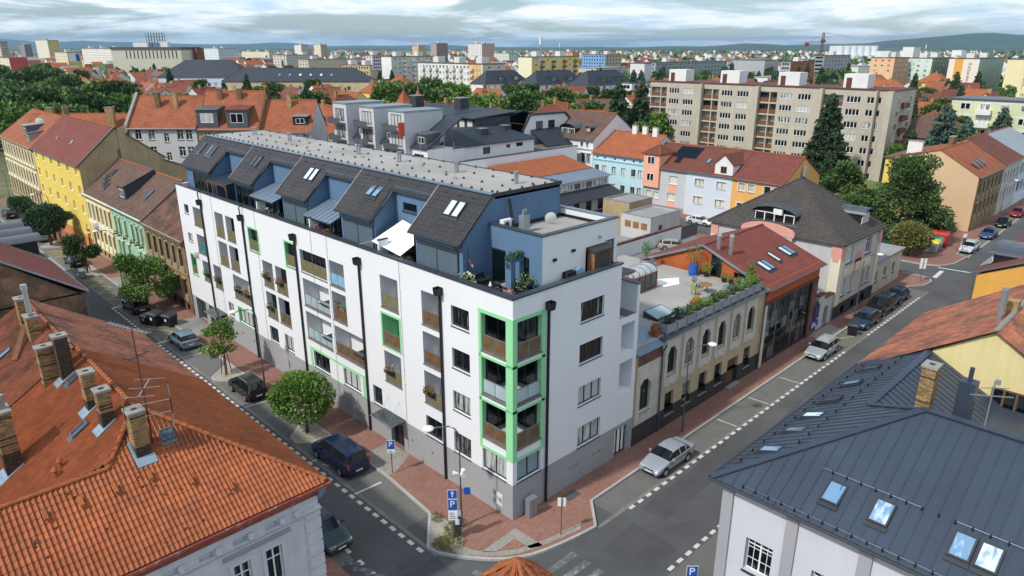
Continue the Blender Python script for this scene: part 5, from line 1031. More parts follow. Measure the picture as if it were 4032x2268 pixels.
ZRr, YRr = 10.3, 6.6
ob('gable_wall', MB().extr([(0, .35, 0), (0, 13.2, 0), (0, 13.2, 7.6), (0, YRr, ZRr), (0, .35, 8.0)], (0, 0, 0), (.3, 0, 0)), 'brick_orange_wall', t, M0); ob('gable_wall', MB().extr([(0, .35, 0), (0, 13.2, 0), (0, 13.2, 7.6), (0, YRr, ZRr), (0, .35, 8.0)], (GW-.3, 0, 0), (GW-.01, 0, 0)), 'villa_grey', t, M0); ob('rear_wall', MB().box(.3, 13.0, 0, GW-.3, 13.2, 7.6), 'brick_orange_wall', t, M0)
R = gable_roof(t, M0, GW, 13.2, 7.75, ZRr, YRr, 'shingle_red', .45, .25, .12, ridge='tile_red')
ob('verge_flashing', MB().bar((-.26, -.45, 7.6), (-.26, YRr, ZRr+.13), .06, .22).bar((-.26, YRr, ZRr+.13), (-.26, 13.6, 7.55), .06, .22), 'zinc', R, M0)
ob('terrace_door', MB().box(-.03, 4.6, 7.7, 0, 5.7, 9.7), 'glass_dark', t, M0); ob('low_window', MB().box(-.03, 2.2, 8.0, 0, 3.3, 8.5), 'glass_dark', t, M0)
sl = (ZRr-7.75)/YRr
for x, y, w_, h_, n in ((2.6, 1.3, .75, 1.5, 2), (5.6, 1.8, .6, 1.5, 1), (8.0, 1.9, .8, 1.5, 2)): rooflight(R, (GX+x, y, 7.75+y*sl+.13), (1, 0, 0), (0, 1, sl), w_, h_, n, .05, 'roof_glass', 'anthracite')
for x, y in ((.9, 5.6), (1.4, 4.6)): ob('flue', MB().tube([(x, y, 9.2), (x, y, 11.3), (x, y, 11.31), (x, y, 11.5)], [.2, .2, .26, .2], 10), 'steel', R, M0)
# gate and gatehouse arch between workshop and villa
t = thing('iron_gate', 'tall barred iron gate beside the workshop with two information boards', 'gate', (43.0, .2, 0)); mb = MB().box(42.9, .15, .1, 44.2, .19, .2).box(42.9, .15, 2.6, 44.2, .19, 2.7); ob('frame', mb, 'metal_slate', t)
for k in range(10): ob('bar', MB().tube([(42.95+k*.135, .17, .1), (42.95+k*.135, .17, 3.2)], .02, 5), 'metal_slate', t)
mat('sign_purple', '3a2a66', rough=.4); mat('sign_blue', '1f3f8f', rough=.4); mat('sign_white', 'e8e8e8', rough=.4); mat('sign_street_blue', '1f4fa8', rough=.35)
sb = thing('information_board', 'purple poster board hung on the iron gate', 'sign', (43.1, -.1, 1.6)); ob('panel', MB().box(42.7, -.12, 1.7, 43.9, -.06, 3.2), 'sign_purple', sb); ob('poster_print', MB().extr([(43.0, 0, 2.2), (43.6, 0, 2.3), (43.4, 0, 2.9), (43.1, 0, 2.7)], (0, -.125, 0), (0, -.121, 0)), 'sign_blue', sb); ob('bracket', MB().box(42.8, -.06, 2.3, 43.8, .15, 2.36), 'metal_slate', sb)
sb = thing('information_board', 'blue notice board with white lines below the purple poster', 'sign', (42.4, -.1, .9)); ob('panel', MB().box(42.2, -.14, .75, 43.9, -.08, 1.5), 'sign_blue', sb); ob('bracket', MB().box(42.9, -.08, 1.0, 43.8, .15, 1.06), 'metal_slate', sb)
for k in range(3): ob('text_line', MB().box(42.35, -.145, .88+k*.18, 43.6-.2*k, -.141, .96+k*.18), 'sign_white', sb)
t = thing('gatehouse_wall', 'white gate wall with arched door and brown coping next to the villa', 'gate wall', (44.2, .2, 0)); M0 = TM((44.3, .2, 0)); mb = wallmesh(3.6, 0, 3.2, [(1.6, 2.7, 0, 2.2, .4, True)], .4); ob('wall', mb, 'villa_grey', t, M0)
ob('wall', MB().box(.6, .4, 0, 3.4, 2.2, 3.2).box(0, 0, 3.2, 1.4, .4, 3.7), 'villa_grey', t, M0); ob('coping', MB().box(-.08, -.1, 3.7, 1.48, .5, 3.82).box(1.48, -.1, 3.2, 3.7, .5, 3.32), 'tile_red_brown', t, M0); ob('door_arch', MB().extr([(1.6, 0, 2.2)]+[(2.15-.55*math.cos(PI*i/6), 0, 1.75+.5*math.sin(PI*i/6)) for i in range(7)]+[(2.7, 0, 2.2)], (0, -.01, 0), (0, .3, 0)), 'villa_grey', t, M0)
# villa
VX, VW, VD, VE = 48.2, 11.4, 15.2, 8.65; M0 = TM((VX, .15, 0)); WV = dict(frame='frame_white', n=2, transom=.7, sill='sill_dark', glass='glass_curtain')
t, R = house('villa', 'grey stuccoed villa with dark hipped roof, pink corner ornaments and barrel dormers', 'villa', M0, VW, VD, VE, 'villa_grey', rows=[dict(z=6.05, h=1.9, w=1.7, xs=[1.7, 6.9], **{**WV, 'n': 3}), dict(z=2.4, h=1.85, w=.9, xs=[1.6, 3.5, 7.0, 8.5], **WV), dict(z=.3, h=.8, w=.9, xs=[2.2, 5.0, 8.0], n=1, frame='frame_dark', sill=None, glass='glass_dark')], roof=('hip', 13.7, 5.4, 'tile_dark'), base=(1.6, 'black_tile_base'), left_rows=[dict(z=6.3, h=.9, w=1.3, xs=[8.2], n=2, frame='frame_white', sill=None)])
for x in (0, VW-.95): ob('corner_pilaster', MB().box(x-.03, -.1, 1.6, x+.95, 0, 7.0), 'villa_cream', t, M0); ob('corner_ornament', MB().box(x-.05, -.14, 7.0, x+.97, 0, 8.5).box(x+.15, -.17, 6.6, x+.75, 0, 7.0), 'villa_pink', t, M0)
ob('corner_ornament', MB().box(-.15, -.1, 7.0, 0, .95, 8.5).box(-.17, .15, 6.6, 0, .75, 7.0).box(-.12, VD-.95, 7.0, 0, VD, 8.5), 'villa_pink', t, M0); ob('corner_pilaster', MB().box(-.1, -.1, 1.6, 0, .95, 7.0).box(-.1, VD-.95, 1.6, 0, VD, 7.0), 'villa_cream', t, M0)
ob('relief_panel', MB().box(1.4, -.05, 4.65, 4.2, 0, 5.5).box(6.0, -.05, 4.65, 9.0, 0, 5.5), 'villa_cream', t, M0); ob('relief_panel', MB().box(4.2, -.08, 4.3, 6.0, 0, 6.0).tube([(5.1, -.08, 6.0), (5.1, 0, 6.0)], .88, 12), 'villa_pink', t, M0)
ob('relief_shield', MB().box(4.5, -.1, 4.7, 5.7, -.08, 5.7), 'villa_cream', t, M0)
ob('bay_parapet', MB().extr([(-.0, 5.0, 8.3), (0, 11.2, 8.3)]+[(0, 8.1+3.1*math.cos(PI*i/8), 8.65+.85*math.sin(PI*i/8)) for i in range(9)], (-.5, 0, 0), (-.1, 0, 0)), 'villa_pink', t, M0)
ob('bay_wall', MB().box(-.45, 5.2, 0, 0, 11.0, 8.4), 'villa_grey', t, M0)
def barrel(par, M0, x, w, y0, z0, h, y1, n=3, hb=.75):
 """barrel dormer: arched metal hood over a glazed front"""
 o = ob('dormer', MB().box(x+.15, y0+.1, z0, x+w-.15, y1, z0+h), 'black_metal', par, M0); K = 8
 ar = [(x+w/2-w/2*math.cos(PI*i/K), z0+h*.82+hb*math.sin(PI*i/K)) for i in range(K+1)]; mb = MB()
 for (a, b), (c, d) in zip(ar, ar[1:]): mb.hexa([(a, y0-.35, b), (c, y0-.35, d), (c, y1, d), (a, y1, b), (a, y0-.35, b+.09), (c, y0-.35, d+.09), (c, y1, d+.09), (a, y1, b+.09)])
 ob('dormer_hood', mb, 'metal_slate', o, M0); ob('dormer_front', MB().extr([(a, 0, b) for a, b in ar], (0, y0+.1, 0), (0, y0+.2, 0)), 'black_metal', o, M0)
 for k in range(4):
  yk = y0-.2+(y1-y0)*k/4; m2 = MB()
  for (a, b), (c, d) in zip(ar, ar[1:]): m2.bar((a, yk, b+.1), (c, yk, d+.1), .03, .03)
  ob('hood_seam', m2, 'metal_slate', o, M0)
 window(o, M0, x+.3, z0+.1, w-.6, h*.8, depth=y0, n=n, simple=True, sill=None, t=.09); return o
ML = M0 @ TM((0, VD, 0), -PI/2); barrel(R, ML, VD-10.6, 5.2, .7, 9.0, 1.7, 5.3, 4, .8); barrel(R, M0, 6.6, 2.6, .8, 9.0, 1.7, 5.6, 2, .6)
ob('air_conditioner', MB().box(7.6-.4, .3, 10.4, 8.2, .65, 11.0), 'white_plain', R, ML); ob('balcony_rail', MB().box(4.9, .25, 9.4, 10.2, .29, 9.45), 'steel', R, ML)
ob('roof_spike', MB().tube([(5.4, VD/2, 13.7), (5.4, VD/2, 14.3), (5.4, VD/2, 15.2)], [.14, .08, .015], 6), 'anthracite', R, M0); ob('flue', MB().tube([(8.8, 8.6, 11.2), (8.8, 8.6, 14.6)], .18, 8), 'steel', R, M0)
bx = thing('villa_annex', 'low pale annex with grey flat roof at the street corner beside the villa', 'annex', (59.7, .4, 0)); M0 = TM((59.65, .4, 0)); ob('wall', wallmesh(9.8, -.02, 3.85, [(x, x+.95, 1.35, 2.7, .2) for x in (1.0, 3.9, 6.7)], .2), 'peeling_render', bx, M0)
for x in (1.0, 3.9, 6.7): window(bx, M0, x, 1.35, .95, 1.35, .14, 1, .07, 'frame_white', 'glass', 'sill_dark')
ob('side_wall', MB().box(9.6, .01, 0, 9.8, 9, 3.85).box(0, 8.8, 0, 9.6, 9, 3.85), 'peeling_render', bx, M0); ob('roof', MB().box(-.0, -.25, 3.85, 10.05, 9.2, 4.05), 'roof_grey', bx, M0); ob('roof_lantern', MB().hexa([(1.0, 4, 4.05), (3.2, 4, 4.05), (3.2, 6, 4.05), (1.0, 6, 4.05), (1.5, 4.4, 4.7), (2.7, 4.4, 4.7), (2.7, 5.6, 4.7), (1.5, 5.6, 4.7)]).box(1.8, 4.7, 4.7, 2.4, 5.3, 5.2), 'metal_slate', bx, M0)
# ---------------------------------------------------------------- courtyard and the blocks behind the white building
def shed(name, label, cat, x0, y0, x1, y1, h, wm, rm, door=None, ph=.2):
 M0 = TM((x0, y0, 0)); t = thing(name, label, cat, (x0, y0, 0)); w, d = x1-x0, y1-y0
 ob('wall', MB().box(0, 0, -.05, w, d, h), wm, t, M0); flat_roof(t, M0, w, d, h+.2, rm, ph, wm, 'zinc')
 if door: ob('door', MB().box(*door), 'frame_red_brown', t, M0)
 return t
t = shed('shed', 'grey flat roofed shed with brown boarded openings in the courtyard', 'shed', 61.5, 33, 69.5, 38.5, 3.2, 'villa_grey', 'roof_grey', (2.2, -.04, 0, 3.1, -.0, 2.1))
for k in range(3): ob('boarded_opening', MB().box(-.03, .6+k*1.5, 1.6, 0, 1.7+k*1.5, 2.6), 'wood_pale', t, TM((61.5, 33, 0)))
shed('shed', 'long low shed with patchy grey roof behind the boarded one', 'shed', 65.8, 40.2, 72.2, 45.5, 3.8, 'stained_beige', 'roof_grey')
t = thing('courtyard_wall', 'whitewashed courtyard wall with crumbling brick top', 'wall', (50, 24, 0)); ob('wall', MB().box(46, 30.4, -.05, 66, 30.8, 2.0), 'white_plain', t); ob('brick_coping', MB().box(46, 30.38, 2.0, 66, 30.82, 2.3), 'brick_wall', t); ob('gate', MB().box(66.1, 30.5, 0, 70.8, 30.6, 1.9), 'metal_slate', t)
struct('car_yard', MB().poly([(x, y, -.03) for x, y in rect(44, 16, 71, 30.3)]), 'yard_asphalt')
# low building with orange roof, zinc roof and black awning
t = thing('yard_building', 'low white yard building with orange back roof, zinc front roof and black awning', 'building', (56, 52.5, 0)); M0 = TM((56, 52.5, 0)); w = 20
ob('wall', wallmesh(w, -.05, 6.0, [(1.2+i*3.1, 2.9+i*3.1, 4.55, 5.5, .15) for i in range(6)], .15), 'white_plain', t, M0); ob('side_wall', MB().extr([(0, .01, 0), (0, 10, 0), (0, 10, 8.2), (0, 4, 6.6), (0, .01, 6.0)], (w-.2, 0, 0), (w, 0, 0)).extr([(0, .01, 0), (0, 10, 0), (0, 10, 8.2), (0, 4, 6.6), (0, .01, 6.0)], (0, 0, 0), (.2, 0, 0)), 'white_plain', t, M0)
for i in range(6): window(t, M0, 1.2+i*3.1, 4.55, 1.7, .95, .1, 2, .06, 'frame_dark', 'glass_curtain', 'sill_grey', simple=True); ob('grey_panel', MB().box(3.15+i*3.1, -.02, 4.55, 4.0+i*3.1, 0, 5.5), 'sill_grey', t, M0)
ob('zinc_roof', MB().hexa([(-.2, -.5, 5.95), (w+.4, -.5, 5.95), (w+.4, 4, 6.65), (-.2, 4, 6.65), (-.2, -.5, 6.05), (w+.4, -.5, 6.05), (w+.4, 4, 6.75), (-.2, 4, 6.75)]), 'zinc_blue', t, M0); ob('tile_roof', MB().hexa([(-.2, 4, 6.7), (w+.2, 4, 6.7), (w-1, 10.2, 8.5), (-.2, 10.2, 8.5), (-.2, 4, 6.85), (w+.2, 4, 6.85), (w-1, 10.2, 8.65), (-.2, 10.2, 8.65)]), 'tile_orange_bright', t, M0)
ob('awning', MB().hexa([(0, -3.2, 3.0), (w+.6, -3.2, 3.0), (w+.2, 0, 4.3), (0, 0, 4.3), (0, -3.2, 3.1), (w+.6, -3.2, 3.1), (w+.2, 0, 4.4), (0, 0, 4.4)]), 'anthracite', t, M0)
for i in range(5): ob('door', MB().box(4+i*3.3, -.05, .1, 5.4+i*3.3, -.0, 2.4), 'glass_dark', t, M0); ob('post', MB().box(3+i*4, -3.1, 0, 3.1+i*4, -3.0, 3.05), 'anthracite', t, M0)
for x, y in ((3, 8), (4.2, 8), (10, 7.5), (17, 8)): ob('vent_pipe', MB().tube([(x, y, 7.5), (x, y, 8.7)], .08, 6), 'pot_clay', t, M0)
# modern dark-roofed residential complex
t = thing('residential_complex', 'modern white complex with slate blue hipped metal roofs, long boundary wall and glazed terrace', 'residential complex', (50, 63, 0)); MX = t
ob('boundary_wall', MB().box(49.2, 63, 0, 79.4, 63.3, 9.9), 'white_render', t); ob('wall_cap', MB().box(49.1, 62.95, 9.9, 79.5, 63.35, 10.0), 'anthracite_metal', t)
ob('wall', wallmesh(19.2, 9.0, 12.2, [(6.5, 8.2, 10.3, 11.5, .15), (12.1, 13.1, 10.9, 11.5, .15), (14.6, 16.3, 10.9, 11.6, .15)], .15), 'white_plain', t, TM((50.2, 65, 0)))
for s0, z0, ww, hh in ((6.5, 10.3, 1.7, 1.2), (12.1, 10.9, 1.0, .6), (14.6, 10.9, 1.7, .7)): window(t, TM((50.2, 65, 0)), s0, z0, ww, hh, .1, 1, .07, 'frame_dark', 'glass_dark', None, simple=True)
ob('wall', MB().box(50.2, 65.2, 0, 50.4, 77.4, 12.2).box(69.2, 65.2, 0, 69.4, 70, 12.2), 'white_plain', t); ob('terrace_slab', MB().box(49.2, 63.3, 9.6, 80, 80, 9.75), 'terrace_tile', t)
for k in range(5): ob('glazed_door', MB().box(50.12, 66.0+k*2.0, 9.8, 50.2, 67.7+k*2.0, 12.0), 'glass_dark', t)
R = ob('roof', MB().poly([(49.6, 64.5, 12.1), (69.9, 64.5, 12.1), (65.2, 69.8, 14.2), (55.0, 70.7, 14.2)]).poly([(49.6, 78, 12.1), (49.6, 64.5, 12.1), (55.0, 70.7, 14.2), (57, 74, 14.2)]).poly([(69.9, 64.5, 12.1), (70, 74, 12.1), (65.2, 69.8, 14.2)]).poly([(65.2, 69.8, 14.2), (70, 74, 12.1), (57, 74, 14.2), (55, 70.7, 14.2)]).box(49.7, 64.6, 11.95, 69.8, 74, 12.08), 'tile_black_blue', t)
ob('terrace_awning', MB().hexa([(47.6, 65.5, 11.5), (50.2, 65.5, 12.0), (50.2, 74.5, 12.0), (47.6, 74.5, 11.5), (47.6, 65.5, 11.56), (50.2, 65.5, 12.06), (50.2, 74.5, 12.06), (47.6, 74.5, 11.56)]), 'zinc_blue', t)
for x, y in ((58.5, 67.3), (65.0, 68.3)): ob('roof_box', MB().box(x, y, 12.8, x+1.7, y+1.5, 14.3), 'anthracite', R); ob('box_lid', MB().box(x-.05, y-.05, 14.3, x+1.75, y+1.55, 14.36), 'zinc', R)
# its upper wings behind
WG = [(58, 72), (58, 100)]; MW2 = frame_of((57, 100), (57, 72)); ob('upper_wall', MB().box(57, 72, 9, 89, 72.3, 11.6).box(57, 72.3, 9, 57.3, 100, 11.5), 'white_plain', t)
ob('upper_roof', MB().poly([(56.6, 101, 11.4), (56.6, 71.7, 11.4), (73, 71.7, 16.3), (73, 101, 16.3)]).poly([(73, 101, 16.3), (73, 71.7, 16.3), (89.8, 71.7, 11.4), (89.8, 101, 11.4)]).box(56.8, 71.9, 11.2, 89.6, 101, 11.38), 'tile_black_blue', t)
for y0, y1 in ((79.5, 87.5), (71.9, 78.5)):
 ob('dormer', MB().box(61.0, y0, 12.4, 70.0, y1, 15.6), 'anthracite', t); ob('dormer_roof', MB().hexa([(60.3, y0-.3, 15.5), (72, y0-.3, 16.2), (72, y1+.3, 16.2), (60.3, y1+.3, 15.5), (60.3, y0-.3, 15.7), (72, y0-.3, 16.4), (72, y1+.3, 16.4), (60.3, y1+.3, 15.7)]), 'tile_black_blue', t)
 for k in range(3): ob('balcony_door', MB().box(60.94, y0+.6+k*2.2, 12.8, 61.0, y0+2.0+k*2.2, 15.1), 'glass_curtain', t)
 ob('balcony', MB().box(59.2, y0, 12.3, 61.0, y1, 12.45), 'wood_pale', t); ob('balcony_glass', MB().box(59.18, y0, 12.45, 59.24, y1, 13.5), 'dark_glass_panel', t)
ob('gable_wall', MB().extr([(73.2, 0, 8), (89.3, 0, 8), (89.3, 0, 11.7), (84.8, 0, 15.2), (75.0, 0, 15.3), (73.2, 0, 12.7)], (0, 71.3, 0), (0, 71.6, 0)), 'white_plain', t); ob('gable_verge', MB().bar((89.6, 71.3, 11.5), (84.9, 71.3, 15.4), .5, .35).bar((84.9, 71.3, 15.4), (74.8, 71.3, 15.5), .5, .35).bar((74.8, 71.3, 15.5), (72.6, 71.3, 12.4), .5, .35), 'anthracite', t)
for x in (76.5, 80.0): window(t, TM((0, 71.3, 0)), x, 12.6, 1.9, 1.5, -.06, 2, .1, 'frame_dark', 'glass_dark', None, simple=True)
ob('lower_roof', MB().poly([(74, 66, 9.9), (86, 66, 9.9), (83, 71.3, 12.6), (75, 71.3, 12.6)]), 'tile_black_blue', t)
for x, y in ((66, 96), (68, 84)): ob('lift_tower', MB().box(x, y, 13, x+2.2, y+2, 18.2), 'anthracite', t); ob('tower_cap', MB().box(x-.1, y-.1, 18.2, x+2.3, y+2.1, 18.35), 'zinc', t)
# ---------------------------------------------------------------- foreground, left: orange tiled corner house and its neighbours
def ridge_tiles(par, a, b, m='clay_ridge', step=.36, r=.13):
 a, b = Vector(a), Vector(b); n = max(1, round((b-a).length/step)); d = (b-a).normalized(); s = d.cross(Vector((0, 0, 1))).normalized(); u = s.cross(d)
 def mk():
  mb = MB(); K = 5
  for k, (x, rr) in enumerate(((0, r), (step*1.08, r*.85))):
   for j in range(K+1): t = PI*j/K; mb.v.append((x, rr*math.cos(t), rr*math.sin(t)*.85+(.02 if k == 0 else 0)))
  for j in range(K): mb.f.append((j, j+1, K+2+j, K+1+j))
  mb.f.append(tuple(range(K, -1, -1))); mb.m = [0]*len(mb.f); return mesh('ridge_tile', mb, m)
 me = cached(('rt', m, step, r), mk); B = Matrix((d, s, u)).transposed().to_4x4()
 for i in range(n): ob('ridge_tile', me, None, par, Matrix.Translation(a+(b-a)*(i/n)) @ B)
KS = .656; KL = math.hypot(1, KS); kc, ks = 1/KL, KS/KL
t = thing('corner_house', 'white stucco corner house with bright orange tile roof and brick chimneys in the foreground', 'house', (-12.2, 1.4, 0)); CH_A = t
EX, EY, WX, YP, RX, RZ2 = -11.7, .92, -24.2, 16.2, -17.95, 12.1
AP = (RX, 6.95, RZ2); BP = (-19.95, 4.85, 10.57); XW0 = -33.
u = MB(); dz = -.03
u.poly([(XW0, EY, 8+dz), (EX, EY, 8+dz), (AP[0], AP[1], AP[2]+dz), (BP[0], BP[1], BP[2]+dz), (XW0, BP[1], BP[2]+dz)]); u.poly([(EX, EY, 8+dz), (EX, YP, 8+dz), (RX, YP, RZ2+dz), (AP[0], AP[1], AP[2]+dz)])
u.poly([(RX, YP, RZ2+dz), (WX, YP, 8+dz), (WX, 8.8, 8+dz), (BP[0], BP[1], BP[2]+dz), (AP[0], AP[1], AP[2]+dz)]); u.poly([(XW0, BP[1], BP[2]+dz), (BP[0], BP[1], BP[2]+dz), (WX, 8.8, 8+dz), (XW0, 8.8, 8+dz)])
RA = ob('roof', u, 'clay_tile_base', t)
tiles(RA, (XW0, EY, 8), (1, 0, 0), (0, kc, ks), [(0, 0), (EX-XW0, 0), (AP[0]-XW0, (AP[1]-EY)*KL), (BP[0]-XW0, (BP[1]-EY)*KL), (0, (BP[1]-EY)*KL)], .2, .335, 'clay_tile', 'pan', single=300)
tiles(RA, (WX, YP, 8), (0, -1, 0), (kc, 0, ks), [(0, 0), (YP-8.8, 0), (YP-BP[1], (BP[0]-WX)*KL), (YP-AP[1], (AP[0]-WX)*KL), (0, (RX-WX)*KL)], .2, .335, 'clay_tile', 'pan')
tiles(RA, (EX, EY, 8), (0, 1, 0), (-kc, 0, ks), [(0, 0), (YP-EY, 0), (YP-EY, (EX-RX)*KL), (AP[1]-EY, (EX-RX)*KL)], .2, .335, 'clay_tile', 'pan')
up_ = lambda p, q=.05: (p[0], p[1], p[2]+q)
ridge_tiles(RA, up_((EX-.1, EY+.1, 8.05)), up_(AP)); ridge_tiles(RA, up_(AP), (RX, YP, RZ2+.05)); ridge_tiles(RA, up_(BP), up_(AP)); ridge_tiles(RA, (XW0, BP[1], BP[2]+.05), up_(BP))
for k in range(26):           # snow stops and vent tiles
 x = rnd.uniform(-26, -13); y = rnd.uniform(1.2, 4.6)
 if (x-EX)+(y-EY) < 0 and -x+EX > (y-EY)+.6: ob('snow_stop', cached('snow', lambda: mesh('snow_stop', MB().box(-.07, -.02, .02, .07, .02, .1), 'clay_tile_base')), None, RA, TM((x, y, 8.03+(y-EY)*KS)))
for x in (-22.6, -21.3, -20, -18.6, -17.2, -15.8): ob('vent_tile', cached('ventt', lambda: mesh('vent_tile', MB().hexa([(-.1, -.25, .03), (.1, -.25, .03), (.1, .2, .3), (-.1, .2, .3), (-.07, -.25, .14), (.07, -.25, .14), (.07, .2, .34), (-.07, .2, .34)]), 'clay_ridge')), None, RA, TM((x, 3.9 if x < -18.5 else 3.9-(x+18.5)*.6, 8.03+(2.95 if x < -18.5 else 2.95-(x+18.5)*.6)*KS)))
W3 = dict(frame='frame_white', glass='glass_dark', sill='sill_white')
FA = TM((XW0, 1.4, 0)); xsw = [XW0*-1-16.55-1.53*k*2 for k in range(0)]
wx = [-15.0, -16.55, -19.3, -20.85, -23.6]
vt = [-14.86, -16.4, -17.93, -19.46, -21.0, -22.5]
mat('stucco_white', 'c6c6cc', var=.09, vs_=.8, streak=.12, bump=.2)
ob('wall', wallmesh(-12.1-XW0, -.1, 7.2, [(x-XW0, x-XW0+.8, 3.45, 5.48, .2) for x in wx]+[(x-XW0, x-XW0+.8, .6, 2.4, .2) for x in wx]+[(x-XW0, x-XW0+.6, 6.5, 6.84, .15, True) for x in vt], .2), 'stucco_white', t, FA)
for x in wx:
 for z0, hh in ((3.45, 2.03), (.6, 1.8)):
  o = window(t, FA, x-XW0, z0, .8, hh, .14, 2, .06, 'frame_white', 'glass_dark', 'sill_white', transom=.68)
  ob('window_surround', MB().box(-.2, -.06, -.05, 0, 0, hh+.16).box(.8, -.06, -.05, 1.0, 0, hh+.16).box(0, -.06, hh, .8, 0, hh+.16), 'stucco_white', o, FA @ Matrix.Translation((x-XW0, 0, z0)))
for a, b in ((-16.95, -13.7), (-21.3, -18.9)): ob('hood_moulding', MB().extr([(0, -.22, .05), (0, 0, .12), (0, 0, -.1), (0, -.1, -.08)], (a-XW0, 0, 6.05), (b-XW0, 0, 6.05)), 'sill_grey', t, FA)
ob('frieze_moulding', MB().extr([(0, -.2, .1), (0, 0, .14), (0, 0, -.1), (0, -.08, -.08)], (0, 0, 6.42), (-12.02-XW0, 0, 6.42)), 'stucco_white', t, FA)
for x in (-13.3, -14.05, -15.6, -17.1, -18.7, -20.2, -21.7): ob('bracket', MB().box(x-XW0-.14, -.16, 6.62, x-XW0+.14, 0, 6.9).box(x-XW0-.1, -.2, 6.55, x-XW0+.1, 0, 6.62), 'stucco_white', t, FA)
ob('cornice', MB().extr([(0, -.5, 7.95), (0, .1, 7.95), (0, .1, 7.2), (0, -.05, 7.2), (0, -.12, 7.4), (0, -.38, 7.6), (0, -.42, 7.75)], (0, 0, 0), (-11.55-XW0, 0, 0)), 'copper_red', t, FA); ob('gutter', MB().box(0, -.6, 7.84, -11.6-XW0, -.5, 7.96), 'copper_red', t, FA)
ob('cornice', MB().extr([(.5, 0, 7.95), (-.1, 0, 7.95), (-.1, 0, 7.2), (.1, 0, 7.3), (.42, 0, 7.75)], (-12.1, 1.0, 0), (-12.1, YP, 0)), 'zinc_edge', t)
for k in range(9): ob('quoin', MB().box(-12.9, 1.33, .3+k*.72, -12.06, 1.4, .9+k*.72), 'stucco_white', t)
ob('side_wall', MB().box(-12.4, 1.42, -.1, -12.1, YP, 7.9).box(-24, YP-.3, -.1, -12.4, YP, 8), 'stucco_white', t); ob('rear_wall', MB().box(XW0, 8.2, -.1, -24, 8.4, 7.9).box(-24, 8.4, -.1, -23.8, YP, 7.9), 'stucco_white', t)
def flash(par, x, y, z, w, d, side='w', k=KS):
 if side == 'f': mb = MB().hexa([(x-.12, y-.35, z-.35*k+.06), (x+w+.12, y-.35, z-.35*k+.06), (x+w+.12, y, z+.06), (x-.12, y, z+.06), (x-.12, y-.35, z-.35*k+.1), (x+w+.12, y-.35, z-.35*k+.1), (x+w+.12, y, z+.14), (x-.12, y, z+.14)]).hexa([(x-.14, y, z), (x-.0, y, z), (x, y+d, z+d*k), (x-.14, y+d, z+d*k), (x-.14, y, z+.16), (x, y, z+.16), (x, y+d, z+d*k+.16), (x-.14, y+d, z+d*k+.16)])
 else: mb = MB().hexa([(x-.35, y-.1, z-.35*k+.06), (x, y-.1, z+.06), (x, y+d+.1, z+.06), (x-.35, y+d+.1, z-.35*k+.06), (x-.35, y-.1, z-.35*k+.1), (x, y-.1, z+.14), (x, y+d+.1, z+.14), (x-.35, y+d+.1, z-.35*k+.1)]).hexa([(x, y-.12, z), (x+w, y-.12, z+w*k), (x+w, y, z+w*k), (x, y, z), (x, y-.12, z+.16), (x+w, y-.12, z+w*k+.16), (x+w, y, z+w*k+.16), (x, y, z+.16)])
 ob('chimney_flashing', mb, 'flashing', par)
I = Matrix()
def wz(x): return 8+KS*(x-WX)
chimney(RA, I, -18.75, 4.75, 10.3, 12.75, .62, .72, 'brick_yellow', True, 0, .35); flash(RA, -18.75, 4.75, 10.52, .62, .72, 'f')
for x, y, w, d, zt, so in ((-19.3, 7.2, .55, .6, 13.1, .5), (-19.3, 9.5, .55, .65, 13.2, .35)): chimney(RA, I, x, y, wz(x)-.2, zt, w, d, 'brick_yellow', True, 0, so); flash(RA, x, y, wz(x), w, d)
chimney(RA, I, -22.9, 10.3, wz(-22.9)-.2, 12.1, .7, .95, 'brick_yellow', True, 2, .42, False); flash(RA, -22.9, 10.3, wz(-22.9), .7, .95)
chimney(RA, I, -20.0, 15.0, wz(-20)-.2, 13.0, 1.5, .55, 'brick_yellow', True, 0, .1); chimney(RA, I, -19.3, 14.1, wz(-19.3)-.2, 13.7, .6, .6, 'brick_sooty', True, 0, 1.0); flash(RA, -19.3, 14.1, wz(-19.3), .6, .6)
for x, y in ((-20.3, 8.6), (-19.2, 13.2)): rooflight(RA, (x, y+.5, wz(x)+.06), (0, -1, 0), (kc, 0, ks), .5, .9, 1, 0, 'roof_glass_dark', 'metal_slate')
rooflight(RA, (-17.55, 5.1, 8+KS*(5.1-EY)+.06), (1, 0, 0), (0, kc, ks), .62, .62, 1, 0, 'roof_glass_dark', 'metal_slate')
for x, y in ((-21.5, 7.2), (-21.2, 7.5)): ob('vent_pipe', MB().tube([(x, y, wz(x)), (x, y, wz(x)+.4), (x, y, wz(x)+.41), (x, y, wz(x)+.55)], [.09, .09, .16, .05], 8), 'clay_ridge', RA)
# rooftop aerial
t = thing('rooftop_aerial', 'tall rusty mast with several television aerials on the orange corner roof', 'aerial', (-18.1, 4.9, 10.6)); mx, my = -17.9, 5.2; ob('mast', MB().tube([(mx, my, 10.6), (mx, my, 16.6)], [.045, .03], 6), 'frame_red_brown', t)
def yagi(z, rz, L, n, el, m='steel'):
 mb = MB().bar((-L*.4, 0, 0), (L*.6, 0, 0), .03)
 for k in range(n): x = -L*.4+L*k/(n-1); mb.bar((x, -el/2, 0), (x, el/2, 0), .02)
 ob('aerial_array', mb, m, t, TM((mx, my, z), rz))
yagi(16.5, 1.9, 2.6, 12, .35); yagi(15.2, .4, 1.0, 3, .6, 'black_metal'); yagi(13.6, 1.0, 1.8, 3, 1.3)
for z in (12.4, 13.0): ob('dipole', MB().bar((mx-.9, my, z), (mx+.9, my-.5, z), .03).bar((mx-.9, my, z-.7), (mx-.9, my, z+.7), .03).bar((mx+.9, my-.5, z-.7), (mx+.9, my-.5, z+.7), .03), 'steel', t)
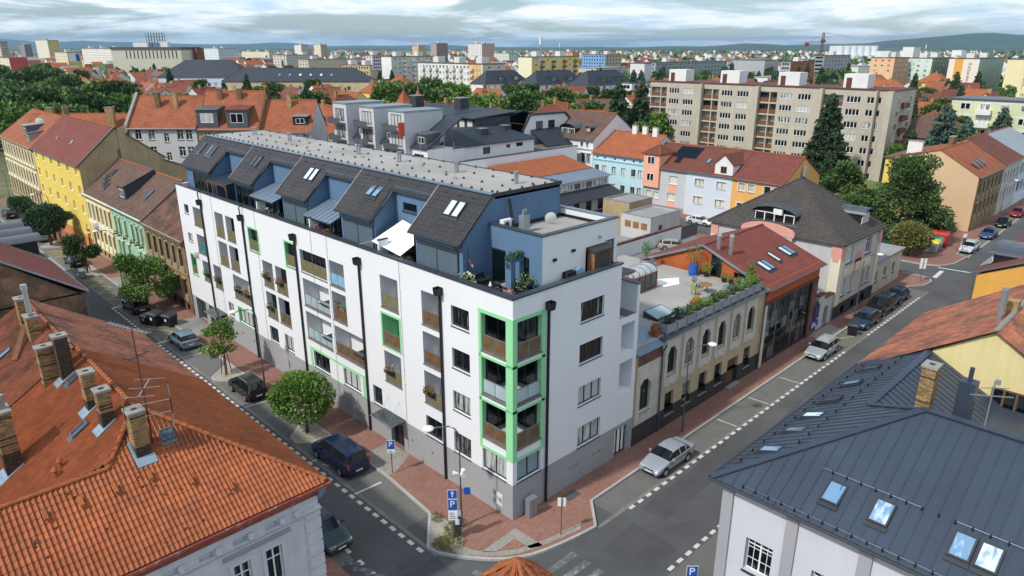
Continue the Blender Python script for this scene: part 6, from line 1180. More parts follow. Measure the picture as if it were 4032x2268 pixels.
# neighbour with old tiles
t = thing('old_house', 'house with weathered pale orange tile roof behind the bright orange roof', 'house', (-12.2, 17, 0)); YQ = 27.5; u = MB()
u.poly([(EX, YP, 7.97), (EX, YQ, 7.97), (RX-.2, YQ, RZ2), (RX-.2, YP, RZ2)]); u.poly([(RX-.2, YP, RZ2), (RX-.2, YQ, RZ2), (WX-1, YQ, 7.5), (WX-1, YP, 7.5)]); RB = ob('roof', u, 'clay_tile_base', t)
tiles(RB, (EX, YP+.05, 8), (0, 1, 0), (-kc, 0, ks), [(0, 0), (YQ-YP, 0), (YQ-YP, (EX-RX)*KL), (0, (EX-RX)*KL)], .2, .3, 'clay_tile_old', 'flat', jit=.02)
tiles(RB, (WX-1, YQ, 7.5), (0, -1, 0), (kc, 0, ks), [(0, 0), (YQ-YP, 0), (YQ-YP, 8.3), (0, 8.3)], .22, .33, 'clay_tile_old', 'pan', single=200, jit=.02); ridge_tiles(RB, (RX-.2, YP, RZ2+.05), (RX-.2, YQ, RZ2+.05), 'clay_tile_old')
ob('wall', MB().box(-24, YP+.02, -.1, -12.2, YQ, 7.6), 'old_render', t)
chimney(RB, I, -19.2, 23.6, 10.8, 13.3, .6, .7, 'brick_yellow', True, 0, 0); chimney(RB, I, -19.3, 20.9, 10.8, 12.9, .6, .8, 'brick_yellow', True, 0, 0)
ob('flue', MB().tube([(-19, 21.3, 12.9), (-19, 21.3, 14.6), (-19, 21.3, 14.61), (-19, 21.3, 14.9)], [.14, .14, .19, .17], 8), 'steel', RB); rooflight(RB, (-20.9, 22.6, 10.35), (0, -1, 0), (kc, 0, ks), .5, .9, 1, 0, 'roof_glass', 'metal_slate'); ob('plank', MB().bar((-20.4, 20.2, 10.9), (-19.2, 22.5, 12.1), .28, .05), 'wood_brown', RB)
# gable house further on and one with barrel dormers
def gh(label, y0, y1, roofm, wallm, zr=12.2):
 t = thing('gable_house', label, 'house', (-12.2, y0, 0)); ob('gable_wall', MB().extr([(-12.1, 0, -.1), (-12.1, 0, 7.75), (RX, 0, zr-.15), (-23.8, 0, 7.75), (-23.8, 0, -.1)], (0, y0, 0), (0, y0+.4, 0)), wallm, t)
 ob('wall', MB().box(-23.8, y0+.4, -.1, -12.1, y1, 7.7), 'stained_beige', t)
 R = ob('roof', MB().poly([(EX, y0-.1, 8), (EX, y1, 8), (RX, y1, zr), (RX, y0-.1, zr)]).poly([(RX, y0-.1, zr), (RX, y1, zr), (-24.2, y1, 8), (-24.2, y0-.1, 8)]).box(-24.1, y0, 7.85, -11.8, y1, 7.97), roofm, t); ob('verge_flashing', MB().bar((EX, y0-.12, 8), (RX, y0-.12, zr+.02), .25, .12).bar((RX, y0-.12, zr+.02), (-24.2, y0-.12, 8), .25, .12), 'zinc', R)
 ob('gutter', MB().tube([(EX+.08, y0, 7.95), (EX+.08, y1, 7.95)], .08, 6), 'metal_slate', R); ob('downpipe', MB().tube([(EX+.05, y0-.15, 7.9), (-12.0, y0-.2, 7.0), (-12.0, y0-.2, 0)], .06, 6), 'metal_slate', t); return t, R
mat('brick_gable_wall', '8d6a54', var=.35, vs_=.9, pat='brick', pw=.32, ph=.2, mort=.7, col2='5a463c', c2f=.5, c2s=.6, bump=.9)
gh('house with bare brick gable and smooth dark red roof across the street', 40.5, 53.4, 'tile_red', 'brick_gable_wall')
t, R = gh('house with three zinc barrel dormers at the left street edge', 53.5, 80, 'tile_brown', 'stained_beige', 12.0)
for y in (55.0, 58.6, 62.4): barrel(R, frame_of((EX, y), (EX, y+2)), 0, 2.2, .3, 8.4, 1.6, 4.6, 2, .5)
# ---------------------------------------------------------------- foreground, right: house with standing-seam metal roof
t = thing('metal_roof_house', 'light grey corner house with dark blue standing seam metal roof in the foreground', 'house', (1.9, -12.6, 0)); K2 = .544; E2X, E2Y, EZ = 1.5, -12.15, 8.3; HX, HY, HZ = 8.3, -18.95, 12.0; R2Y, R2Z = -16.0, 10.4; XE2 = 19.9
MR = ob('roof', MB().box(E2X+.3, -45, 8.0, XE2, E2Y-.3, 8.2), 'metal_blue_dark', t)
def panel(pts, nn):
 nn = Vector(nn).normalized()*.03; pts = [Vector(p) for p in pts]; n = len(pts); mb = MB(); mb.v = [tuple(p-nn) for p in pts]+[tuple(p) for p in pts]
 mb.f = [tuple(range(n, 2*n)), tuple(reversed(range(n)))]+[(j, (j+1) % n, n+(j+1) % n, n+j) for j in range(n)]; mb.m = [0]*len(mb.f); return mb
nw = Vector((-K2, 0, 1)).normalized(); nn_ = Vector((0, K2, 1)).normalized()
def hw(y): return min(-(y-E2Y), HX-E2X)
y = E2Y; P = .53
while y > -27:
 a, b = y, y-P; da, db = hw(a), hw(b)
 f = lambda yy, d: (E2X+d, yy, EZ+d*K2)
 pts = [f(a, 0), f(a, da), f(b, db), f(b, 0)] if da > .01 else [f(a, 0), f(b, db), f(b, 0)]
 ob('roof_panel', panel(pts, nw), 'metal_blue_dark', MR); ob('roof_seam', MB().bar(Vector(f(b, 0))+nw*.02, Vector(f(b, db))+nw*.02, .03, .05, up=nw), 'metal_blue_dark', MR); y = b
def hn(x):
 d = x-E2X
 return d if x <= HX else ((HX-E2X)+(x-HX)/(10.2-HX)*((E2Y-R2Y)-(HX-E2X)) if x < 10.2 else E2Y-R2Y)
x = E2X
while x < XE2-.1:
 a, b = x, x+P; da, db = hn(a), hn(b); f = lambda xx, d: (xx, E2Y-d, EZ+d*K2)
 pts = [f(a, 0), f(b, 0), f(b, db)]+([f(a, da)] if da > .01 else [])
 ob('roof_panel', panel(pts, nn_), 'metal_blue_dark', MR); ob('roof_seam', MB().bar(Vector(f(b, 0))+nn_*.02, Vector(f(b, db))+nn_*.02, .03, .05, up=nn_), 'metal_blue_dark', MR); x = b
ns = Vector((0, -K2, 1)).normalized(); x = 10.2          # rear slope of the street wing
while x < XE2-.1:
 f = lambda xx, d: (xx, R2Y-d, R2Z-d*K2); dd = 4.2
 ob('roof_panel', panel([f(x, 0), f(x, dd), f(x+P, dd), f(x+P, 0)], ns), 'metal_blue_dark', MR); ob('roof_seam', MB().bar(Vector(f(x+P, 0))+ns*.02, Vector(f(x+P, dd))+ns*.02, .03, .05, up=ns), 'metal_blue_dark', MR); x += P
ob('roof_slope', MB().poly([(HX, HY, HZ-.02), (HX, -45, HZ-.02), (15.1, -45, 8.3), (15.1, -20, 8.3), (10.2, R2Y, R2Z)]), 'metal_blue_dark', MR)
for a, b in (((E2X, E2Y, EZ), (HX, HY, HZ)), ((HX, HY, HZ), (HX, -27, HZ)), ((10.2, R2Y, R2Z), (XE2, R2Y, R2Z)), ((10.2, R2Y, R2Z), (HX, HY, HZ))): ob('ridge_cap', MB().bar(up_(a, .03), up_(b, .03), .38, .07), 'metal_blue_dark', MR)
ob('gutter', MB().tube([(E2X-.08, E2Y, EZ-.06), (E2X-.08, -27, EZ-.06)], .08, 8).tube([(E2X, E2Y+.08, EZ-.06), (XE2, E2Y+.08, EZ-.06)], .08, 8), 'anthracite', MR)
for v, ya, yb in ((.14, -13.8, -27), (2.35, -16.4, -20.6), (2.35, -21.8, -24.5)): ob('snow_guard', MB().tube([(E2X+v, ya, EZ+v*K2+.13), (E2X+v, yb, EZ+v*K2+.13)], .018, 5), 'metal_blue_dark', MR)
for v in (.5, 2.5): ob('snow_guard', MB().tube([(2.4+v, E2Y-v, EZ+v*K2+.12), (XE2, E2Y-v, EZ+v*K2+.12)], .018, 5), 'metal_blue_dark', MR)
for k in range(24):
 for v in (.14, 2.35):
  yv = E2Y-1.6-k*.62
  if v < 1 or -24.5 < yv < -16.4: ob('snow_guard_clip', cached('sgc', lambda: mesh('snow_guard_clip', MB().box(-.05, -.03, 0, .05, .03, .15), 'black_metal')), None, MR, TM((E2X+v, yv, EZ+v*K2)))
for k in range(14): ob('snow_guard_clip', MC['sgc'], None, MR, TM((3.4+k*1.2, E2Y-.5, EZ+.5*K2))); ob('snow_guard_clip', MC['sgc'], None, MR, TM((5.2+k*1.1, E2Y-2.5, EZ+2.5*K2)))
for y0 in (-16.88, -18.9, -21.93, -22.85): rooflight(MR, (2.52, y0, EZ+1.02*K2+.03), (0, -1, 0), (1, 0, K2), .82, 1.22, 1, 0, 'roof_glass', 'anthracite', .1 if y0 == -16.88 else 0)
for i, x in enumerate((4.2, 6.9, 9.1, 11.5, 14.4, 17.4)): rooflight(MR, (x+.8, E2Y-.9, EZ+.9*K2+.04), (-1, 0, 0), (0, -1, K2), .8, 1.15, 1, 0, 'roof_glass_dark' if i % 2 else 'roof_glass', 'anthracite', .12 if i < 3 else 0)
mat('pale_lilac_render', 'c4c4cc', var=.05, vs_=.4, streak=.05); mat('grey_pilaster', '9b9ba1', var=.06)
MWW = frame_of((2.0, E2Y-.5), (2.0, -30)); mw = [1.4, 4.6, 7.8, 11]
ob('wall', wallmesh(17, -.1, 8.15, [(x, x+1.35, 3.75, 5.6, .35) for x in mw]+[(x, x+1.35, .6, 2.4, .35) for x in mw], .35), 'pale_lilac_render', t, MWW)
for x in mw:
 for z in (3.75, .6): window(t, MWW, x, z, 1.35, 1.85 if z > 1 else 1.8, .27, 2, .06, 'frame_white', 'glass_dark', 'sill_dark', transom=.78, split=3)
for x in (0, 3.2, 6.4, 9.6): ob('pilaster', MB().box(x, -.12, 0, x+.55, 0, 8.1), 'grey_pilaster', t, MWW)
ob('wall', MB().box(2.01, E2Y-.8, -.1, XE2, E2Y-.5, 8.1).box(12, -30, -.1, 12.3, E2Y-.8, 8.1), 'pale_lilac_render', t)
chimney(MR, I, 9.1, -18.9, 11.0, 13.7, .75, .6, 'brick_yellow', True, 0, 0); ob('flue_box', MB().box(10.6, -20.3, 10.2, 11.3, -19.6, 12.9).tube([(10.95, -19.95, 12.9), (10.95, -19.95, 13.6)], .1, 8), 'metal_blue_dark', MR)
t = thing('rooftop_aerial', 'slim steel mast with cross bar aerials on the dark metal roof', 'aerial', (9.0, -21.2, 11.9)); ob('mast', MB().tube([(8.5, -21.3, 11.9), (8.5, -21.3, 14.2)], .03, 6), 'steel', t); ob('aerial_array', MB().bar((8.0, -20.6, 13.5), (9.0, -22.0, 13.5), .04).bar((8.1, -20.9, 13.9), (8.9, -21.8, 13.9), .03).box(8.4, -21.5, 14.1, 8.6, -21.3, 14.3), 'steel', t)
# pale yellow gabled house with old tiles behind it
mat('pale_yellow_render', 'ddcc92', var=.06, vs_=.5, streak=.1)
t = thing('yellow_gable_house', 'pale yellow house with old brown orange tiles behind the dark metal roof', 'house', (20.2, -12.5, 0)); RYy, RZy = -19.1, 12.55; k3 = (RZy-8)/(-12-RYy); L3 = math.hypot(1, k3)
MG = frame_of((20.2, -12.4), (20.2, -25.8)); mb = MB().extr([(20.2, -12.4, -.1), (20.2, -12.4, 7.9), (20.2, RYy, RZy-.1), (20.2, -25.8, 7.9), (20.2, -25.8, -.1)], (0, 0, 0), (.3, 0, 0)); ob('gable_wall', mb, 'pale_yellow_render', t); ob('wall', MB().box(20.5, -25.8, -.1, 33.6, -12.45, 7.8), 'pale_yellow_render', t)
window(t, MG, 7.1, 7.7, 1.9, 1.5, -.05, 3, .09, 'frame_brown', 'glass_dark', 'sill_grey', simple=True)
u = MB().poly([(20, -11.9, 7.95), (34, -11.9, 7.95), (34, RYy, RZy), (20, RYy, RZy)][::-1]).poly([(20, RYy, RZy), (34, RYy, RZy), (34, -26.3, 7.95), (20, -26.3, 7.95)][::-1]); R = ob('roof', u, 'clay_tile_base', t)
tiles(R, (34, -11.9, 7.97), (-1, 0, 0), (0, -1/L3, k3/L3), [(0, 0), (14.05, 0), (14.05, 7.2*L3), (0, 7.2*L3)], .2, .3, 'clay_tile_old', 'flat', jit=.02); tiles(R, (20, -26.3, 7.97), (1, 0, 0), (0, 1/L3, k3/L3), [(0, 0), (14, 0), (14, 7.2*L3), (0, 7.2*L3)], .25, .33, 'clay_tile_old', 'pan', jit=.02)
ridge_tiles(R, (20, RYy, RZy+.05), (34, RYy, RZy+.05), 'cement', .4, .17); ob('flue', MB().tube([(23, -18.6, 12.2), (23, -18.6, 14.2), (23, -18.6, 14.21), (23, -18.6, 14.4)], [.16, .16, .2, .18], 8), 'steel', R); ob('chimney_stump', MB().box(24.2, -19.2, 12, 24.9, -18.6, 13.3), 'brick_yellow', R); ob('roof_vent_panel', MB().box(0, 0, 0, 1.3, .8, .12), 'metal_slate', R, TM((22.2, -13.5, 8.85)) @ Matrix.Rotation(-.55, 4, 'X'))
# ochre house further along
t = thing('ochre_house', 'ochre yellow gabled house with a zinc barrel dormer across the road from the villa', 'house', (48.8, -12, 0)); mat('ochre_render', 'd9a04a', var=.06, vs_=.5, streak=.06)
ob('gable_wall', MB().extr([(48.8, -12, -.1), (48.8, -12, 7.9), (48.8, -19.5, 11.5), (48.8, -27, 7.9), (48.8, -27, -.1)], (0, 0, 0), (.3, 0, 0)), 'ochre_render', t); ob('wall', MB().box(49.1, -27, -.1, 75, -12.0, 7.8), 'ochre_render', t)
R = ob('roof', MB().poly([(48.7, -11.6, 7.9), (75, -11.6, 7.9), (75, -19.5, 11.6), (48.7, -19.5, 11.6)][::-1]).poly([(48.7, -19.5, 11.6), (75, -19.5, 11.6), (75, -27.3, 7.9), (48.7, -27.3, 7.9)][::-1]), 'tile_red_brown', t); ob('verge_flashing', MB().bar((48.7, -11.5, 7.95), (48.7, -19.5, 11.7), .3, .1), 'metal_slate', R); ob('downpipe', MB().tube([(48.7, -11.7, 7.8), (48.7, -11.9, 7), (48.7, -11.9, 0)], .06, 6), 'metal_slate', t)
MS = frame_of((58.5, -12), (50, -12)); barrel(R, MS, 0, 6.0, .2, 8.0, 1.4, 4.5, 3, .55); ob('dormer_apron', MB().hexa([(0, -.6, 7.85), (6.2, -.6, 7.85), (6.2, .3, 8.3), (0, .3, 8.3), (0, -.6, 7.95), (6.2, -.6, 7.95), (6.2, .3, 8.4), (0, .3, 8.4)]), 'zinc', R, MS)
house('row_house', 'plain row house with dark red roof beyond the ochre house', 'house', frame_of((100, -12), (75.2, -12)), 24.6, 13, 7.5, 'villa_grey', roof=('gable', 11, None, 'tile_red'))
# small orange turret roof at the very bottom
t = thing('turret_roof', 'tip of an orange tiled turret roof at the bottom edge of the view', 'turret', (-11.5, -12, 0)); tx, ty, tz = -11.2, -11.62, 10.5; n6 = 8; rr = 1.75
rim = [(tx+rr*math.cos(2*PI*(k+.5)/n6), ty+rr*math.sin(2*PI*(k+.5)/n6), tz-1.55) for k in range(n6)]
R = ob('roof', _mb([(tx, ty, tz)]+rim, [(0, k+1, (k+1) % n6+1) for k in range(n6)]), 'clay_tile_base', t); ob('drum', MB().tube([(tx, ty, -.1), (tx, ty, tz-1.5)], rr-.3, 8), 'stucco_white', t)
for k in range(n6):
 a, b = Vector(rim[k]), Vector(rim[(k+1) % n6]); U = (b-a).normalized(); m_ = (a+b)/2; V = (Vector((tx, ty, tz))-m_); L_ = V.length
 tiles(R, a, U, V, [(0, 0), ((b-a).length, 0), ((b-a).length/2, L_)], .2, .3, 'clay_tile', 'pan'); ridge_tiles(R, a+Vector((0, 0, .04)), (tx, ty, tz+.06), 'clay_ridge', .36, .1)
ob('gutter', MB().tube([Vector(p)+Vector((0, 0, -.03)) for p in rim+[rim[0]]], .09, 6, cap=False), 'anthracite', R)
# ---------------------------------------------------------------- trees
def crown_mesh(kind, h, r, n, ls, m):
 mb = MB(); pts = []; R_ = NPR
 if kind == 'round':
  pts.append(blob_pts(int(n*.35), (0, 0, h-r*.85), r*.88, r*.72, .6))
  for _ in range(14):
   a = R_.rand()*2*PI; e = R_.uniform(-.45, .9); q = r*R_.uniform(.5, .72); pts.append(blob_pts(n//22, (q*math.cos(a)*math.cos(e), q*math.sin(a)*math.cos(e), h-r*.85+q*.85*math.sin(e)), r*R_.uniform(.3, .45), r*R_.uniform(.22, .36), .5))
 elif kind in ('loose', 'full'):
  fu = kind == 'full'
  for i in range(30 if fu else 16):
   a = R_.rand()*2*PI; q = r*R_.uniform(.15, .75)**.8; z = h*R_.uniform(.12 if fu else .38, .92); k = 1.3*(1-z/h)+.25 if fu else 1.15-.55*abs(z/h-.6)*2; pts.append(blob_pts(n//(30 if fu else 16), (q*k*math.cos(a), q*k*math.sin(a), z), r*R_.uniform(.28, .45), r*R_.uniform(.2, .34), .35))
 else:
  z = h*.1
  while z < h*.985:
   t = (z-h*.1)/(h*.9); rr = r*(1-t)**.8*R_.uniform(.85, 1.08)+.05; nb = max(4, int(9*(1-t)+4))
   for b in range(nb):
    a = 2*PI*b/nb+R_.rand(); L = rr*R_.uniform(.75, 1.1); k = max(4, int(n*.018*(L/r+.15))); s = np.sqrt(R_.rand(k));
    pts.append(np.stack([L*s*np.cos(a+R_.normal(size=k)*.13), L*s*np.sin(a+R_.normal(size=k)*.13), z-s*L*.28+R_.normal(size=k)*.06*r*.3], 1))
   z += h*.036
 P = np.vstack(pts)
 if kind != 'fir':
  c = P-np.array([0, 0, P[:, 2].mean()]); nr = c/(np.linalg.norm(c, axis=1)[:, None]+1e-6); nr[:, 2] += .25
  leaves(mb, P, ls, 0, .7, .1, nr)
 else: leaves(mb, P, ls, 0, .5, .5, np.stack([P[:, 0], P[:, 1], -.5*np.ones(len(P))], 1)/np.linalg.norm(P[:, :2]+1e-3, axis=1)[:, None])
 return mesh('crown', mb, m)
def make_tree(name, label, cat, loc, kind, h, r, n, ls, m, th=None, tr=.14, group=None):
 t = thing(name, label, cat, loc, 0, group); M = TM(loc); th = th or h*.6
 mb = MB().tube([(0, 0, -.1), (.03, .02, th*.5), (0, .05, th)], [tr*1.2, tr, tr*.6], 7)
 if kind != 'fir':
  for k in range(5): a = k*1.3; mb.tube([(0, 0, th*.7), (r*.35*math.cos(a), r*.35*math.sin(a), th*.95), (r*.6*math.cos(a), r*.6*math.sin(a), th+r*.35)], [tr*.5, tr*.3, tr*.12], 5)
 else: mb.tube([(0, 0, th), (0, 0, h*.98)], [tr*.6, .02], 6)
 ob('trunk', mb, 'bark', t, M); ob('crown', crown_mesh(kind, h, r, n, ls, m), None, t, M); return t
make_tree('street_tree', 'round clipped green tree in the gravel pit beside the blue van', 'tree', (-3.77, 18.6, 0), 'round', 5.2, 2.6, 11000, .2, 'leaf_green', 2.8, .11, 'trees along the long facade')
make_tree('street_tree', 'thin young tree with staked trunk between the blue saloon and the black off-roader', 'tree', (-3.87, 32.8, 0), 'loose', 5.2, 1.6, 1800, .24, 'leaf_green', 3, .07, 'trees along the long facade')
make_tree('street_tree', 'broad dark tree overhanging the black car beside the waste containers', 'tree', (-3.1, 55.3, 0), 'loose', 6.3, 3.3, 11000, .24, 'leaf_green', 2.6, .16, 'trees along the long facade')
make_tree('street_tree', 'spreading conifer-dark tree with staked trunk in front of the green house', 'tree', (-3.9, 75.3, 0), 'loose', 5.3, 2.3, 6000, .24, 'leaf_dark', 3.4, .12, 'trees along the long facade')
make_tree('street_tree', 'large dense ball-shaped tree in front of the yellow block', 'tree', (-3.75, 94.2, 0), 'round', 6.6, 3.1, 12000, .3, 'leaf_blue', 3.8, .2, 'trees along the long facade')
make_tree('street_tree', 'small flattened round tree at the far end of the parking row', 'tree', (-3.9, 109.2, 0), 'round', 5.4, 1.9, 5000, .3, 'leaf_blue', 4.0, .12, 'trees along the long facade')
for x, y in PITS[1:3]:
 t = thing('tree_stakes', 'wooden tripod stakes around the thin young tree' if y < 50 else 'wooden stakes around the dark spreading tree trunk', 'tree stakes', (x, y, 0))
 for k in range(3): a = k*2.1; ob('stake', MB().tube([(x+.5*math.cos(a), y+.5*math.sin(a), 0), (x+.3*math.cos(a), y+.3*math.sin(a), 1.9)], .04, 5), 'wood_brown', t)
make_tree('spruce_tree', 'tall dark spruce standing in front of the long grey panel block', 'tree', (127, 34.8, 0), 'fir', 19.5, 5.2, 14000, .75, 'conifer', 5, .35)
make_tree('broadleaf_tree', 'big dark spreading tree in the small park by the beige gable', 'tree', (90.5, 6.5, 0), 'full', 13, 5.4, 16000, .42, 'leaf_dark', 5.5, .35)
make_tree('broadleaf_tree', 'low olive-leaved tree with a thin trunk above the park pavement', 'tree', (81.3, 3.0, 0), 'round', 5.3, 3.0, 5000, .28, 'leaf_olive', 3.2, .12)
# ---------------------------------------------------------------- middle distance
mat('panel_grey', 'b9b0a1', var=.07, vs_=.2, streak=.12, col2='a89f90', c2f=.35, c2s=.15); mat('light_blue_render', 'b4d6de', var=.06, vs_=.4, streak=.05); mat('salmon_render', 'e9a98a', var=.06); mat('pale_grey_render', 'bfc0c4', var=.06); mat('bluish_render', 'c9d3de', var=.05); mat('orange_render', 'dfa960', var=.07); mat('brown_boards', '6d4630', var=.25, vs_=1.5); mat('solar', '10141c', rough=.15, spec=.7, var=.05); mat('beige_render', 'd0b08a', var=.06, vs_=.3)
t = thing('panel_block', 'long grey seven storey concrete panel block with brown loggias', 'apartment block', (140, 27, 0)); PX, PY0, PL = 140.2, 27.2, 62.; MP = frame_of((PX, PY0+PL), (PX, PY0)); ops = []; wl = []; lg = []
for s in range(4):
 b = PL-2.2-15.4*s
 for f in range(7):
  z = 16.25-2.72*f; wl += [(b-4.4-3.2, z), (b-9.2-.6, z)] if 0 else [(b-4.6-3.1+.0, z), (b-.3-3.1, z)]; lg += [(b-13.4, z-.85, 5.0)]
ob('wall', wallmesh(PL, -.1, 19.0, [(x, x+3.1, z, z+1.4, .15) for x, z in wl]+[(x, x+w, z, z+2.35, 1.3, True) for x, z, w in lg], .15), 'panel_grey', t, MP)
for x, z in wl: window(t, MP, x, z, 3.1, 1.4, .08, 4, .1, 'frame_white', 'glass', 'sill_grey', simple=True)
lm = mesh('loggia_front', MB().box(0, .04, 0, 3.0, .1, 1.05).box(3.3, .04, 0, 5, .1, 1.05), 'brown_boards'); pm = mesh('loggia_post', MB().box(3.02, .02, 0, 3.28, 1.3, 2.35), 'panel_grey'); dm = mesh('balcony_door', MB().box(.3, 1.22, .05, 2.6, 1.28, 2.0).box(3.5, 1.22, .05, 4.7, 1.28, 2.0), 'glass_curtain')
for x, z, w in lg:
 for me in (lm, pm, dm): ob(me.name, me, None, t, MP @ Matrix.Translation((x, 0, z)))
ob('wall', MB().box(PX+.01, PY0, -.1, PX+13.2, PY0+.3, 19).box(PX+12.9, PY0+.3, -.1, PX+13.2, PY0+PL, 19).box(PX+.01, PY0+PL-.3, -.1, PX+12.9, PY0+PL, 19), 'panel_grey', t); ob('pier', MB().box(PX-1.3, PY0+3.2, -.1, PX-.01, PY0+3.6, 19).box(PX-1.3, PY0-.02, -.1, PX, PY0+1.2, 19), 'panel_grey', t)
for s in (1, 2, 3): ob('pier', MB().box(PL-15.4*s-.2, -1.2, -.1, PL-15.4*s+.5, 0, 19), 'panel_grey', t, MP)
for f in range(7):
 for x in (PX+2.0, PX+9.4): window(t, TM((0, PY0, 0)), x, 16.25-2.72*f, 1.7, 1.4, -.06, 2, .1, 'frame_white', 'glass', None, simple=True)
 ob('balcony', MB().box(PX+5.0, PY0-.9, 15.3-2.72*f, PX+7.8, PY0, 16.4-2.72*f), 'brown_boards', t)
ob('roof', MB().box(PX-.15, PY0-.15, 19, PX+13.3, PY0+PL+.1, 19.25), 'frame_red_brown', t)
for k in range(4): y = PY0+7+15.4*k; ob('lift_house', MB().box(PX+3, y, 19.25, PX+7, y+5.2, 22.2), 'white_plain', t); ob('roof_door', MB().box(PX+2.95, y+3.4, 19.25, PX+3, y+4.6, 21.4), 'frame_red_brown', t)
# row of coloured houses across the side street
def EM(y1): return frame_of((81.5, y1), (81.5, y1-10))
WR = dict(frame='frame_white', glass='glass_curtain', sill='sill_white')
t, R = house('row_house', 'pale turquoise stucco house with orange tile roof across the yards', 'house', EM(60.7), 12.0, 13, 8.7, 'light_blue_render', rows=[dict(z=5.15, h=1.3, w=1.0, xs=[.5, 2.3, 4.6, 6.8, 9.1, 10.6], n=2, **{**WR, 'frame': 'frame_brown'}), dict(z=1.9, h=1.3, w=1.0, xs=[2.3, 4.6, 6.8, 9.1, 10.6], n=2, **{**WR, 'frame': 'frame_brown'}), dict(z=7.75, h=.35, w=.5, xs=[.8, 2.6, 5, 7.2, 9.3, 10.8], n=1, frame='frame_brown', sill=None)], roof=('gable', 12.2, 6.5, 'tile_orange_bright'), corn=((7.3, .25, .2),), cornm='light_blue_render')
for x, y in ((4.5, 6.0), (6.7, 6.2), (9.3, 5.8)): chimney(R, EM(60.7), x, y, 11.4, 13.6, 1.0, .6, 'white_plain')
t, R = house('row_house', 'grey house with salmon bay tower and solar panels on its red roof', 'house', EM(48.6), 8.7, 13, 7.5, 'pale_grey_render', rows=[dict(z=4.9, h=1.4, w=1.7, xs=[5.4], n=2, **WR), dict(z=1.9, h=1.3, w=1.6, xs=[5.2], n=2, **WR), dict(z=1.9, h=1.2, w=1.1, xs=[.6, 2.2], n=1, **WR)], roof=('gable', 11.0, 6.5, 'tile_red_brown'), base=(.8, 'cement'))
ob('bay_tower', MB().box(.0, -.5, 3.9, 3.4, 4, 9.9), 'salmon_render', t, EM(48.6)); hip_roof(t, EM(48.6) @ Matrix.Translation((0, -.5, 0)), 3.4, 4.5, 9.9, 11.2, 'tile_red_brown', .3, inset=1.7)
for z in (5.0, 8.0): window(t, EM(48.6), .9, z, 1.5, 1.4, -.58, 2, .09, simple=True, sill='sill_white')
ob('salmon_panel', MB().box(5.3, -.02, 3.4, 7.0, 0, 4.8).box(5.2, -.02, .8, 6.8, 0, 1.8), 'salmon_render', t, EM(48.6))
for i in range(4):
 for j in range(2 if i != 1 else 3): ob('solar_panel', MB().hexa([(0, 0, 0), (1.1, 0, 0), (1.1, 1.4, .75), (0, 1.4, .75), (0, 0, .05), (1.1, 0, .05), (1.1, 1.4, .8), (0, 1.4, .8)]), 'solar', R, EM(48.6) @ Matrix.Translation((3.9+i*1.15, 4.4-1.45*j, 7.5+(4.4-1.45*j)*.538+.22)))
t, R = house('row_house', 'pale blue two storey house with a white gabled dormer', 'house', EM(39.9), 8.8, 13, 7.6, 'bluish_render', rows=[dict(z=z, h=1.25, w=1.8, xs=[1.8, 6.0], n=2, frame='frame_brown', glass='glass_curtain', sill='sill_white', trim=(.14, 'white_plain', 0)) for z in (5.25, 2.2)], roof=('gable', 11.1, 6.5, 'tile_red_brown'), base=(1.6, 'bluish_render'))
dm_ = ob('dormer', MB().extr([(5.4, 0, 7.6), (8.7, 0, 7.6), (8.7, 0, 9.4), (7.05, 0, 10.9), (5.4, 0, 9.4)], (0, .05, 0), (0, 5.5, 0)), 'white_plain', R, EM(39.9)); window(dm_, EM(39.9), 6.5, 8.0, 1.1, 1.1, 0, 2, .1, 'frame_brown', simple=True, sill=None)
ob('dormer_roof', MB().hexa([(5.2, -.1, 9.3), (7.05, -.1, 10.98), (7.05, 6, 10.98), (5.2, 6, 9.3), (5.2, -.1, 9.4), (7.05, -.1, 11.1), (7.05, 6, 11.1), (5.2, 6, 9.4)]).hexa([(8.9, -.1, 9.3), (7.05, -.1, 10.98), (7.05, 6, 10.98), (8.9, 6, 9.3), (8.9, -.1, 9.4), (7.05, -.1, 11.1), (7.05, 6, 11.1), (8.9, 6, 9.4)]), 'tile_red_brown', dm_, EM(39.9))
for x in (1.8, 3.9): rooflight(R, EM(39.9) @ Vector((x+.5, 2.2, 8.95)), (0, -1, 0), (1, 0, .538), .7, 1.2, 1, 0, 'roof_glass', 'metal_slate')
t, R = house('row_house', 'orange end house with dark red roof and white window surrounds', 'house', EM(31.1), 8.9, 13, 7.5, 'orange_render', rows=[dict(z=5.5, h=1.3, w=1.15, xs=[1.2, 2.9, 5.6, 7.3], n=1, frame='frame_white', trim=(.14, 'white_plain', 0)), dict(z=2.2, h=1.3, w=1.15, xs=[1.2, 5.6, 7.3], n=1, frame='frame_white', trim=(.14, 'white_plain', 0))], roof=('gable', 11.0, 6.5, 'tile_red'))
t, R = house('row_house', 'white ornate house with brown roof and a curved zinc dormer beside the turquoise house', 'house', EM(73), 12.2, 14, 11.0, 'white_plain', rows=[dict(z=z, h=1.7, w=1.0, xs=[2, 4.4, 6.8, 9.2, 10.6], n=2, frame='frame_brown', trim=(.15, 'white_plain', 1)) for z in (6.5, 3.0)]+[dict(z=9.6, h=.8, w=.6, xs=[9.0, 10.4], n=1, frame='frame_brown')], roof=('gable', 15.4, 7, 'tile_brown'), corn=((8.9, .3, .3),)); barrel(R, EM(73), 3.0, 4.0, .8, 11.3, 1.6, 5, 2, .9); barrel(R, EM(73), 9.0, 1.4, 1.4, 12.2, .9, 4, 1, .35)
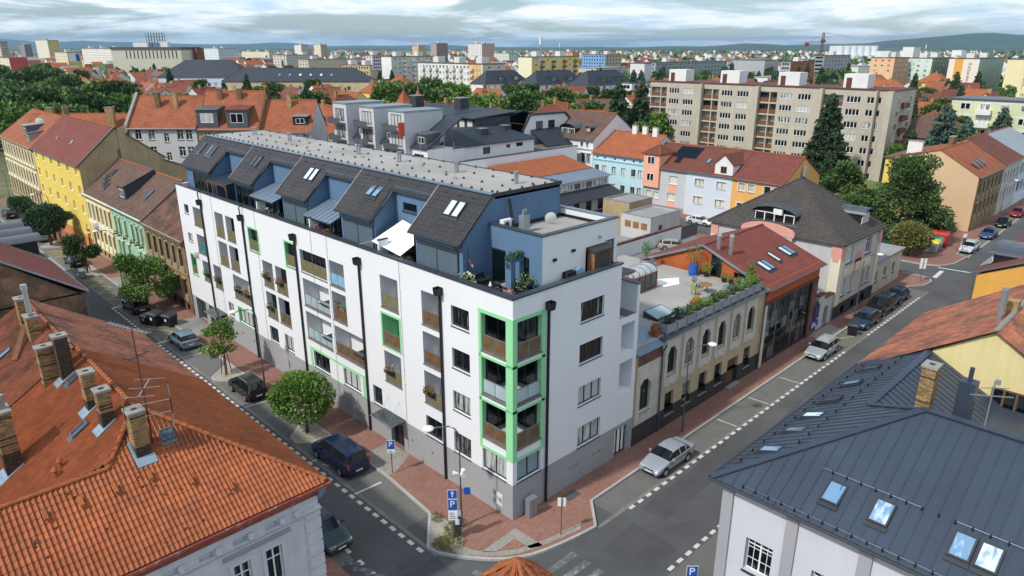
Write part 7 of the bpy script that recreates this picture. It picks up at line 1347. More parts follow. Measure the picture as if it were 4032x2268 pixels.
# beige gable house and the houses after it on the right-hand street
MB_ = TM((102.7, .9, 0))
t, R = house('street_house', 'ochre fronted house with tall beige and yellow gable behind the big park tree', 'house', MB_, 16, 14, 8.75, 'old_render', rows=[dict(z=z, h=1.7, w=1.0, xs=xs_even(6, 1.0, 16, 1.2), trim=(.15, 'ornate_shade', 1), **W1) for z in (5.8, 2.6)], roof=('gable', 12.3, 6, 'tile_orange', 10.3), gablem='beige_render')
ob('yellow_panel', MB().box(-.03, 10.8, -.1, 0.0, 13.9, 10.2), 'yellow_render', t, MB_); ob('rear_roof', MB().box(-.3, 9.0, 10.3, 12, 14.4, 10.5), 'roof_dark_flat', t, MB_)
for x in (2.5, 4.6, 6.7): rooflight(R, (102.7+x, 2.0, 9.95), (1, 0, 0), (0, 1, .59), .9, 1.3, 1, 0, 'roof_glass_dark', 'metal_slate')
chimney(t, MB_, 1.5, 9.2, 10.2, 13.2, .7, 2.2, 'white_plain'); chimney(t, MB_, 8, 6.5, 11, 13.6, 2, .7, 'brick_yellow')
house('street_house', 'narrow grey house next to the ochre fronted one', 'house', TM((118.8, .9, 0)), 12, 13, 9.0, 'villa_grey', rows=[dict(z=z, h=1.5, w=1.1, xs=xs_even(5, 1.1, 12, 1), n=2, frame='frame_white') for z in (5.9, 2.8)], roof=('gable', 12.6, None, 'tile_red_brown'))
house('street_house', 'modern white and blue fronted building with zinc roof at the street end', 'house', TM((131, .9, 0)), 18, 13, 9.2, 'bluish_render', rows=[dict(z=z, h=1.8, w=2.2, xs=xs_even(6, 2.2, 18, .8), n=3, frame='frame_dark') for z in (5.9, 2.5)], roof=('gable', 12.4, None, 'zinc'))
house('hip_house', 'house with brown hipped roof at the right edge behind the street end', 'house', TM((150, 16, 0)), 16, 16, 9, 'beige_render', roof=('hip', 14, None, 'tile_brown'))
house('small_house', 'small pinkish house with salmon roof behind the panel block end', 'house', EM(30) @ TM((-14, 76, 0)), 10, 10, 6.5, 'white_plain', roof=('gable', 10.5, None, 'tile_orange_bright'))
# ---- row facing the camera beyond the white block; CF(r, f): metres right of and ahead of the viewpoint
AZ = PI/4+.00945966; FHv = Vector((math.cos(AZ), math.sin(AZ), 0)); Rv = Vector((FHv.y, -FHv.x, 0))
def CF(r, f, z=0.): return Vector((CAMP.x, CAMP.y, z))+FHv*f+Rv*r
def CM(r, f, rot=0.): return TM(CF(r, f), AZ-PI/2+rot)
WG_ = dict(n=2, transom=.68, sill='sill_grey', frame='frame_white', glass='glass_dark')
t, R = house('tenement_house', 'tall grey rear facade with wide orange tile roof and two brick chimneys', 'house', CM(-69.3, 130), 12.2, 11, 14.2, 'pale_grey_render', rows=[dict(z=z, h=1.75, w=1.15, xs=[1.0, 3.4, 8.6, 10.2], **WG_) for z in (12.0, 9.0, 6.0)]+[dict(z=z, h=1.5, w=.9, xs=[6.2], **WG_) for z in (13.2-1.6, 8.2, 5.2)], roof=('gable', 19.2, 5.5, 'tile_orange'))
for x in (4.0, 7.2): chimney(R, CM(-69.3, 130), x, 3.2, 16.5, 20.0, .8, .7, 'brick_yellow')
ob('party_wall', MB().hexa([(-.5, -.4, 13.4), (0, -.4, 13.4), (0, 5.5, 19.0), (-.5, 5.5, 19.0), (-.5, -.4, 14.6), (0, -.4, 14.6), (0, 5.5, 20), (-.5, 5.5, 20)]), 'cement', t, CM(-69.3, 130))
t, R = house('tenement_house', 'beige rear facade with two large slate dormers in its orange roof', 'house', CM(-57, 130.2), 11.0, 11.5, 14.0, 'stained_beige', rows=[dict(z=z, h=1.6, w=1.0, xs=[1.2, 3.0, 7.6, 9.4], **WG_) for z in (11.6, 8.4)], roof=('gable', 20.0, 6.2, 'tile_orange'))
for x, rm in ((.2, 'metal_slate'), (5.6, 'tile_red')): dormer(R, CM(-57, 130.2), x, 3.8, -.1, 14.2, 3.0, 4.5, 'metal_slate', roofm=rm, slope=.4)
for x in (2.6, 6.2): chimney(R, CM(-57, 130.2), x, 4.6, 17.5, 20.6, .8, .7, 'brick_yellow')
t, R = house('tenement_house', 'grey rear facade with flower balcony cut into its orange roof', 'house', CM(-45.8, 131), 9.2, 11, 13.4, 'pale_grey_render', rows=[dict(z=z, h=1.6, w=1.0, xs=[5.2, 7.6], **WG_) for z in (11.2, 8.0)], roof=('gable', 18.4, 5.5, 'tile_orange')); dormer(R, CM(-45.8, 131), 5.8, 2.6, .9, 14.2, 1.7, 3.5, 'black_metal', roofm='zinc'); chimney(R, CM(-45.8, 131), 4, 4, 16.5, 19.4, .8, .6, 'brick_yellow')
t, R = house('tenement_house', 'lower orange roofed wing with satellite dishes behind the yellow block', 'house', CM(-88, 128), 18.4, 10, 12.0, 'stained_beige', rows=[], roof=('gable', 16.2, None, 'tile_orange')); chimney(R, CM(-88, 128), 15, 2.0, 13, 17.6, 1.4, .8, 'brick_yellow'); chimney(R, CM(-88, 128), 3, 4, 14, 17.4, 1.4, .8, 'brick_yellow')
t, R = house('school_building', 'reddish gabled school house with faded lettering on its pink front', 'school', CM(-38.5, 150, .25), 14, 16, 10.5, 'cream_render', rows=[dict(z=z, h=1.6, w=1.1, xs=[2, 5, 8, 11], n=2, frame='frame_white') for z in (7, 3.5)], roof=('gable', 15.5, None, 'tile_orange_bright'))
ob('front_gable', MB().extr([(1, 0, 9.5), (9, 0, 9.5), (5, 0, 16.8)], (0, -.9, 0), (0, 3, 0)), 'villa_pink', t, CM(-38.5, 150, .25)); ob('gable_coping', MB().bar((.7, -.9, 9.4), (5, -.9, 17.1), .4, .35).bar((9.3, -.9, 9.4), (5, -.9, 17.1), .4, .35), 'white_plain', t, CM(-38.5, 150, .25))
# grey balcony towers
for i in range(3):
 y1 = 90.5-8.6*i; M0 = frame_of((43.2, y1), (43.2, y1-9)); t = thing('balcony_tower', ('left', 'middle', 'right')[i]+' of three grey towers with mesh balconies and pink base panels', 'apartment building', (43.2, y1, 0), 0, 'grey balcony towers'); h = 18.3-.2*i
 ob('wall', MB().box(0, 0, 0, 4.4, 8, h), 'pale_grey_render', t, M0); ob('side_block', MB().box(4.4, 1.2, 0, 8.6, 9, 12.2), 'white_plain', t, M0); ob('roof', MB().box(-.1, -.1, h, 4.5, 8.1, h+.25), 'zinc', t, M0); ob('side_roof', MB().hexa([(4.4, .9, 12.2), (8.6, .9, 12.2), (8.6, 9, 16.8), (4.4, 9, 16.8), (4.4, .9, 12.4), (8.6, .9, 12.4), (8.6, 9, 17.1), (4.4, 9, 17.1)]), 'tile_black_blue', t, M0); dormer(t, M0, 5.2, 2.6, 1.7, 12.6, 1.9, 4.5, 'metal_slate')
 for f in range(4):
  window(t, M0, .8, 15.4-3.0*f, 2.8, 2.1, -.06, 3, .1, simple=True, sill=None, frame='frame_dark', glass='glass'); ob('balcony', MB().box(-.2, -1.2, 14.9-3.0*f, 3.9, 0, 15.03-3.0*f).box(-.2, -1.24, 15.03-3.0*f, 3.9, -1.18, 15.95-3.0*f).box(-.24, -1.2, 15.03-3.0*f, -.18, 0, 15.95-3.0*f), 'metal_slate', t, M0)
 for z in (9.8, 6.8): window(t, M0, 5.2, z, 2.4, 1.6, 1.14, 2, .1, simple=True, sill=None, frame='frame_dark')
 ob('pink_panel', MB().box(2.6, -.06, 5.0, 4.4, -.005, 11.4), 'villa_pink', t, M0)
mat('screen_red', 'c8492f'); ob('red_screen', MB().box(4.3, -1.2, 14.2, 4.4, 0, 16.4), 'screen_red', t, M0)
# ---------------------------------------------------------------- the town beyond
PT = .3295962; FWv = FHv*math.cos(PT)+Vector((0, 0, -math.sin(PT))); UPv = FHv*math.sin(PT)+Vector((0, 0, math.cos(PT))); FPX = 1776.83
def at(u, v, f):
 d = Rv*((u-1288)/FPX)+UPv*(-(v-724.5)/FPX)+FWv; return CAMP+d*(f/d.dot(FHv))
def run(P, d, u):
 p = Vector(P)-CAMP; d = Vector(d); k = u-1288
 return (k*p.dot(FWv)-FPX*p.dot(Rv))/(FPX*d.dot(Rv)-k*d.dot(FWv))
def ordw(n):
 o = ORD+['thirteenth', 'fourteenth', 'fifteenth', 'sixteenth', 'seventeenth', 'eighteenth', 'nineteenth']; T = 'twent thirt fort fift sixt sevent eight ninet'.split(); n += 1
 return o[n-1] if n < 20 else T[min(n//10, 9)-2]+('y-'+o[n % 10-1] if n % 10 else 'ieth')
FARC = {}
def fc(h, **k):
 if h not in FARC: mat('far_'+h, h, var=.06, vs_=.12, streak=.05, **k); FARC[h] = 'far_'+h
 return FARC[h]
def wgrid(par, M0, L, z1, floors, n, fh=2.8, ww=1.5, hh=1.4, single=False, balc=None, bm=None, m0=1.0, skip=()):
 """windows of one far face, n columns by floors rows; singly where they can be told apart"""
 mb = MB(); st = (L-2*m0)/n
 for f in range(floors):
  z = z1-.7-hh-f*fh
  for i in range(n):
   if i in skip: continue
   x = m0+st*(i+.5)-ww/2
   if single: window(par, M0, x, z, ww, hh, -.06, 2, .12, 'frame_white', 'glass', None, simple=True)
   else: mb.box(x-.08, -.03, z-.08, x+ww+.08, 0, z+hh+.08, 1).poly([(x, -.035, z), (x+ww, -.035, z), (x+ww, -.035, z+hh), (x, -.035, z+hh)])
   if balc and i in balc: ob('balcony', cached(('fb', bm, ww), lambda: mesh('balcony', MB().box(-.5, -1.2, 0, ww+.5, -.04, 1.15), bm)), None, par, M0 @ Matrix.Translation((x, 0, z-1.0)))
 if not single and mb.v: ob('window_rows', mb, ['glass', 'frame_white'], par, M0)['kind'] = 'stuff'
def blk(label, uL, uC, uR, vT, f, floors, cL, cR, nL, nR, single=False, bL=None, bR=None, bm='brown_boards', hut=2, stripe=None, cat='apartment block', name='apartment_block', fh=2.8, hc=None):
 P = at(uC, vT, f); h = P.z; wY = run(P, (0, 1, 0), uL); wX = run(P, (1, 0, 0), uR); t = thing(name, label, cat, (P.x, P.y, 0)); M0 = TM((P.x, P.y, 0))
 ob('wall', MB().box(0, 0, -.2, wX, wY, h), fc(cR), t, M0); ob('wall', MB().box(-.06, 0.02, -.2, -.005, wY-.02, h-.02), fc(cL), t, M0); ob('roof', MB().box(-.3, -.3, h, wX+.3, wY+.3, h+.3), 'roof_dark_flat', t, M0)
 if nR: wgrid(t, M0, wX, h, floors, nR, fh, single=single, balc=bR, bm=bm)
 if nL: wgrid(t, M0 @ TM((-.06, wY, 0), -PI/2), wY, h, floors, nL, fh, single=single, balc=bL, bm=bm)
 for k in range(hut): q = (k+.5)/hut; x, y = (wX*q-2, wY*.4) if wX > wY else (wX*.35, wY*q-2); ob('lift_house', MB().box(x, y, h+.3, x+4.5, y+4, h+3), fc(hc or 'd8d6d0'), t, M0)
 if stripe: c, a, b = stripe; ob('colour_stripe', MB().box(-.1, wY*a, 0, -.065, wY*b, h), fc(c), t, M0)
 return t, M0, wX, wY, h
for _c in ('d8d6d0', 'c9c6bc', 'dfe0e0'): fc(_c)
BK = [
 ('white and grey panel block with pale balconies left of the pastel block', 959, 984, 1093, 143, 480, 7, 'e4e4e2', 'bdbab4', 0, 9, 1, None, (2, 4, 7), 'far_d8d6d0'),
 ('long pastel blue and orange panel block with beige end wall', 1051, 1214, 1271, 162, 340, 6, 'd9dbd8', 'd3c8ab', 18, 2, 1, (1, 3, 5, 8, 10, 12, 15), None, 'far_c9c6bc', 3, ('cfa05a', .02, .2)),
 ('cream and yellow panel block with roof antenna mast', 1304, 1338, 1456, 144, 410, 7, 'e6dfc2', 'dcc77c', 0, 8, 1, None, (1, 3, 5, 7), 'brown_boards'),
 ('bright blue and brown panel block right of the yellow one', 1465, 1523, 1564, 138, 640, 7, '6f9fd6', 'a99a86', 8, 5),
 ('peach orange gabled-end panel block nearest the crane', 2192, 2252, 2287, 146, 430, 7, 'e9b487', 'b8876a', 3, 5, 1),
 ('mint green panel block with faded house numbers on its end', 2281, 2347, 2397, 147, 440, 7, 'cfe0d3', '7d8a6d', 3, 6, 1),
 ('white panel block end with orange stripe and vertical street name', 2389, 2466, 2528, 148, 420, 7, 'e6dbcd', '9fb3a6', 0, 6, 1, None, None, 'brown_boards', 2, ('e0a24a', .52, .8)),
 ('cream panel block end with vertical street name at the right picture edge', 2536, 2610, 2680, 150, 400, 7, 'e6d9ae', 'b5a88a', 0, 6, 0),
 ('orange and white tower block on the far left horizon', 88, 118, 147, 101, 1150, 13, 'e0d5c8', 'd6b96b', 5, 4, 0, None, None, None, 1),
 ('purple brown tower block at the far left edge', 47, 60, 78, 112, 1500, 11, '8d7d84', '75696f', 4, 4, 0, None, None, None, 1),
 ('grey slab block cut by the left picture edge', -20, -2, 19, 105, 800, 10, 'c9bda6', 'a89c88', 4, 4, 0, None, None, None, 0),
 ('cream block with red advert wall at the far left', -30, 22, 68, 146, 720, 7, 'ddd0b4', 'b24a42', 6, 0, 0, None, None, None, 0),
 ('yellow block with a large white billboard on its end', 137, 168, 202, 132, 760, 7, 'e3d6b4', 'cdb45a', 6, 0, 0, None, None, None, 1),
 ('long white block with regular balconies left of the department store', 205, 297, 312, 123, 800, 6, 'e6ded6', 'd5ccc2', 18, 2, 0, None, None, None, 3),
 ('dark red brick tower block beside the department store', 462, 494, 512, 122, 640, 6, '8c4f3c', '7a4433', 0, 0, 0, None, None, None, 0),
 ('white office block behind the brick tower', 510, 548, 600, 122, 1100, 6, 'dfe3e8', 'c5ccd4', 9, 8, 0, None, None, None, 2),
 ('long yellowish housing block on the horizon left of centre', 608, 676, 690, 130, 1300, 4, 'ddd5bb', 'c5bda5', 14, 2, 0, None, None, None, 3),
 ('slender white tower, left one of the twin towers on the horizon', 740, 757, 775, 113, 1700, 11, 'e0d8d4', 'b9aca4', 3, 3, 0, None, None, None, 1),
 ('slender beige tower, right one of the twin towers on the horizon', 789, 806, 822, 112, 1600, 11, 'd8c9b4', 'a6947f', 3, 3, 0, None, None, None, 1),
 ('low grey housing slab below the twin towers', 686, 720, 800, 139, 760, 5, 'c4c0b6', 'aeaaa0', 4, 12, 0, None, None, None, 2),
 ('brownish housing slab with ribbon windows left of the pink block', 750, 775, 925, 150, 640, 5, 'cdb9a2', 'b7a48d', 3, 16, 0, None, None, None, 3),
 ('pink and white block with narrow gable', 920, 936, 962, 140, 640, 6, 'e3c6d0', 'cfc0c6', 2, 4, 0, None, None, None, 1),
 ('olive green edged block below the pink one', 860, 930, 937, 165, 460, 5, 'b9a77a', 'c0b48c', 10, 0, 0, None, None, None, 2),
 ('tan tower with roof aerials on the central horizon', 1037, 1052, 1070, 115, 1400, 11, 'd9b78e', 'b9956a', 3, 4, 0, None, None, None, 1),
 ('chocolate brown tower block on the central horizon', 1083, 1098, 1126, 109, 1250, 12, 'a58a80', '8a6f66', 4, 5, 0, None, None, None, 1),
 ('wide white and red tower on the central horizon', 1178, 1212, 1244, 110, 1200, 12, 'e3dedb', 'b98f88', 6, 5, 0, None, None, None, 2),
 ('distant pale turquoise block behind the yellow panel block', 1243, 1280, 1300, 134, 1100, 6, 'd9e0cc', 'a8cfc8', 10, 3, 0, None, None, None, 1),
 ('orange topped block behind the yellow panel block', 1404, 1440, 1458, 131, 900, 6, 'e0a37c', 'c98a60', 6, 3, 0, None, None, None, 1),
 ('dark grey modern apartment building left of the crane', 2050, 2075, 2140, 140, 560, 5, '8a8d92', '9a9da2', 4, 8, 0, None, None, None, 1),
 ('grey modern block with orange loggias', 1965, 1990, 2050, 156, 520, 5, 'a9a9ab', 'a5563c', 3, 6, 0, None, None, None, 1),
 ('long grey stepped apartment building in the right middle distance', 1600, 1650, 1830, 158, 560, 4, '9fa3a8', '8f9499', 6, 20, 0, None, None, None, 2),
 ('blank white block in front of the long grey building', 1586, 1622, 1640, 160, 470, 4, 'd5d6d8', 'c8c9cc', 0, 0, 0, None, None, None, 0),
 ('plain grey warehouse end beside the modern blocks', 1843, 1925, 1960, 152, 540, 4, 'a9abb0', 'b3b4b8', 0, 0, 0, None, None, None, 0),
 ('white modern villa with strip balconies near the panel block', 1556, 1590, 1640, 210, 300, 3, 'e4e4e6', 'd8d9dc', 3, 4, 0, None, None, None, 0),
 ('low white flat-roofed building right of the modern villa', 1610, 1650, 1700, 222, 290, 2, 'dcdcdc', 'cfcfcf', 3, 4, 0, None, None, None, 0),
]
for b in BK:
 r = blk(*b)
 t, M0, wX, wY, h = r
 if 'vertical street name' in b[0]:
  for k, ch in enumerate(['N', 'Á', 'D', 'R', 'A', 'Ž', 'N', 'Í', '', '78' if b[1] < 2500 else '76']):
   if ch: ob('lettering', text_mesh(ch, 2.1, 'frame_red_brown'), None, t, M0 @ TM((-.12, wY*.34, h-3.5-k*1.75), -PI/2) @ Matrix.Rotation(PI/2, 4, 'X'))
 if 'mint green' in b[0]:
  for k, ch in enumerate(('80', '81')): ob('lettering', text_mesh(ch, 1.9, 'pale_green_render'), None, t, M0 @ TM((-.12, wY*.75, h-4-k*2.6), -PI/2) @ Matrix.Rotation(PI/2, 4, 'X'))
 if 'billboard' in b[0]: ob('billboard', MB().box(1, -.2, r[4]-9, r[2]-1, -.01, r[4]-1), 'white_plain', r[0], r[1]); ob('billboard_print', MB().box(r[2]*.6, -.25, r[4]-8.5, r[2]-1.5, -.21, r[4]-1.5), 'sign_blue', r[0], r[1])
# pale green block behind the conifers at right
t = thing('apartment_block', 'low pale green panel block at the right behind the conifers', 'apartment block', (170, 24, 0)); ML_ = frame_of((170, 24), (170, -34)); ob('wall', MB().box(0, .0, -.1, 58, 12, 16.2), fc('cdd4a6'), t, ML_); ob('roof', MB().box(-.3, -.3, 16.2, 58.3, 12.3, 16.5), 'metal_slate', t, ML_); wgrid(t, ML_, 58, 16.2, 5, 14, 2.9, 2.1, 1.5, True, (1, 6, 11), 'white_plain')
for k in range(5): ob('white_band', MB().box(0, -.03, 15.6-2.9*k, 58, -.005, 15.9-2.9*k), 'white_plain', t, ML_)
# department store with scaffold sign, slate-roofed school, stadium-like tanks, crane
t = thing('department_store', 'beige windowless department store with vertical slots and a steel sign frame on the roof', 'department store', at(380, 160, 620)); M0 = CM((300-1288)/FPX*600, 620); w = 58; ob('wall', MB().box(0, 0, 0, w, 40, 25.5), fc('c9c3b2'), t, M0); ob('roof_band', MB().box(-.5, -.5, 25.5, w+.5, 40, 27.5), 'roof_dark_flat', t, M0)
for k in range(14): ob('wall_slot', MB().box(12+k*3.2, -.1, 18.5, 12.8+k*3.2, -.01, 24.5), 'black_metal', t, M0)
mb = MB()
for i in range(7):
 for y in (10, 14): mb.bar((26+i*2.3, y, 27.5), (26+i*2.3, y, 39), .35)
for z in (30, 33, 36):
 for y in (10, 14): mb.bar((26, y, z), (40, y, z), .3)
ob('sign_frame', mb, 'metal_slate', t, M0); ob('roof_hut', MB().box(16, 6, 27.5, 28, 16, 31).box(38, 8, 27.5, 44, 14, 31.5), 'white_plain', t, M0)
t, R = house('school_building', 'large civic building with slate hipped roofs below the department store', 'civic building', CM(-185, 385), 46, 22, 13, 'bluish_render', rows=[dict(z=z, h=2, w=1.6, xs=xs_even(12, 1.6, 42, 1), n=2, simple=True, sill=None) for z in (8, 4)], roof=('hip', 21, 11, 'tile_black_blue'))
t, R = house('school_building', 'long slate-roofed hall with rooflights right of the civic building', 'civic building', CM(-138, 350), 70, 15, 12.5, 'ornate_cream', rows=[dict(z=z, h=2, w=1.5, xs=xs_even(16, 1.5, 62, 1), n=2, simple=True, sill=None) for z in (8, 4)], roof=('hip', 18, 8, 'tile_black_blue'))
for k in range(6): rooflight(R, CM(-138, 350) @ Vector((26+k*5, 2.6, 12.5+2.6*.73+.2)), Rv, (FHv.x, FHv.y, .73), 1.2, 1.6, 1, 0, 'roof_glass', 'metal_slate')
for i, (uL, uC, uR, v, f) in enumerate(((1200, 1222, 1330, 210, 330), (1312, 1350, 1470, 212, 310), (1440, 1480, 1590, 214, 290))):
 P = at(uC, v, f); wX = run(P, (1, 0, 0), uR); wY = max(10, run(P, (0, 1, 0), uL)*.9); t, R = house('villa_block', ('left', 'middle', 'right')[i]+' of three white blocks with dark blue hipped roofs and boxy dormers', 'apartment house', TM((P.x, P.y, 0)), wX, wY, P.z, 'white_plain', rows=[dict(z=P.z-2.3-3*k, h=1.6, w=1.4, xs=xs_even(7, 1.4, wX, 1), n=2, simple=True, sill=None) for k in range(3)], roof=('hip', P.z+5, None, 'tile_black_blue'), group='white blocks with dark hipped roofs', left_rows=[dict(z=P.z-2.3-3*k, h=1.6, w=1.3, xs=xs_even(4, 1.3, wY, 1), n=2, simple=True, sill=None) for k in range(3)])
 for k in range(2): dormer(R, TM((P.x, P.y, 0)), wX*(.3+.35*k), 4.2, .8, P.z+.6, 2.2, 5, 'anthracite', n=3)
t = thing('silo_hall', 'huge white patterned hall with curved panels behind the crane', 'industrial hall', at(2050, 140, 1500)); M0 = CM(655, 1500, -.1); ob('wall', MB().box(0, 0, 0, 78, 50, 29), fc('e6e8ea'), t, M0)
for k in range(6): ob('curved_panel', MB().tube([(6.5+k*13, 2, 0), (6.5+k*13, 2, 28.5)], 6.3, 10), fc('d3d6da'), t, M0)
ob('low_hall', MB().box(80, 0, 0, 130, 40, 18).box(-10, -20, 0, 200, -5, 9), fc('e3e4e6'), t, M0)
for i, (u, v, f, w) in enumerate(((2240, 128, 900, 34), (2300, 118, 950, 26), (2420, 126, 1300, 30), (1900, 150, 800, 40), (2160, 168, 620, 46), (2090, 178, 560, 40), (1960, 196, 420, 30), (1640, 176, 600, 30), (1500, 172, 560, 40), (1420, 166, 700, 34))):
 P = at(u, v, f); t = thing('industrial_hall', f'{ordw(i)} of the scattered pale low halls, counted in no street but by size on the plain', 'industrial hall', (P.x, P.y, 0), 0, 'pale halls on the plain'); t['label'] = ('pale hall with boxy roof plant left of the antenna masts', 'white hall with red roof band near the antenna masts', 'white round-tank hall at the far right', 'long low white hall on the plain left of the crane', 'flat white nursery pavilion in front of the mint block', 'flat pavilion with green edge right of the crane', 'small white flat house near the spruce', 'pale blue roofed warehouse right of the blue block', 'grey roofed warehouse in front of the blue block', 'orange banded hall left of the blue block')[i]; h = max(4, P.z); ob('wall', MB().box(0, 0, -.2, w, w*.5, h), fc(('dfe0e0', 'e4e2e0', 'e8e8e8', 'd8d9da', 'dcdad2', 'd5d8c8', 'e0e0e0', 'b9c6d2', 'b4b8bc', 'd2b48c')[i]), t, TM((P.x, P.y, 0))); ob('roof', MB().box(-.3, -.3, h, w+.3, w*.5+.3, h+.4), 'roof_grey', t, TM((P.x, P.y, 0)))
t = thing('tower_crane', 'dark red tower crane with a long horizontal jib on the horizon', 'crane', CF(430, 1040)); M0 = CM(432, 1040); mat('crane_red', '7a3440', rough=.6); mat('crane_white', 'cfc6c4', rough=.6)
def lattice(a, b, s, n, m, nm):
 a, b = Vector(a), Vector(b); d = (b-a).normalized(); u = Vector((0, 1, 0)); v = d.cross(u); mb = MB(); c = [(u*i+v*j)*s/2 for i, j in ((1, 1), (1, -1), (-1, -1), (-1, 1))]
 for q in c: mb.bar(a+q, b+q, s*.16)
 for k in range(n):
  for i in range(4): mb.bar(a+(b-a)*k/n+c[i], a+(b-a)*(k+1)/n+c[(i+1) % 4], s*.1)
 ob(nm, mb, m, t, M0)
lattice((0, 0, 0), (0, 0, 46), 2.4, 18, 'crane_red', 'mast'); lattice((0, 0, 34), (78, 0, 43), 2, 24, 'crane_white', 'jib'); lattice((0, 0, 34), (-24, 0, 33), 2, 8, 'crane_red', 'counter_jib'); ob('counterweight', MB().box(-24, -1.5, 28, -19, 1.5, 33), 'crane_red', t, M0); ob('cab', MB().box(-2, -2, 33, 3, 2, 37), 'crane_red', t, M0); ob('tie_bar', MB().bar((0, 0, 46), (45, 0, 39), .25).bar((0, 0, 46), (-18, 0, 34), .25), 'crane_red', t, M0)
for u, v, f, h, lb in ((1360, 100, 410, 9, 'white antenna mast on the yellow panel block roof'), (1408, 112, 880, 12, 'thin aerial mast behind the yellow block'), (2330, 116, 930, 10, 'cluster of white antenna panels above the white hall')):
 P = at(u, v, f); t = thing('antenna_mast', lb, 'antenna', (P.x, P.y, P.z-h)); ob('mast', MB().tube([(P.x, P.y, P.z-h-4), (P.x, P.y, P.z)], .3, 6), 'steel', t); ob('antenna_panel', MB().box(P.x-.5, P.y-.5, P.z-2.5, P.x+.5, P.y+.5, P.z+1.5), 'white_plain', t)
for i in range(2):
 P = at(1014+37*i, 213, 178); t = thing('turret', ('left', 'right')[i]+' of two orange pyramid turret roofs', 'turret', (P.x, P.y, 0), 0, 'orange pyramid turrets'); z = P.z-1; w = 2.1
 ob('drum', MB().box(P.x-w, P.y-w, 0, P.x+w, P.y+w, z-5.2), 'frame_red_brown', t); mb = MB()
 for a in range(4): c = [(P.x+(w+.7)*s, P.y+(w+.7)*q, z-5.2) for s, q in ((-1, -1), (1, -1), (1, 1), (-1, 1))]; e = [(P.x+w*.5*s, P.y+w*.5*q, z-2.6) for s, q in ((-1, -1), (1, -1), (1, 1), (-1, 1))]; mb.poly([c[a], c[(a+1) % 4], e[(a+1) % 4], e[a]]).poly([e[a], e[(a+1) % 4], (P.x, P.y, z)])
 ob('roof', mb, 'tile_orange_bright', t); ob('finial', MB().tube([(P.x, P.y, z), (P.x, P.y, z+1.4)], [.08, .02], 5), 'steel', t)
# ordinary houses between
KIND = [('white', 'orange', 'white_plain', 'tile_orange_bright', 'gable'), ('cream', 'old red', 'cream_render', 'tile_orange', 'gable'), ('grey', 'dark red', 'pale_grey_render', 'tile_red', 'gable'), ('pale', 'brown', 'villa_grey', 'tile_brown', 'gable'), ('yellow', 'orange hipped', 'yellow_render', 'tile_orange_bright', 'hip'), ('white', 'brown hipped', 'white_plain', 'tile_red_brown', 'hip')]
PROT = []
for i, (wc, rc, wm, rm, k) in enumerate(KIND):
 w, d, h = (14, 10, 7) if i % 2 else (12, 11, 8.5); xs = xs_even(4, 1.2, w, 1.2)
 t, R = house('town_house', 'x', 'house', TM((0, -500-40*i, 0)), w, d, h, wm, rows=[dict(z=z, h=1.5, w=1.2, xs=xs, n=2, simple=True, sill=None) for z in (h-2.4, h-5.3)], roof=(k, h+4.2, None, rm), left_rows=[dict(z=h-2.4, h=1.4, w=1.1, xs=[2.5, 6.5], n=2, simple=True, sill=None)]); chimney(R, TM((0, -500-40*i, 0)), w*.3, d*.45, h+3, h+5.6, .8, .8, 'brick_yellow'); PROT.append(t)
rg = random.Random(11); spots = []
REG = [(190, 1000, 205, 520, 110, 'left of the balcony towers'), (1000, 1640, 175, 330, 44, 'between towers and grey panel block'), (1500, 2400, 240, 420, 34, 'behind the grey panel block'), (560, 1560, 420, 900, 50, 'far off in the centre'), (1900, 2560, 175, 300, 12, 'at the right behind the spruce')]
taken = [(at(b[2], 200, b[5]).x, at(b[2], 200, b[5]).y, 24) for b in BK if b[5] < 700]+[(CF(-162, 396).x, CF(-162, 396).y, 34), (CF(-103, 358).x, CF(-103, 358).y, 40), (150, 58, 42), (182, -2, 34), (70, 86, 30), (88, 48, 30), (CF(-30, 158).x, CF(-30, 158).y, 16)]
for u0, u1, f0, f1, n, ph in REG:
 for _ in range(n):
  for tr in range(30):
   u = rg.uniform(u0, u1); f = f0+(f1-f0)*rg.random()**1.2; p = CF((u-1288)/FPX*f*.97, f)
   if all((p.x-q[0])**2+(p.y-q[1])**2 > (q[2] if len(q) > 2 else 17)**2 for q in spots+taken) and not (p.x < 95 and p.y < 64 and p.x > -15): spots.append((p.x, p.y, 17., ph)); break
ks = [rg.choice((0, 0, 1, 1, 1, 2, 3, 4, 5)) for _ in spots]
for k, ph in [(k, r[5]) for k in range(6) for r in REG]:
 L_ = sorted([s for s, q in zip(spots, ks) if q == k and s[3] == ph], key=lambda s: (Vector((s[0], s[1], 0))-CAMP).dot(Rv)/(Vector((s[0], s[1], 0))-CAMP).dot(FHv))
 for i, s in enumerate(L_):
  lb = f'{ordw(i)} {KIND[k][0]} house with {KIND[k][1]} roof, counted from left, {ph}'; M = TM((s[0], s[1], 0), rg.choice((0, -PI/2, -PI/2, AZ-PI/2, .3, -1.2)), rg.uniform(.8, 1.12))
  if PROT[k]['label'] == 'x': PROT[k].matrix_basis = M; PROT[k]['label'] = lb; PROT[k]['group'] = 'distant houses'
  else: copy_tree(PROT[k], M, lb, 'distant houses')
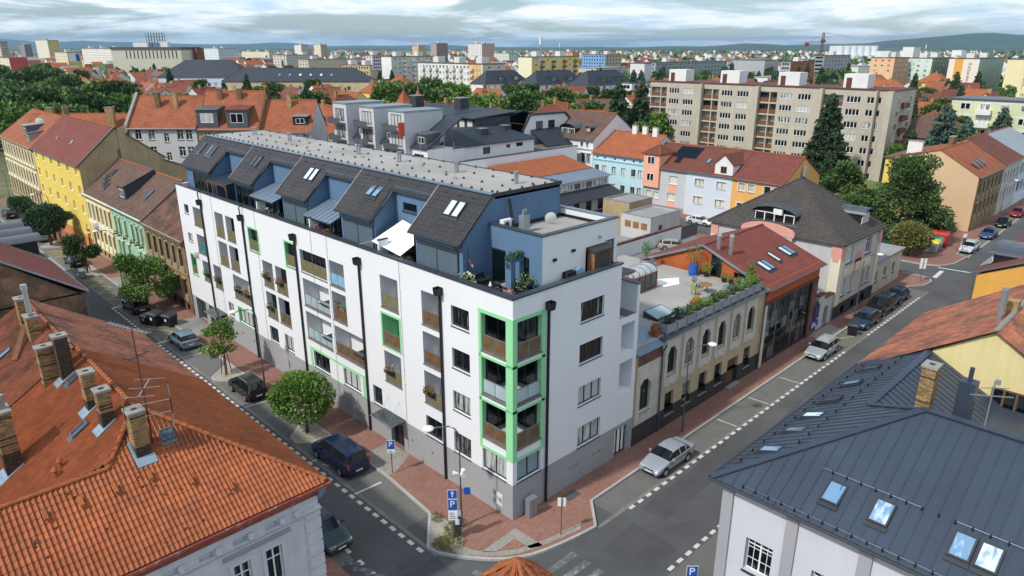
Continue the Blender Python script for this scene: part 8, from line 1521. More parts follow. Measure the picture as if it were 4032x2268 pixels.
# trees of the middle distance
TK = [('dark rounded', 'loose', 11, 5.0, 'leaf_dark', 'broadleaf_tree'), ('mid green', 'loose', 10, 4.4, 'leaf_green', 'broadleaf_tree'), ('pale green', 'round', 9, 3.6, 'leaf_bright', 'broadleaf_tree'), ('slender conifer', 'fir', 15, 3.2, 'conifer', 'spruce_tree'), ('bluish conifer', 'fir', 13, 3.6, 'conifer_blue', 'spruce_tree')]
TP = [make_tree(nm, 'x', 'tree', (0, -900-30*i, 0), k, h, r, 2600, .7, m, None, .25) for i, (c, k, h, r, m, nm) in enumerate(TK)]
ts = []
def grove(ph, u0, u1, f0, f1, n, kinds, s0=.8, s1=1.25, gap=4.2):
 for _ in range(n):
  for tr in range(20):
   u = rg.uniform(u0, u1); f = rg.uniform(f0, f1); p = CF((u-1288)/FPX*f*.97, f)
   if all((p.x-a)**2+(p.y-b)**2 > gap*gap for a, b, *_ in ts) and not any((p.x-q[0])**2+(p.y-q[1])**2 < 90 for q in spots) and not (-15 < p.x < 95 and p.y < 64): ts.append((p.x, p.y, rg.choice(kinds), rg.uniform(s0, s1), ph)); break
grove('in the park at the left edge', -60, 330, 172, 260, 50, (0, 0, 0, 1), 1.25, 1.6)
grove('behind the orange tenement roofs', 330, 700, 165, 225, 34, (0, 0, 1), 1.15, 1.45)
grove('beyond the left park', -60, 220, 260, 480, 30, (0, 0, 1), 1.2, 1.7)
grove('around the pink school', 620, 800, 175, 250, 14, (0, 1, 3), 1, 1.4)
grove('in front of the pastel panel block', 960, 1240, 185, 300, 40, (0, 1, 1, 2), 1.1, 1.6)
grove('before the white hipped blocks', 1200, 1480, 200, 285, 30, (1, 2, 0), 1, 1.4)
grove('left of the grey panel block', 1440, 1660, 170, 330, 20, (0, 1, 3), 1, 1.4)
grove('before the peach and mint blocks', 1950, 2300, 215, 380, 26, (0, 1, 3, 4))
grove('near the right edge', 2180, 2560, 150, 400, 30, (0, 4, 3, 1))
grove('scattered in the left town', 400, 1000, 240, 600, 45, (0, 1, 3), .9, 1.3)
grove('behind the grey panel block', 1600, 2200, 280, 560, 34, (0, 1, 3, 4))
grove('between the yellow and blue blocks', 1240, 1600, 300, 520, 24, (0, 1, 2))
for p in ((141, 17, 4, 1.35), (146, 14, 4, 1.1), (139, 22, 3, .8), (110, 24, 0, .7), (104, 28, 1, .6), (97, 26, 0, .6), (92, 17, 1, .5), (98, 15, 0, .5), (117, 30, 3, .6), (121, 27, 0, .5), (152, 20, 3, .9), (42.5, 79, 0, .9), (45, 75, 0, .75), (88, 21, 1, .45), (114, 26, 0, .55), (86, 13, 0, .6), (95, 10, 0, .7), (98, 6, 1, .45)): ts.append((*p, 'in the gardens by the panel block'))
for k, ph in [(k, q) for k in range(5) for q in dict.fromkeys(s[4] for s in ts)]:
 L_ = sorted([s for s in ts if s[2] == k and s[4] == ph], key=lambda s: (Vector((s[0], s[1], 0))-CAMP).dot(Rv)/(Vector((s[0], s[1], 0))-CAMP).dot(FHv))
 for i, s in enumerate(L_):
  lb = f'{ordw(i)} from left of the {TK[k][0]} trees {ph}'; M = TM((s[0], s[1], 0), rg.uniform(0, 6), s[3])
  if TP[k]['label'] == 'x': TP[k].matrix_basis = M; TP[k]['label'] = lb; TP[k]['group'] = 'trees among the roofs'
  else: copy_tree(TP[k], M, lb, 'trees among the roofs')
# far woods and far roofs: one mass each; hills; air
pts = []; roofs = MB()
for k in range(5200):
 f = 480+4200*rg.random()**1.6; u = rg.uniform(-700, 3300);
 if math.sin(u*.013+f*.004)+math.sin(u*.005-f*.0021)+(.9 if u > 1500 else 0) < .25: continue
 p = CF((u-1288)/FPX*f, f); s = 3+2*rg.random()
 for _ in range(3): pts.append((p.x+rg.uniform(-6, 6), p.y+rg.uniform(-6, 6), rg.uniform(1, 7)))
mb = MB(); leaves(mb, np.array(pts), 8., 0, .9, .0, np.tile([0, 0, .5], (len(pts), 1))); tag(ob('far_woods', mb, 'leaf_dark'), 'dark belts of woodland on the plain towards the hills', 'woods', None, 'stuff')
for k in range(900):
 f = 650+2600*rg.random()**1.3; u = rg.uniform(-300, 2100) if rg.random() < .8 else rg.uniform(2100, 2800); p = CF((u-1288)/FPX*f, f); w, d, h = rg.uniform(8, 22), rg.uniform(8, 12), rg.uniform(5, 11); m = rg.choice((0, 0, 1, 2))
 roofs.box(p.x, p.y, -.3, p.x+w, p.y+d, h, 3+rg.choice((0, 1, 2))); roofs.poly([(p.x-.4, p.y-.4, h), (p.x+w+.4, p.y-.4, h), (p.x+w+.4, p.y+d/2, h+4), (p.x-.4, p.y+d/2, h+4)], m).poly([(p.x+w+.4, p.y+d+.4, h), (p.x-.4, p.y+d+.4, h), (p.x-.4, p.y+d/2, h+4), (p.x+w+.4, p.y+d/2, h+4)], m).poly([(p.x-.02, p.y, h), (p.x-.02, p.y+d/2, h+3.9), (p.x-.02, p.y+d, h)], 3)
tag(ob('far_rooftops', roofs, ['tile_orange_bright', 'tile_red', 'roof_grey', 'white_plain', 'cream_render', 'far_dfe0e0']), 'mass of tiny roofs and blocks of the far town', 'rooftops', None, 'stuff')
mat('hill_forest', '36482f', var=.25, vs_=.004, col2='5d6a45', c2f=.36, c2s=.0012)
def hill(name, prof, f, depth, m='hill_forest'):
 mb = MB(); n = 120; us = [-1800+i*6200/n for i in range(n+1)]; rows = []
 for j, (q, hf) in enumerate(((-depth, 0), (-depth*.55, .45), (-depth*.2, .85), (0, 1), (depth*.6, .4))):
  row = []
  for i, u in enumerate(us):
   v = np.interp(u, [p[0] for p in prof], [p[1] for p in prof]); z = 28+(116.7-v)/FPX*f*1.05; z += (math.sin(i*1.7)+math.sin(i*.61+2))*f*.0004+rg.uniform(-1, 1)*f*.0003; p = CF((u-1288)/FPX*(f+q)*.95, f+q); row.append((p.x, p.y, max(-.2, z*hf)))
  rows.append(row)
 mb.v = [p for r in rows for p in r]; k = n+1
 for j in range(4):
  for i in range(n): mb.f.append((j*k+i, j*k+i+1, (j+1)*k+i+1, (j+1)*k+i)); mb.m.append(0)
 o = ob(name, mb, m, None, None, True); o['kind'] = 'structure'
hill('hills', [(-1800, 104), (0, 99), (60, 102), (130, 110), (200, 104), (300, 108), (420, 109), (540, 113), (700, 108), (820, 116), (980, 115), (1100, 112), (1300, 120), (1500, 118), (4400, 110)], 13500, 2500)
hill('hills', [(-1800, 121), (400, 121), (1300, 121), (1500, 120), (1650, 117), (1800, 115), (1880, 111), (2000, 114), (2150, 110), (2280, 101), (2400, 92), (2490, 88), (2576, 93), (2700, 90), (3000, 100), (4400, 108)], 7600, 2200)
hz = MB().box(-9000, -9000, -3, 21000, 21000, 260); hm = bpy.data.materials.new('air'); hm.use_nodes = True; hm.node_tree.nodes.clear(); vo = N(hm.node_tree, 'ShaderNodeVolumePrincipled'); vo.inputs['Color'].default_value = (.36, .66, 1, 1); vo.inputs['Density'].default_value = 5.5e-5; vo.inputs['Anisotropy'].default_value = .2; oo = N(hm.node_tree, 'ShaderNodeOutputMaterial'); hm.node_tree.links.new(vo.outputs[0], oo.inputs['Volume']); tag(ob('haze', hz, hm), None, None, None, 'stuff')
# ---------------------------------------------------------------- cars
mat('tyre', '1a1a1b', rough=.9); mat('rim', 'a8abad', rough=.35, metal=.7); mat('car_glass', '0c1116', rough=.05, spec=.7, var=0); mat('lamp_clear', 'cfd6da', rough=.1, spec=.7); mat('lamp_red', '8f1820', rough=.15, spec=.6); mat('plate_white', 'dcdcd8', rough=.5); mat('car_trim', '1d1e20', rough=.6)
CT = {  # length, width, height, clearance, [x, belt z, roof z] stations as shares of length / metres
 'sedan': (4.6, 1.8, 1.46, [(0, .55, 0), (.03, .68, 0), (.24, .92, 0), (.29, .95, 0), (.43, .97, 1.4), (.47, .97, 1.44), (.58, .97, 1.46), (.6, .97, 1.46), (.74, .98, 1.38), (.76, .98, 1.36), (.87, 1.0, 0), (.98, .98, 0), (1, .6, 0)]),
 'hatch': (4.25, 1.8, 1.48, [(0, .55, 0), (.03, .7, 0), (.24, .93, 0), (.27, .95, 0), (.42, .97, 1.42), (.47, .97, 1.46), (.6, .97, 1.48), (.62, .97, 1.48), (.82, 1.0, 1.42), (.85, 1.0, 1.4), (.965, 1.0, 0), (.99, .9, 0), (1, .6, 0)]),
 'wagon': (4.7, 1.8, 1.5, [(0, .55, 0), (.03, .7, 0), (.24, .93, 0), (.27, .95, 0), (.41, .97, 1.43), (.45, .97, 1.47), (.6, .97, 1.5), (.62, .97, 1.5), (.86, 1.0, 1.45), (.88, 1.0, 1.44), (.975, 1.0, 0), (.99, .9, 0), (1, .6, 0)]),
 'suv': (4.3, 1.82, 1.7, [(0, .65, 0), (.03, .85, 0), (.23, 1.08, 0), (.27, 1.1, 0), (.38, 1.12, 1.62), (.42, 1.12, 1.67), (.6, 1.12, 1.7), (.62, 1.12, 1.7), (.88, 1.14, 1.64), (.91, 1.14, 1.6), (.975, 1.14, 0), (.99, 1.0, 0), (1, .7, 0)]),
 'van': (5.1, 1.92, 1.92, [(0, .7, 0), (.03, .9, 0), (.16, 1.15, 0), (.19, 1.18, 0), (.32, 1.2, 1.82), (.36, 1.2, 1.88), (.58, 1.2, 1.92), (.6, 1.2, 1.92), (.93, 1.22, 1.88), (.95, 1.22, 1.84), (.985, 1.22, 0), (.995, 1.1, 0), (1, .7, 0)])}
def car_meshes(kind):
 L, Wd, H, st = CT[kind]; b = MB(); n = len(st); R = []
 for i, (x, zb, zr) in enumerate(st):
  X = x*L; w = Wd/2*(1-.16*max(0, (.08-x)/.08)**1.5-.1*max(0, (x-.93)/.07)**1.5); lo = .24 if .04 < x < .97 else .32; g = zr > 0
  half = [(0, lo), (w*.9, lo), (w*.99, lo+.16), (w, (lo+zb)/2+.06), (w*.97, zb-.05), (w*.92, zb)]+([(w*.74, zr-.06), (w*.66, zr-.005), (0, zr+.02)] if g else [(w*.84, zb+.025), (w*.6, zb+.04), (0, zb+.05)])
  ring = [(X, y, z) for y, z in half]+[(X, -y, z) for y, z in half[-2:0:-1]]; R.append((ring, g))
 k = len(R[0][0])
 for ring, g in R: b.v += ring
 for i in range(n-1):
  g0, g1 = R[i][1], R[i+1][1]; thin = st[i+1][0]-st[i][0] < .03
  for j in range(k):
   jj = j if j < k/2 else k-1-j; m = 0
   if (g0 or g1) and jj == 5 and not (thin and g0 and g1): m = 1
   if g0 != g1 and jj in (6, 7): m = 1
   if jj <= 0: m = 2
   b.f.append((i*k+j, (i+1)*k+j, (i+1)*k+(j+1) % k, i*k+(j+1) % k)); b.m.append(m)
 b.f += [tuple(range(k-1, -1, -1)), tuple((n-1)*k+j for j in range(k))]; b.m += [0, 0]; return b, L, Wd
def car(label, kind, paint, x, y, rz, plate=True, z=RZ):
 """car > body, wheel (> rim), headlight, taillight, mirror, number_plate; nose towards local -x"""
 b, L, Wd = car_meshes(kind); loc = (x, y, z); t = thing('parked_car', label, 'van' if kind == 'van' else 'car', loc, rz, 'parked cars'); M = TM(loc, rz) @ Matrix.Translation((-L/2, 0, 0)); wr = .33 if kind != 'van' else .35
 mat('paint_'+paint, paint, rough=.22, spec=.6, var=.02, metal=.25)
 def mk():
  me = mesh('body', b, ['paint_'+paint, 'car_glass', 'car_trim'], True); me.set_sharp_from_angle(angle=.55); return me
 ob('body', cached(('car', kind, paint), mk), None, t, M)
 wm = cached(('wheel', wr), lambda: mesh('wheel', MB().tube([(0, -.1, 0), (0, .1, 0)], wr, 14), 'tyre')); rm = cached(('rimm', wr), lambda: mesh('rim', MB().tube([(0, -.11, 0), (0, .11, 0)], wr*.66, 10), 'rim')); am = cached(('arch', wr), lambda: mesh('wheel_arch', MB().tube([(0, -.1, 0), (0, .1, 0)], wr*1.17, 14), 'car_trim'))
 for wx in (.19*L if kind != 'van' else .18*L, .79*L):
  for s in (-1, 1): MW_ = M @ Matrix.Translation((wx, s*(Wd/2-.09), wr)); ob('wheel_arch', am, None, t, M @ Matrix.Translation((wx, s*(Wd/2-.095), wr+.04))); o = ob('wheel', wm, None, t, MW_); ob('rim', rm, None, o, MW_)
 zb = CT[kind][3][1][1]; zt = CT[kind][3][-3][1]
 for s in (-1, 1):
  ob('headlight', MB().hexa([(.06, s*Wd*.3-.2, zb-.12), (.1, s*Wd*.3+.2, zb-.12), (.35, s*Wd*.36+.12, zb-.03), (.2, s*Wd*.3-.2, zb-.03), (.08, s*Wd*.3-.2, zb+.02), (.12, s*Wd*.3+.2, zb+.02), (.4, s*Wd*.36+.1, zb+.06), (.3, s*Wd*.3-.2, zb+.06)]), 'lamp_clear', t, M); ob('taillight', MB().box(L-.1, s*Wd*.38-.13, zt-.26, L+.005, s*Wd*.38+.13, zt-.06) if kind in ('sedan', 'hatch') else MB().box(L-.12, s*Wd*.42-.07, zt-.35, L+.0, s*Wd*.42+.07, zt+.05), 'lamp_red', t, M)
  ob('mirror', MB().box(L*.34, s*(Wd/2+.08)-.09, zt-.06, L*.34+.1, s*(Wd/2+.08)+.09, zt+.1), 'paint_'+paint, t, M)
 ob('number_plate', MB().box(-.01, -.26, .42, .02, .26, .53), 'plate_white', t, M); ob('number_plate', MB().box(L-.02, -.26, .55, L+.01, .26, .66), 'plate_white', t, M)
 ob('lower_grille', MB().box(-.004, -.55, .3, .03, .55, .41).box(-.004, -.4, .56, .03, .4, .64), 'car_trim', t, M)
 if kind in ('wagon', 'suv'):
  for s in (-1, 1): ob('roof_rail', MB().bar((L*.45, s*Wd*.33, CT[kind][2]+.03), (L*.84, s*Wd*.33, CT[kind][2]+.0), .04), 'rim', t, M)
 return t
UP_ = -PI/2    # nose towards +y
for lb, k, c, x, y, r in (
 ('steel blue saloon parked behind the waste containers', 'hatch', '6f8792', -3.85, 42.9, UP_), ('black off-roader parked between the two tree pits', 'suv', '14161a', -4.0, 28.2, UP_), ('dark blue passenger van parked next to the round tree', 'van', '16233f', -4.1, 13.4, UP_),
 ('black car half hidden under the broad dark tree', 'wagon', '15171a', -3.95, 56.6, UP_), ('black hatchback in front of the green house', 'hatch', '101214', -3.95, 81.0, UP_), ('silver estate beneath the ball-shaped tree', 'wagon', '8b98a3', -3.95, 99.4, UP_), ('black off-roader at the far end of the parking row', 'suv', '171a20', -4.0, 120.5, UP_), ('dark green hatchback nosing out beside the white corner house', 'hatch', '3c4a4c', -9.15, 7.0, PI/2),
 ('silver sports saloon with rear wing alone beside the old factory', 'sedan', '9aa3ac', 12.4, -3.0, 0), ('silver estate parked in front of the workshop gate', 'wagon', 'a3aab0', 39.2, -2.7, 0), ('dark blue estate with a black bin at its nose', 'wagon', '2c3e52', 50.0, -2.65, 0), ('black people carrier in the middle of the row by the villa', 'van', '15171b', 55.3, -2.4, 0), ('dark blue hatchback last in the row before the junction', 'hatch', '26364a', 60.6, -2.3, 0),
 ('white estate beyond the junction beside the recycling bins', 'wagon', 'd5d8da', 90.6, -2.3, 0), ('blue hatchback second in the row beyond the junction', 'hatch', '2f4f86', 101.4, -2.25, 0), ('black hatchback third in the row beyond the junction', 'hatch', '121417', 111.6, -1.95, 0), ('red hatchback last in the row at the street end', 'hatch', '8f1c22', 122, -1.9, 0),
 ('white saloon in the side street before the pale blue house', 'sedan', 'dfe1e3', 77.0, 33.8, PI/2), ('beige estate in the courtyard by the whitewashed wall', 'wagon', 'b3ada2', 60.4, 27.8, PI/2+.5), ('grey blue hatchback in the courtyard behind the greenhouse', 'hatch', '66788a', 53.6, 24.0, PI/2+.4)): car(lb, k, c, x, y, r, True, RZ if x < 50 or y < 5 or x > 70 else -.03)
# ---------------------------------------------------------------- street furniture
def lamp(label, x, y, rz, h=7.2, arm=1.5):
 t = thing('street_lamp', label, 'street lamp', (x, y, 0), rz, 'street lamps'); M = TM((x, y, 0), rz); a = [(0, 0, 3), (0, 0, h-1.0)]+[(arm*.5*(1-math.cos(q)), 0, h-1.0+.9*math.sin(q)) for q in (.4, .9, 1.4)]+[(arm, 0, h-.08)]
 ob('pole', MB().tube([(0, 0, 0), (0, 0, 1.2), (0, 0, 1.25), (0, 0, 3)], [.085, .085, .065, .06], 8).tube(a, .045, 7), 'metal_slate', t, M); ob('lamp_head', MB().ball((arm+.3, 0, h-.08), .36, 10, 6, 0, .36), 'sill_white', t, M, True)
lamp('street lamp with loudspeakers at the corner of the white block', -2.65, 1.8, PI-.5); lamp('street lamp between young tree and off-roader by the long facade', -2.3, 28.7, PI-.2); lamp('street lamp in front of the green house', -2.3, 66.5, PI-.2); lamp('street lamp in front of the yellow block', -2.3, 97.5, PI-.2); lamp('street lamp by the far cream block', -2.3, 128, PI-.2)
lamp('street lamp in front of the old factory', 16.9, -1.4, -.6); lamp('street lamp in front of the villa', 50.9, -1.3, -.6); lamp('street lamp by the ochre fronted house', 113, -.9, -.6)
t = thing('loudspeaker_cluster', 'three white horn loudspeakers on the corner lamp post', 'loudspeakers', (-2.65, 1.8, 3.6));
for a in (.4, 2.4, 4.4): ob('horn', MB().tube([(-2.65+.1*math.cos(a), 1.8+.1*math.sin(a), 3.7+.1*a*.4), (-2.65+.45*math.cos(a), 1.8+.45*math.sin(a), 3.72+.1*a*.4)], [.05, .17], 8), 'white_plain', t)
def sign(label, x, y, rz, boards, h=2.6, name='road_sign'):
 """road_sign > post, board (> symbol)"""
 t = thing(name, label, 'road sign', (x, y, 0), rz, 'road signs'); M = TM((x, y, 0), rz); ob('post', MB().tube([(0, .05, 0), (0, .05, h)], .035, 6), 'metal_slate', t, M)
 for z, w, hh, m, s in boards:
  o = ob('board', MB().box(-w/2, -.02, z, w/2, .0, z+hh), m, t, M); ob('border', MB().box(-w/2-.02, -.012, z-.02, w/2+.02, .008, z+hh+.02), 'sign_white', o, M)
  if s == 'P': ob('symbol', text_mesh('P', hh*.85, 'sign_white', .003), None, o, M @ Matrix.Translation((-hh*.24, -.026, z+hh*.3)) @ Matrix.Rotation(PI/2, 4, 'X'))
  if s == '^': ob('symbol', MB().extr([(-.03, 0, z+.1), (.03, 0, z+.1), (.03, 0, z+hh-.2), (.11, 0, z+hh-.2), (0, 0, z+hh-.06), (-.11, 0, z+hh-.2), (-.03, 0, z+hh-.2)], (0, -.028, 0), (0, -.022, 0)), 'sign_white', o, M)
  if s == '=':
   for k in range(4): ob('symbol', MB().box(-w*.38, -.024, z+hh*(.15+.2*k), w*.38-.05*k, -.021, z+hh*(.22+.2*k)), 'metal_slate', o, M)
FC = -.75
sign('blue parking sign on a short post beside the entrance of the white block', -2.35, 9.5, FC, [(1.95, .5, .65, 'sign_street_blue', 'P'), (1.65, .5, .22, 'sign_white', '=')])
sign('tall blue parking and one-way sign in the corner planting bed', -3.95, 1.0, FC, [(3.1, .52, .55, 'sign_street_blue', '^'), (2.3, .52, .72, 'sign_street_blue', 'P'), (1.6, .5, .62, 'sign_white', '=')], 3.7)
sign('parking sign at the bottom edge beside the metal roofed house', 1.35, -11.75, FC, [(2.1, .55, .75, 'sign_street_blue', 'P'), (1.35, .55, .7, 'sign_white', '=')], 2.9)
sign('grey back of a small sign on the corner pavement', 1.2, -2.95, 2.3, [(2.0, .45, .55, 'metal_slate', '')], 2.6); sign('grey backed double sign at the far junction', 69.8, -2.1, 2.2, [(1.7, .7, .6, 'metal_slate', ''), (2.4, .7, .6, 'metal_slate', '')], 3.1); sign('round no-entry sign post by the park', 88.2, -2.0, FC, [(2.3, .5, .5, 'sign_white', ''), (1.7, .5, .5, 'metal_slate', '')], 3)
t = thing('wall_sign', 'small blue number plate on the corner lamp post', 'sign', (-2.5, 1.6, 2.3)); ob('plate', MB().box(-.2, -.02, 0, .2, 0, .5), 'sign_street_blue', t, TM((-2.35, 1.55, 2.3), FC)); ob('clamp', MB().box(-.02, 0, .2, .02, .3, .25), 'metal_slate', t, TM((-2.35, 1.55, 2.3), FC))
t = thing('parking_meter', 'dark parking meter in the corner planting bed', 'parking meter', (-3.4, 1.25, 0)); ob('body', MB().box(-.2, -.15, 0, .2, .15, 1.55), 'anthracite', t, TM((-3.4, 1.25, 0), FC)); ob('panel', MB().box(-.14, -.165, .95, .14, -.15, 1.35), 'sign_white', t, TM((-3.4, 1.25, 0), FC)); ob('hood', MB().hexa([(-.23, -.2, 1.55), (.23, -.2, 1.55), (.23, .18, 1.55), (-.23, .18, 1.55), (-.2, -.05, 1.75), (.2, -.05, 1.75), (.2, .15, 1.75), (-.2, .15, 1.75)]), 'steel', t, TM((-3.4, 1.25, 0), FC))
t = thing('utility_cabinet', 'grey utility cabinet against the right facade plinth', 'cabinet', (1.2, -.4, 0)); ob('body', MB().box(.85, -.62, 0, 1.55, -.25, 1.25), 'zinc', t); ob('lid', MB().box(.82, -.65, 1.25, 1.58, -.22, 1.31), 'steel', t); ob('door_gap', MB().box(1.19, -.628, .1, 1.21, -.62, 1.2), 'anthracite', t)
def bin_(label, x, y, rz, s=1., c='black_metal', lid=None, w=1.3, name='waste_container'):
 t = thing(name, label, 'waste bin', (x, y, RZ), rz, 'waste bins'); M = TM((x, y, RZ), rz, s); ob('body', MB().hexa([(-w*.42, -.4, .15), (w*.42, -.4, .15), (w*.42, .4, .15), (-w*.42, .4, .15), (-w/2, -.5, 1.1), (w/2, -.5, 1.1), (w/2, .5, 1.1), (-w/2, .5, 1.1)]), c, t, M); ob('lid', MB().hexa([(-w/2-.03, -.53, 1.1), (w/2+.03, -.53, 1.1), (w/2+.03, .53, 1.1), (-w/2-.03, .53, 1.1), (-w*.4, -.35, 1.3), (w*.4, -.35, 1.3), (w*.45, .5, 1.32), (-w*.45, .5, 1.32)]), lid or 'anthracite', t, M)
 for sx in (-1, 1):
  for sy in (-1, 1): ob('wheel', MB().tube([(sx*w*.36, sy*.36-.03, .09), (sx*w*.36, sy*.36+.03, .09)], .09, 8), 'tyre', t, M)
 if c == 'black_metal' and w > 1: ob('sticker', MB().box(-.12, -.475, .6, .12, -.455, .85), 'sign_white', t, M)
bin_('black wheeled waste container nearest the tree, open edge', -4.6, 51.2, -PI/2+.3, .85); bin_('tall black waste container in the middle of three', -3.95, 50.2, -PI/2+.3, 1.15); bin_('black waste container with rounded lid nearest the blue saloon', -3.0, 48.9, -PI/2+.3, 1.05)
bin_('narrow black bin standing at the nose of the dark blue estate', 46.1, -2.9, .2, 1.0, 'black_metal', None, .7); bin_('grey litter bin by the tree pit kerb', -4.9, 73.7, 0, .9, 'zinc', 'zinc', .7, 'litter_bin')
mat('lid_yellow', 'd9c22e', rough=.5); mat('bin_red', 'b3241f', rough=.5); mat('lid_green', '3a8a6a', rough=.5); mat('bin_grey', '9da3a6', rough=.5)
bin_('large pale recycling container with yellow lid in the park corner', 85.6, 1.3, -PI/2+.1, 1.45, 'bin_grey', 'lid_yellow'); bin_('grey recycling container with green lid behind the yellow one', 87.7, 1.4, -PI/2+.1, 1.45, 'bin_grey', 'lid_green'); bin_('tall red clothing container last in the recycling row', 90.2, 1.6, -PI/2+.1, 1.75, 'bin_red', 'bin_red')
t = thing('playground_panel', 'blue playground climbing panels behind the park fence', 'playground', (84, 8, 0)); mat('play_blue', '2b50b0', rough=.5)
for k in range(3): ob('panel', MB().box(83+k*1.3, 8.5-k*.9, .2, 83.1+k*1.3, 9.4-k*.9, 2.2), 'play_blue', t)
ob('slide', MB().bar((83, 10, 2), (84.5, 12.5, .3), .6, .08), 'lid_yellow', t); ob('post', MB().box(83.2, 7.6, 0, 83.3, 7.7, 3.2), 'steel', t)
t = thing('park_fence', 'dark green mesh fence along the park edge', 'fence', (81.5, 3.5, 0)); mat('fence_green', '1f3a2c', rough=.7)
ob('mesh_panel', MB().box(82, 4.6, 0, 97, 4.64, 1.5), 'fence_green', t); ob('mesh_panel', MB().box(82, 4.64, 0, 82.04, 20, 1.5), 'fence_green', t)
t = thing('hedge', 'dense dark hedge behind the recycling containers', 'hedge', (95, 4, 0)); mb = MB(); leaves(mb, np.vstack([blob_pts(500, (92+k*1.3, 3.6+.2*(k % 2), 1.2), 1.2, 1.2) for k in range(8)]), .35); ob('foliage', mb, 'leaf_dark', t)
# people
def person(label, x, y, rz, top, legs, skin='c79a7e', walk=.2, s=1.):
 t = thing('person', label, 'person', (x, y, 0), rz, 'people on the pavements'); M = TM((x, y, 0), rz, s); mat('skin', skin); mat('hair', '3a2b20'); mat('cl_'+top, top, rough=.95); mat('cl_'+legs, legs, rough=.95)
 b = MB()      # one continuous body grown ring by ring, limbs rooted inside the trunk
 b.tube([(0, 0, .86), (0, 0, .98), (0, 0, 1.15), (0, 0, 1.38), (0, 0, 1.46), (0, 0, 1.52), (0, .0, 1.57), (0, 0, 1.66), (0, 0, 1.74), (0, 0, 1.79)], [.15, .16, .14, .18, .1, .055, .07, .1, .095, .03], 10, 2)
 for i in range(len(b.m)): b.m[i] = 0 if i < 40 else 2
 for q in (-1, 1):
  b.tube([(q*.08, 0, .95), (q*.09, -q*walk*.5, .5), (q*.09, -q*walk+.02, .08)], [.095, .065, .045], 8, 1); b.tube([(q*.09, -q*walk+.06, .05), (q*.09, -q*walk-.17, .03)], [.05, .04], 6, 1); b.tube([(q*.17, 0, 1.4), (q*.23, q*walk*.4, 1.13), (q*.24, q*walk*.6-.08, .9)], [.06, .045, .035], 7, 0)
  b.tube([(q*.24, q*walk*.6-.08, .9), (q*.24, q*walk*.6-.1, .8)], [.035, .025], 6, 2)
 ob('body', b, ['cl_'+top, 'cl_'+legs, 'skin'], t, M, True); ob('hair', MB().ball((0, .02, 1.71), .112, 9, 6), 'hair', t, M, True)
person('person in dark clothes walking under the ball-shaped tree, left one', -2.6, 96.8, 2.8, '1c1e24', '17181c'); person('person with pale top walking under the ball-shaped tree, right one', -1.9, 96.7, 2.9, 'c9c9cc', '1b1c20')
person('person in teal top and shorts walking below the olive tree', 82.4, 2.2, -1.2, '2f6f86', '26405e'); person('woman-length brown dress figure beside the teal walker', 83.3, 1.9, -1.2, '7d3f35', '7a4238', walk=.1); person('small child beside the figure in brown', 84.1, 1.7, -1.2, 'b7c4c8', '8a8f96', s=.65); person('person in grey by the park fence', 84.9, 5.4, .5, '8d8f93', '5d6066')
# corner bed planting
t = thing('shrub_bed', 'straggly grass and shrubs in the corner planting bed', 'shrubs', (-4, 1.5, 0)); t['kind'] = 'stuff'; mb = MB(); leaves(mb, np.vstack([blob_pts(700, (-4.2, 1.0, .15), .8, .4), blob_pts(300, (-3.4, 1.9, .2), .45, .4), blob_pts(160, (-3.3, 3.4, .15), .35, .25), blob_pts(500, (-4.6, 1.3, .1), .6, .3), blob_pts(60, (-2.5, 1.7, .2), .2, .3)]), .16, 0, .3, -.6); ob('foliage', mb, 'leaf_olive', t)
# ---------------------------------------------------------------- balcony and terrace things
for i, (y, z, pt, lb) in enumerate(((44.5, 5.95, None, 'green trailing plant box on the lowest far loggia'), (41.8, 5.9, 'petal_dark', 'dark flowers on the loggia right of the trailing plant'), (37.2, 6.0, 'petal_dark', 'row of dark red flowers, left end of the wide lowest loggia'), (35.4, 6.0, 'petal_orange', 'orange flowers, right end of the wide lowest loggia'), (30.7, 8.85, 'petal_red', 'red geraniums on the left of two second-floor loggias'), (28.3, 8.85, 'petal_red', 'red geraniums on the right of two second-floor loggias'), (12.5, 5.95, 'petal_pink', 'large pink and red petunias below the green loggia'), (7.9, 5.95, 'petal_red', 'red geraniums on the lowest loggia near the corner'), (30.6, 6.0, None, 'leafy plant behind the glass of the lowest narrow loggia'))):
 plant('balcony_flowers', lb, 'flower box', (-.12, y, z-.1), .32, .45, 'leaf_green', pt, 'pot_black', .12, .16, 'balcony flowers', 110, .13, (.24, 1.0));
for y, lb in ((19.3, 'left terracotta pot plant on the loggia rail'), (18.3, 'right terracotta pot plant on the loggia rail')): plant('balcony_pot', lb, 'potted plant', (.1, y, 8.95), .25, .4, 'leaf_green', None, 'pot_clay', .14, .2, 'loggia pots', 70, .12)
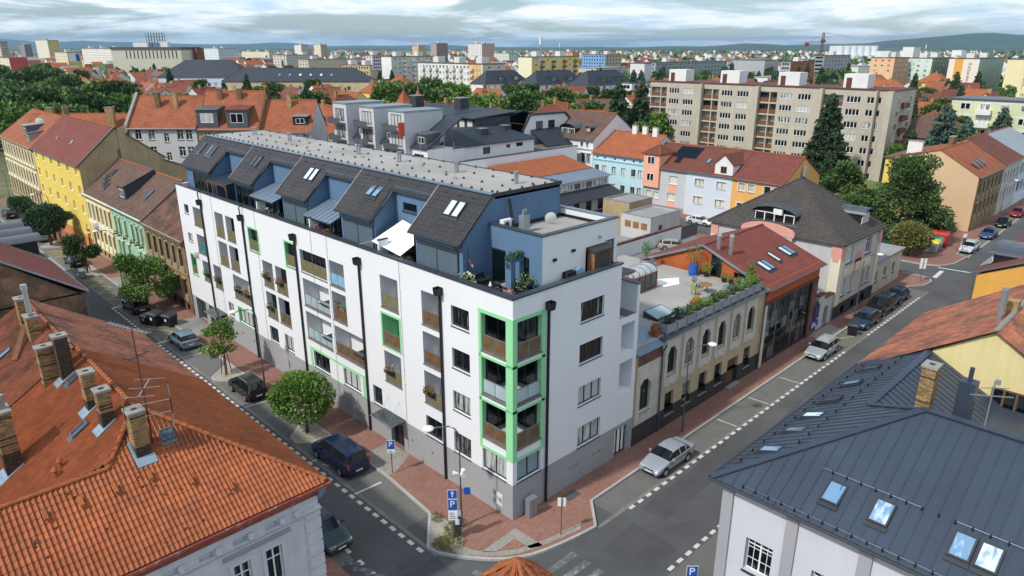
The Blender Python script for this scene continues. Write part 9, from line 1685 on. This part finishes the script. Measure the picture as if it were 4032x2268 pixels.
for i, (x, y, pt, lb, sc) in enumerate(((.75, 22.6, 'petal_pink', 'pink flowering planter under the middle zinc canopy', 1.5), (.75, 21.2, 'petal_red', 'red flowering planter under the middle zinc canopy', 1.4), (.8, 30.2, None, 'bushy green tub under the left zinc canopy', 1.6), (.8, 31.6, 'petal_white', 'white flowering tub left of the partition wall', 1.5), (.8, 24.6, None, 'tall green tub beside the middle partition', 1.7), (.75, 12.2, None, 'bright leafy tub under the white sail', 1.0), (.8, 11.6-.6, None, 'hanging fern beside the near blinds', 1.3), (.9, 5.0, 'petal_white', 'white flowering shrub at the corner terrace', 1.6), (1.0, 1.5, 'petal_pink', 'pink hydrangea tub in the terrace corner', 1.1), (2.9, 1.9, None, 'dry branching plant beside the terrace column', 1.9), (.8, 34.5, None, 'green tub beside the dark screen', 1.2))): plant('terrace_plant', lb, 'potted plant', (x, y, 13.65), .38*sc, .55*sc, rnd.choice(('leaf_green', 'leaf_dark', 'leaf_bright')), pt, 'pot_black', .25, .4, 'terrace plants', 170, .14)
t = thing('sun_sail', 'white triangular sun sail stretched over the terrace recess', 'sun sail', (1.5, 13, 15)); A_, B_, C_, D_ = (2.95, 14.2, 16.3), (2.7, 11.0, 15.9), (.45, 11.2, 14.75), (.75, 15.0, 15.0); mb = MB(); n = 6
for i in range(n):
 for j in range(n):
  def q_(a, b): p = Vector(A_).lerp(Vector(B_), a).lerp(Vector(D_).lerp(Vector(C_), a), b); return p-Vector((0, 0, .35*math.sin(PI*a)*math.sin(PI*b)))
  mb.poly([q_(i/n, j/n), q_((i+1)/n, j/n), q_((i+1)/n, (j+1)/n), q_(i/n, (j+1)/n)])
ob('sail_cloth', mb, 'fabric_white', t, None, True); ob('rope', MB().tube([C_, (.2, 10.6, 14.7)], .012, 4).tube([D_, (.2, 15.8, 14.7)], .012, 4).tube([A_, (3.0, 14.4, 17.6)], .012, 4), 'steel', t)
def sofa(label, x, y, rz, m, c, w=1.4):
 t = thing('terrace_sofa', label, 'sofa', (x, y, 13.65), rz, 'terrace seats'); M = TM((x, y, 13.65), rz); ob('base', MB().box(-w/2, -.35, .1, w/2, .35, .38), m, t, M); ob('backrest', MB().box(-w/2, .25, .38, w/2, .38, .8), m, t, M); ob('cushion', MB().box(-w/2+.08, -.33, .38, w/2-.08, .24, .5), c, t, M)
 for s in (-1, 1): ob('armrest', MB().box(s*(w/2-.04)-.05, -.35, .38, s*(w/2-.04)+.05, .25, .6), m, t, M)
sofa('dark rattan sofa against the blue gable wall', 2.0, 5.1, 0, 'rattan_dark', 'fabric_black'); sofa('grey cushioned armchair beside the low table', 2.8, 3.3, -PI/2, 'rattan_dark', 'fabric_grey', .8); sofa('grey cushioned armchair by the hydrangea', 1.2, 2.5, PI, 'rattan_dark', 'fabric_grey', .8)
t = thing('terrace_table', 'low black table with a white lantern on the corner terrace', 'table', (1.8, 3.9, 13.65)); ob('table_top', MB().box(1.2, 3.5, 14.05, 2.5, 4.3, 14.09), 'black_metal', t); ob('lantern', MB().tube([(1.9, 3.9, 14.09), (1.9, 3.9, 14.35)], [.12, .03], 8), 'white_plain', t)
for a in (1.25, 2.45):
 for b in (3.55, 4.25): ob('leg', MB().box(a-.02, b-.02, 13.65, a+.02, b+.02, 14.05), 'black_metal', t)
t = thing('flag', 'red white and blue flag hanging from a pole on the gable wall', 'flag', (1.35, 5.4, 14)); ob('pole', MB().tube([(1.5, 5.45, 13.65), (1.5, 5.45, 16.2)], .02, 5), 'black_metal', t)
for k, c in enumerate(('petal_red', 'white_plain', 'petal_red', 'sign_blue')): ob('stripe', MB().hexa([(1.5+k*.11, 5.35, 15.3-k*.17), (1.6+k*.11, 5.3, 15.15-k*.17), (1.62+k*.12, 5.4, 15.2-k*.17), (1.52+k*.11, 5.42, 15.35-k*.17), (1.52+k*.11, 5.33, 15.5-k*.2), (1.66+k*.11, 5.28, 15.3-k*.2), (1.68+k*.11, 5.38, 15.35-k*.2), (1.55+k*.11, 5.42, 15.52-k*.2)]), c, t)
t = thing('pergola_column', 'blue column with arch and draped ivy on the corner terrace', 'pergola', (2.6, 2.6, 13.65)); ob('column', MB().box(2.3, 2.5, 13.65, 2.6, 3.0, 16.0).box(2.6, 2.5, 15.7, 3.4, 3.0, 16.0), 'blue_render', t); mb = MB(); leaves(mb, np.vstack([blob_pts(160, (2.4+.28*k, 2.7, 16.05), .28, .25) for k in range(4)]+[blob_pts(100, (2.3, 2.7, 15.75), .2, .4)]), .14); ob('ivy', mb, 'leaf_blue', t)
t = thing('barbecue_grill', 'black kettle barbecue beside the blue wall', 'barbecue', (3.0, 1.2, 13.65)); ob('bowl', MB().ball((2.85, 1.5, 14.55), .3, 10, 6), 'black_metal', t, None, True); ob('stand', MB().box(2.65, 1.3, 13.65, 3.05, 1.7, 14.3), 'black_metal', t)
t = thing('sauna_cabin', 'wood and glass sauna cabin with dark roof on the side terrace', 'sauna', (8.2, .5, 13.65)); ob('cabin', MB().box(7.6, .42, 13.65, 9.3, .96, 15.75), 'wood_pale', t); ob('glass_front', MB().box(7.7, .4, 13.75, 9.2, .418, 15.65), 'dark_glass_panel', t); ob('roof', MB().hexa([(7.5, .3, 15.75), (9.4, .3, 15.75), (9.4, .97, 15.75), (7.5, .97, 15.75), (7.5, .3, 15.82), (9.4, .3, 15.82), (9.4, .97, 16.02), (7.5, .97, 16.02)]), 'anthracite', t)
t = thing('storage_bag', 'black covered box with a pale blue round cushion leaning on it', 'storage box', (5.6, .7, 13.65)); ob('box', MB().box(5.2, .5, 13.65, 6.0, .93, 14.9), 'fabric_black', t); mat('cushion_blue', '8fb4d8', rough=.9); ob('cushion', MB().tube([(6.4, .62, 14.6), (6.4, .74, 14.62)], .42, 14), 'cushion_blue', t)
t = thing('air_conditioner', 'white air conditioning unit on the walled flat roof', 'air conditioner', (4.4, 5.2, 16.82)); ob('casing', MB().box(4.0, 4.9, 17.0, 4.9, 5.25, 17.65), 'white_plain', t); ob('fan_grille', MB().tube([(4.3, 4.89, 17.32), (4.3, 4.88, 17.32)], .22, 12), 'anthracite', t); ob('foot', MB().box(4.1, 4.95, 16.82, 4.2, 5.2, 17.0).box(4.7, 4.95, 16.82, 4.8, 5.2, 17.0), 'steel', t)
for lb, p, r in (('satellite dish standing on the walled flat roof of the white block', (8.0, 4.6, 16.82), .4), ('satellite dish fixed to the far end of the long facade', (-.1, 46.3, 7.2), .38), ('white dish on the roof terrace behind the far parapet', (3.5, 51, 13.2), .55), ('large dish above the orange roof behind the yellow block', tuple(CF(-83, 127, 15.0)), .75), ('second dish right of the chimney behind the yellow block', tuple(CF(-77.5, 127, 14.8)), .75), ('pale dish on the wall of the cream house', (-.2, 81.5, 4.0), .6)): dish('satellite_dish', lb, p, -.6, r)
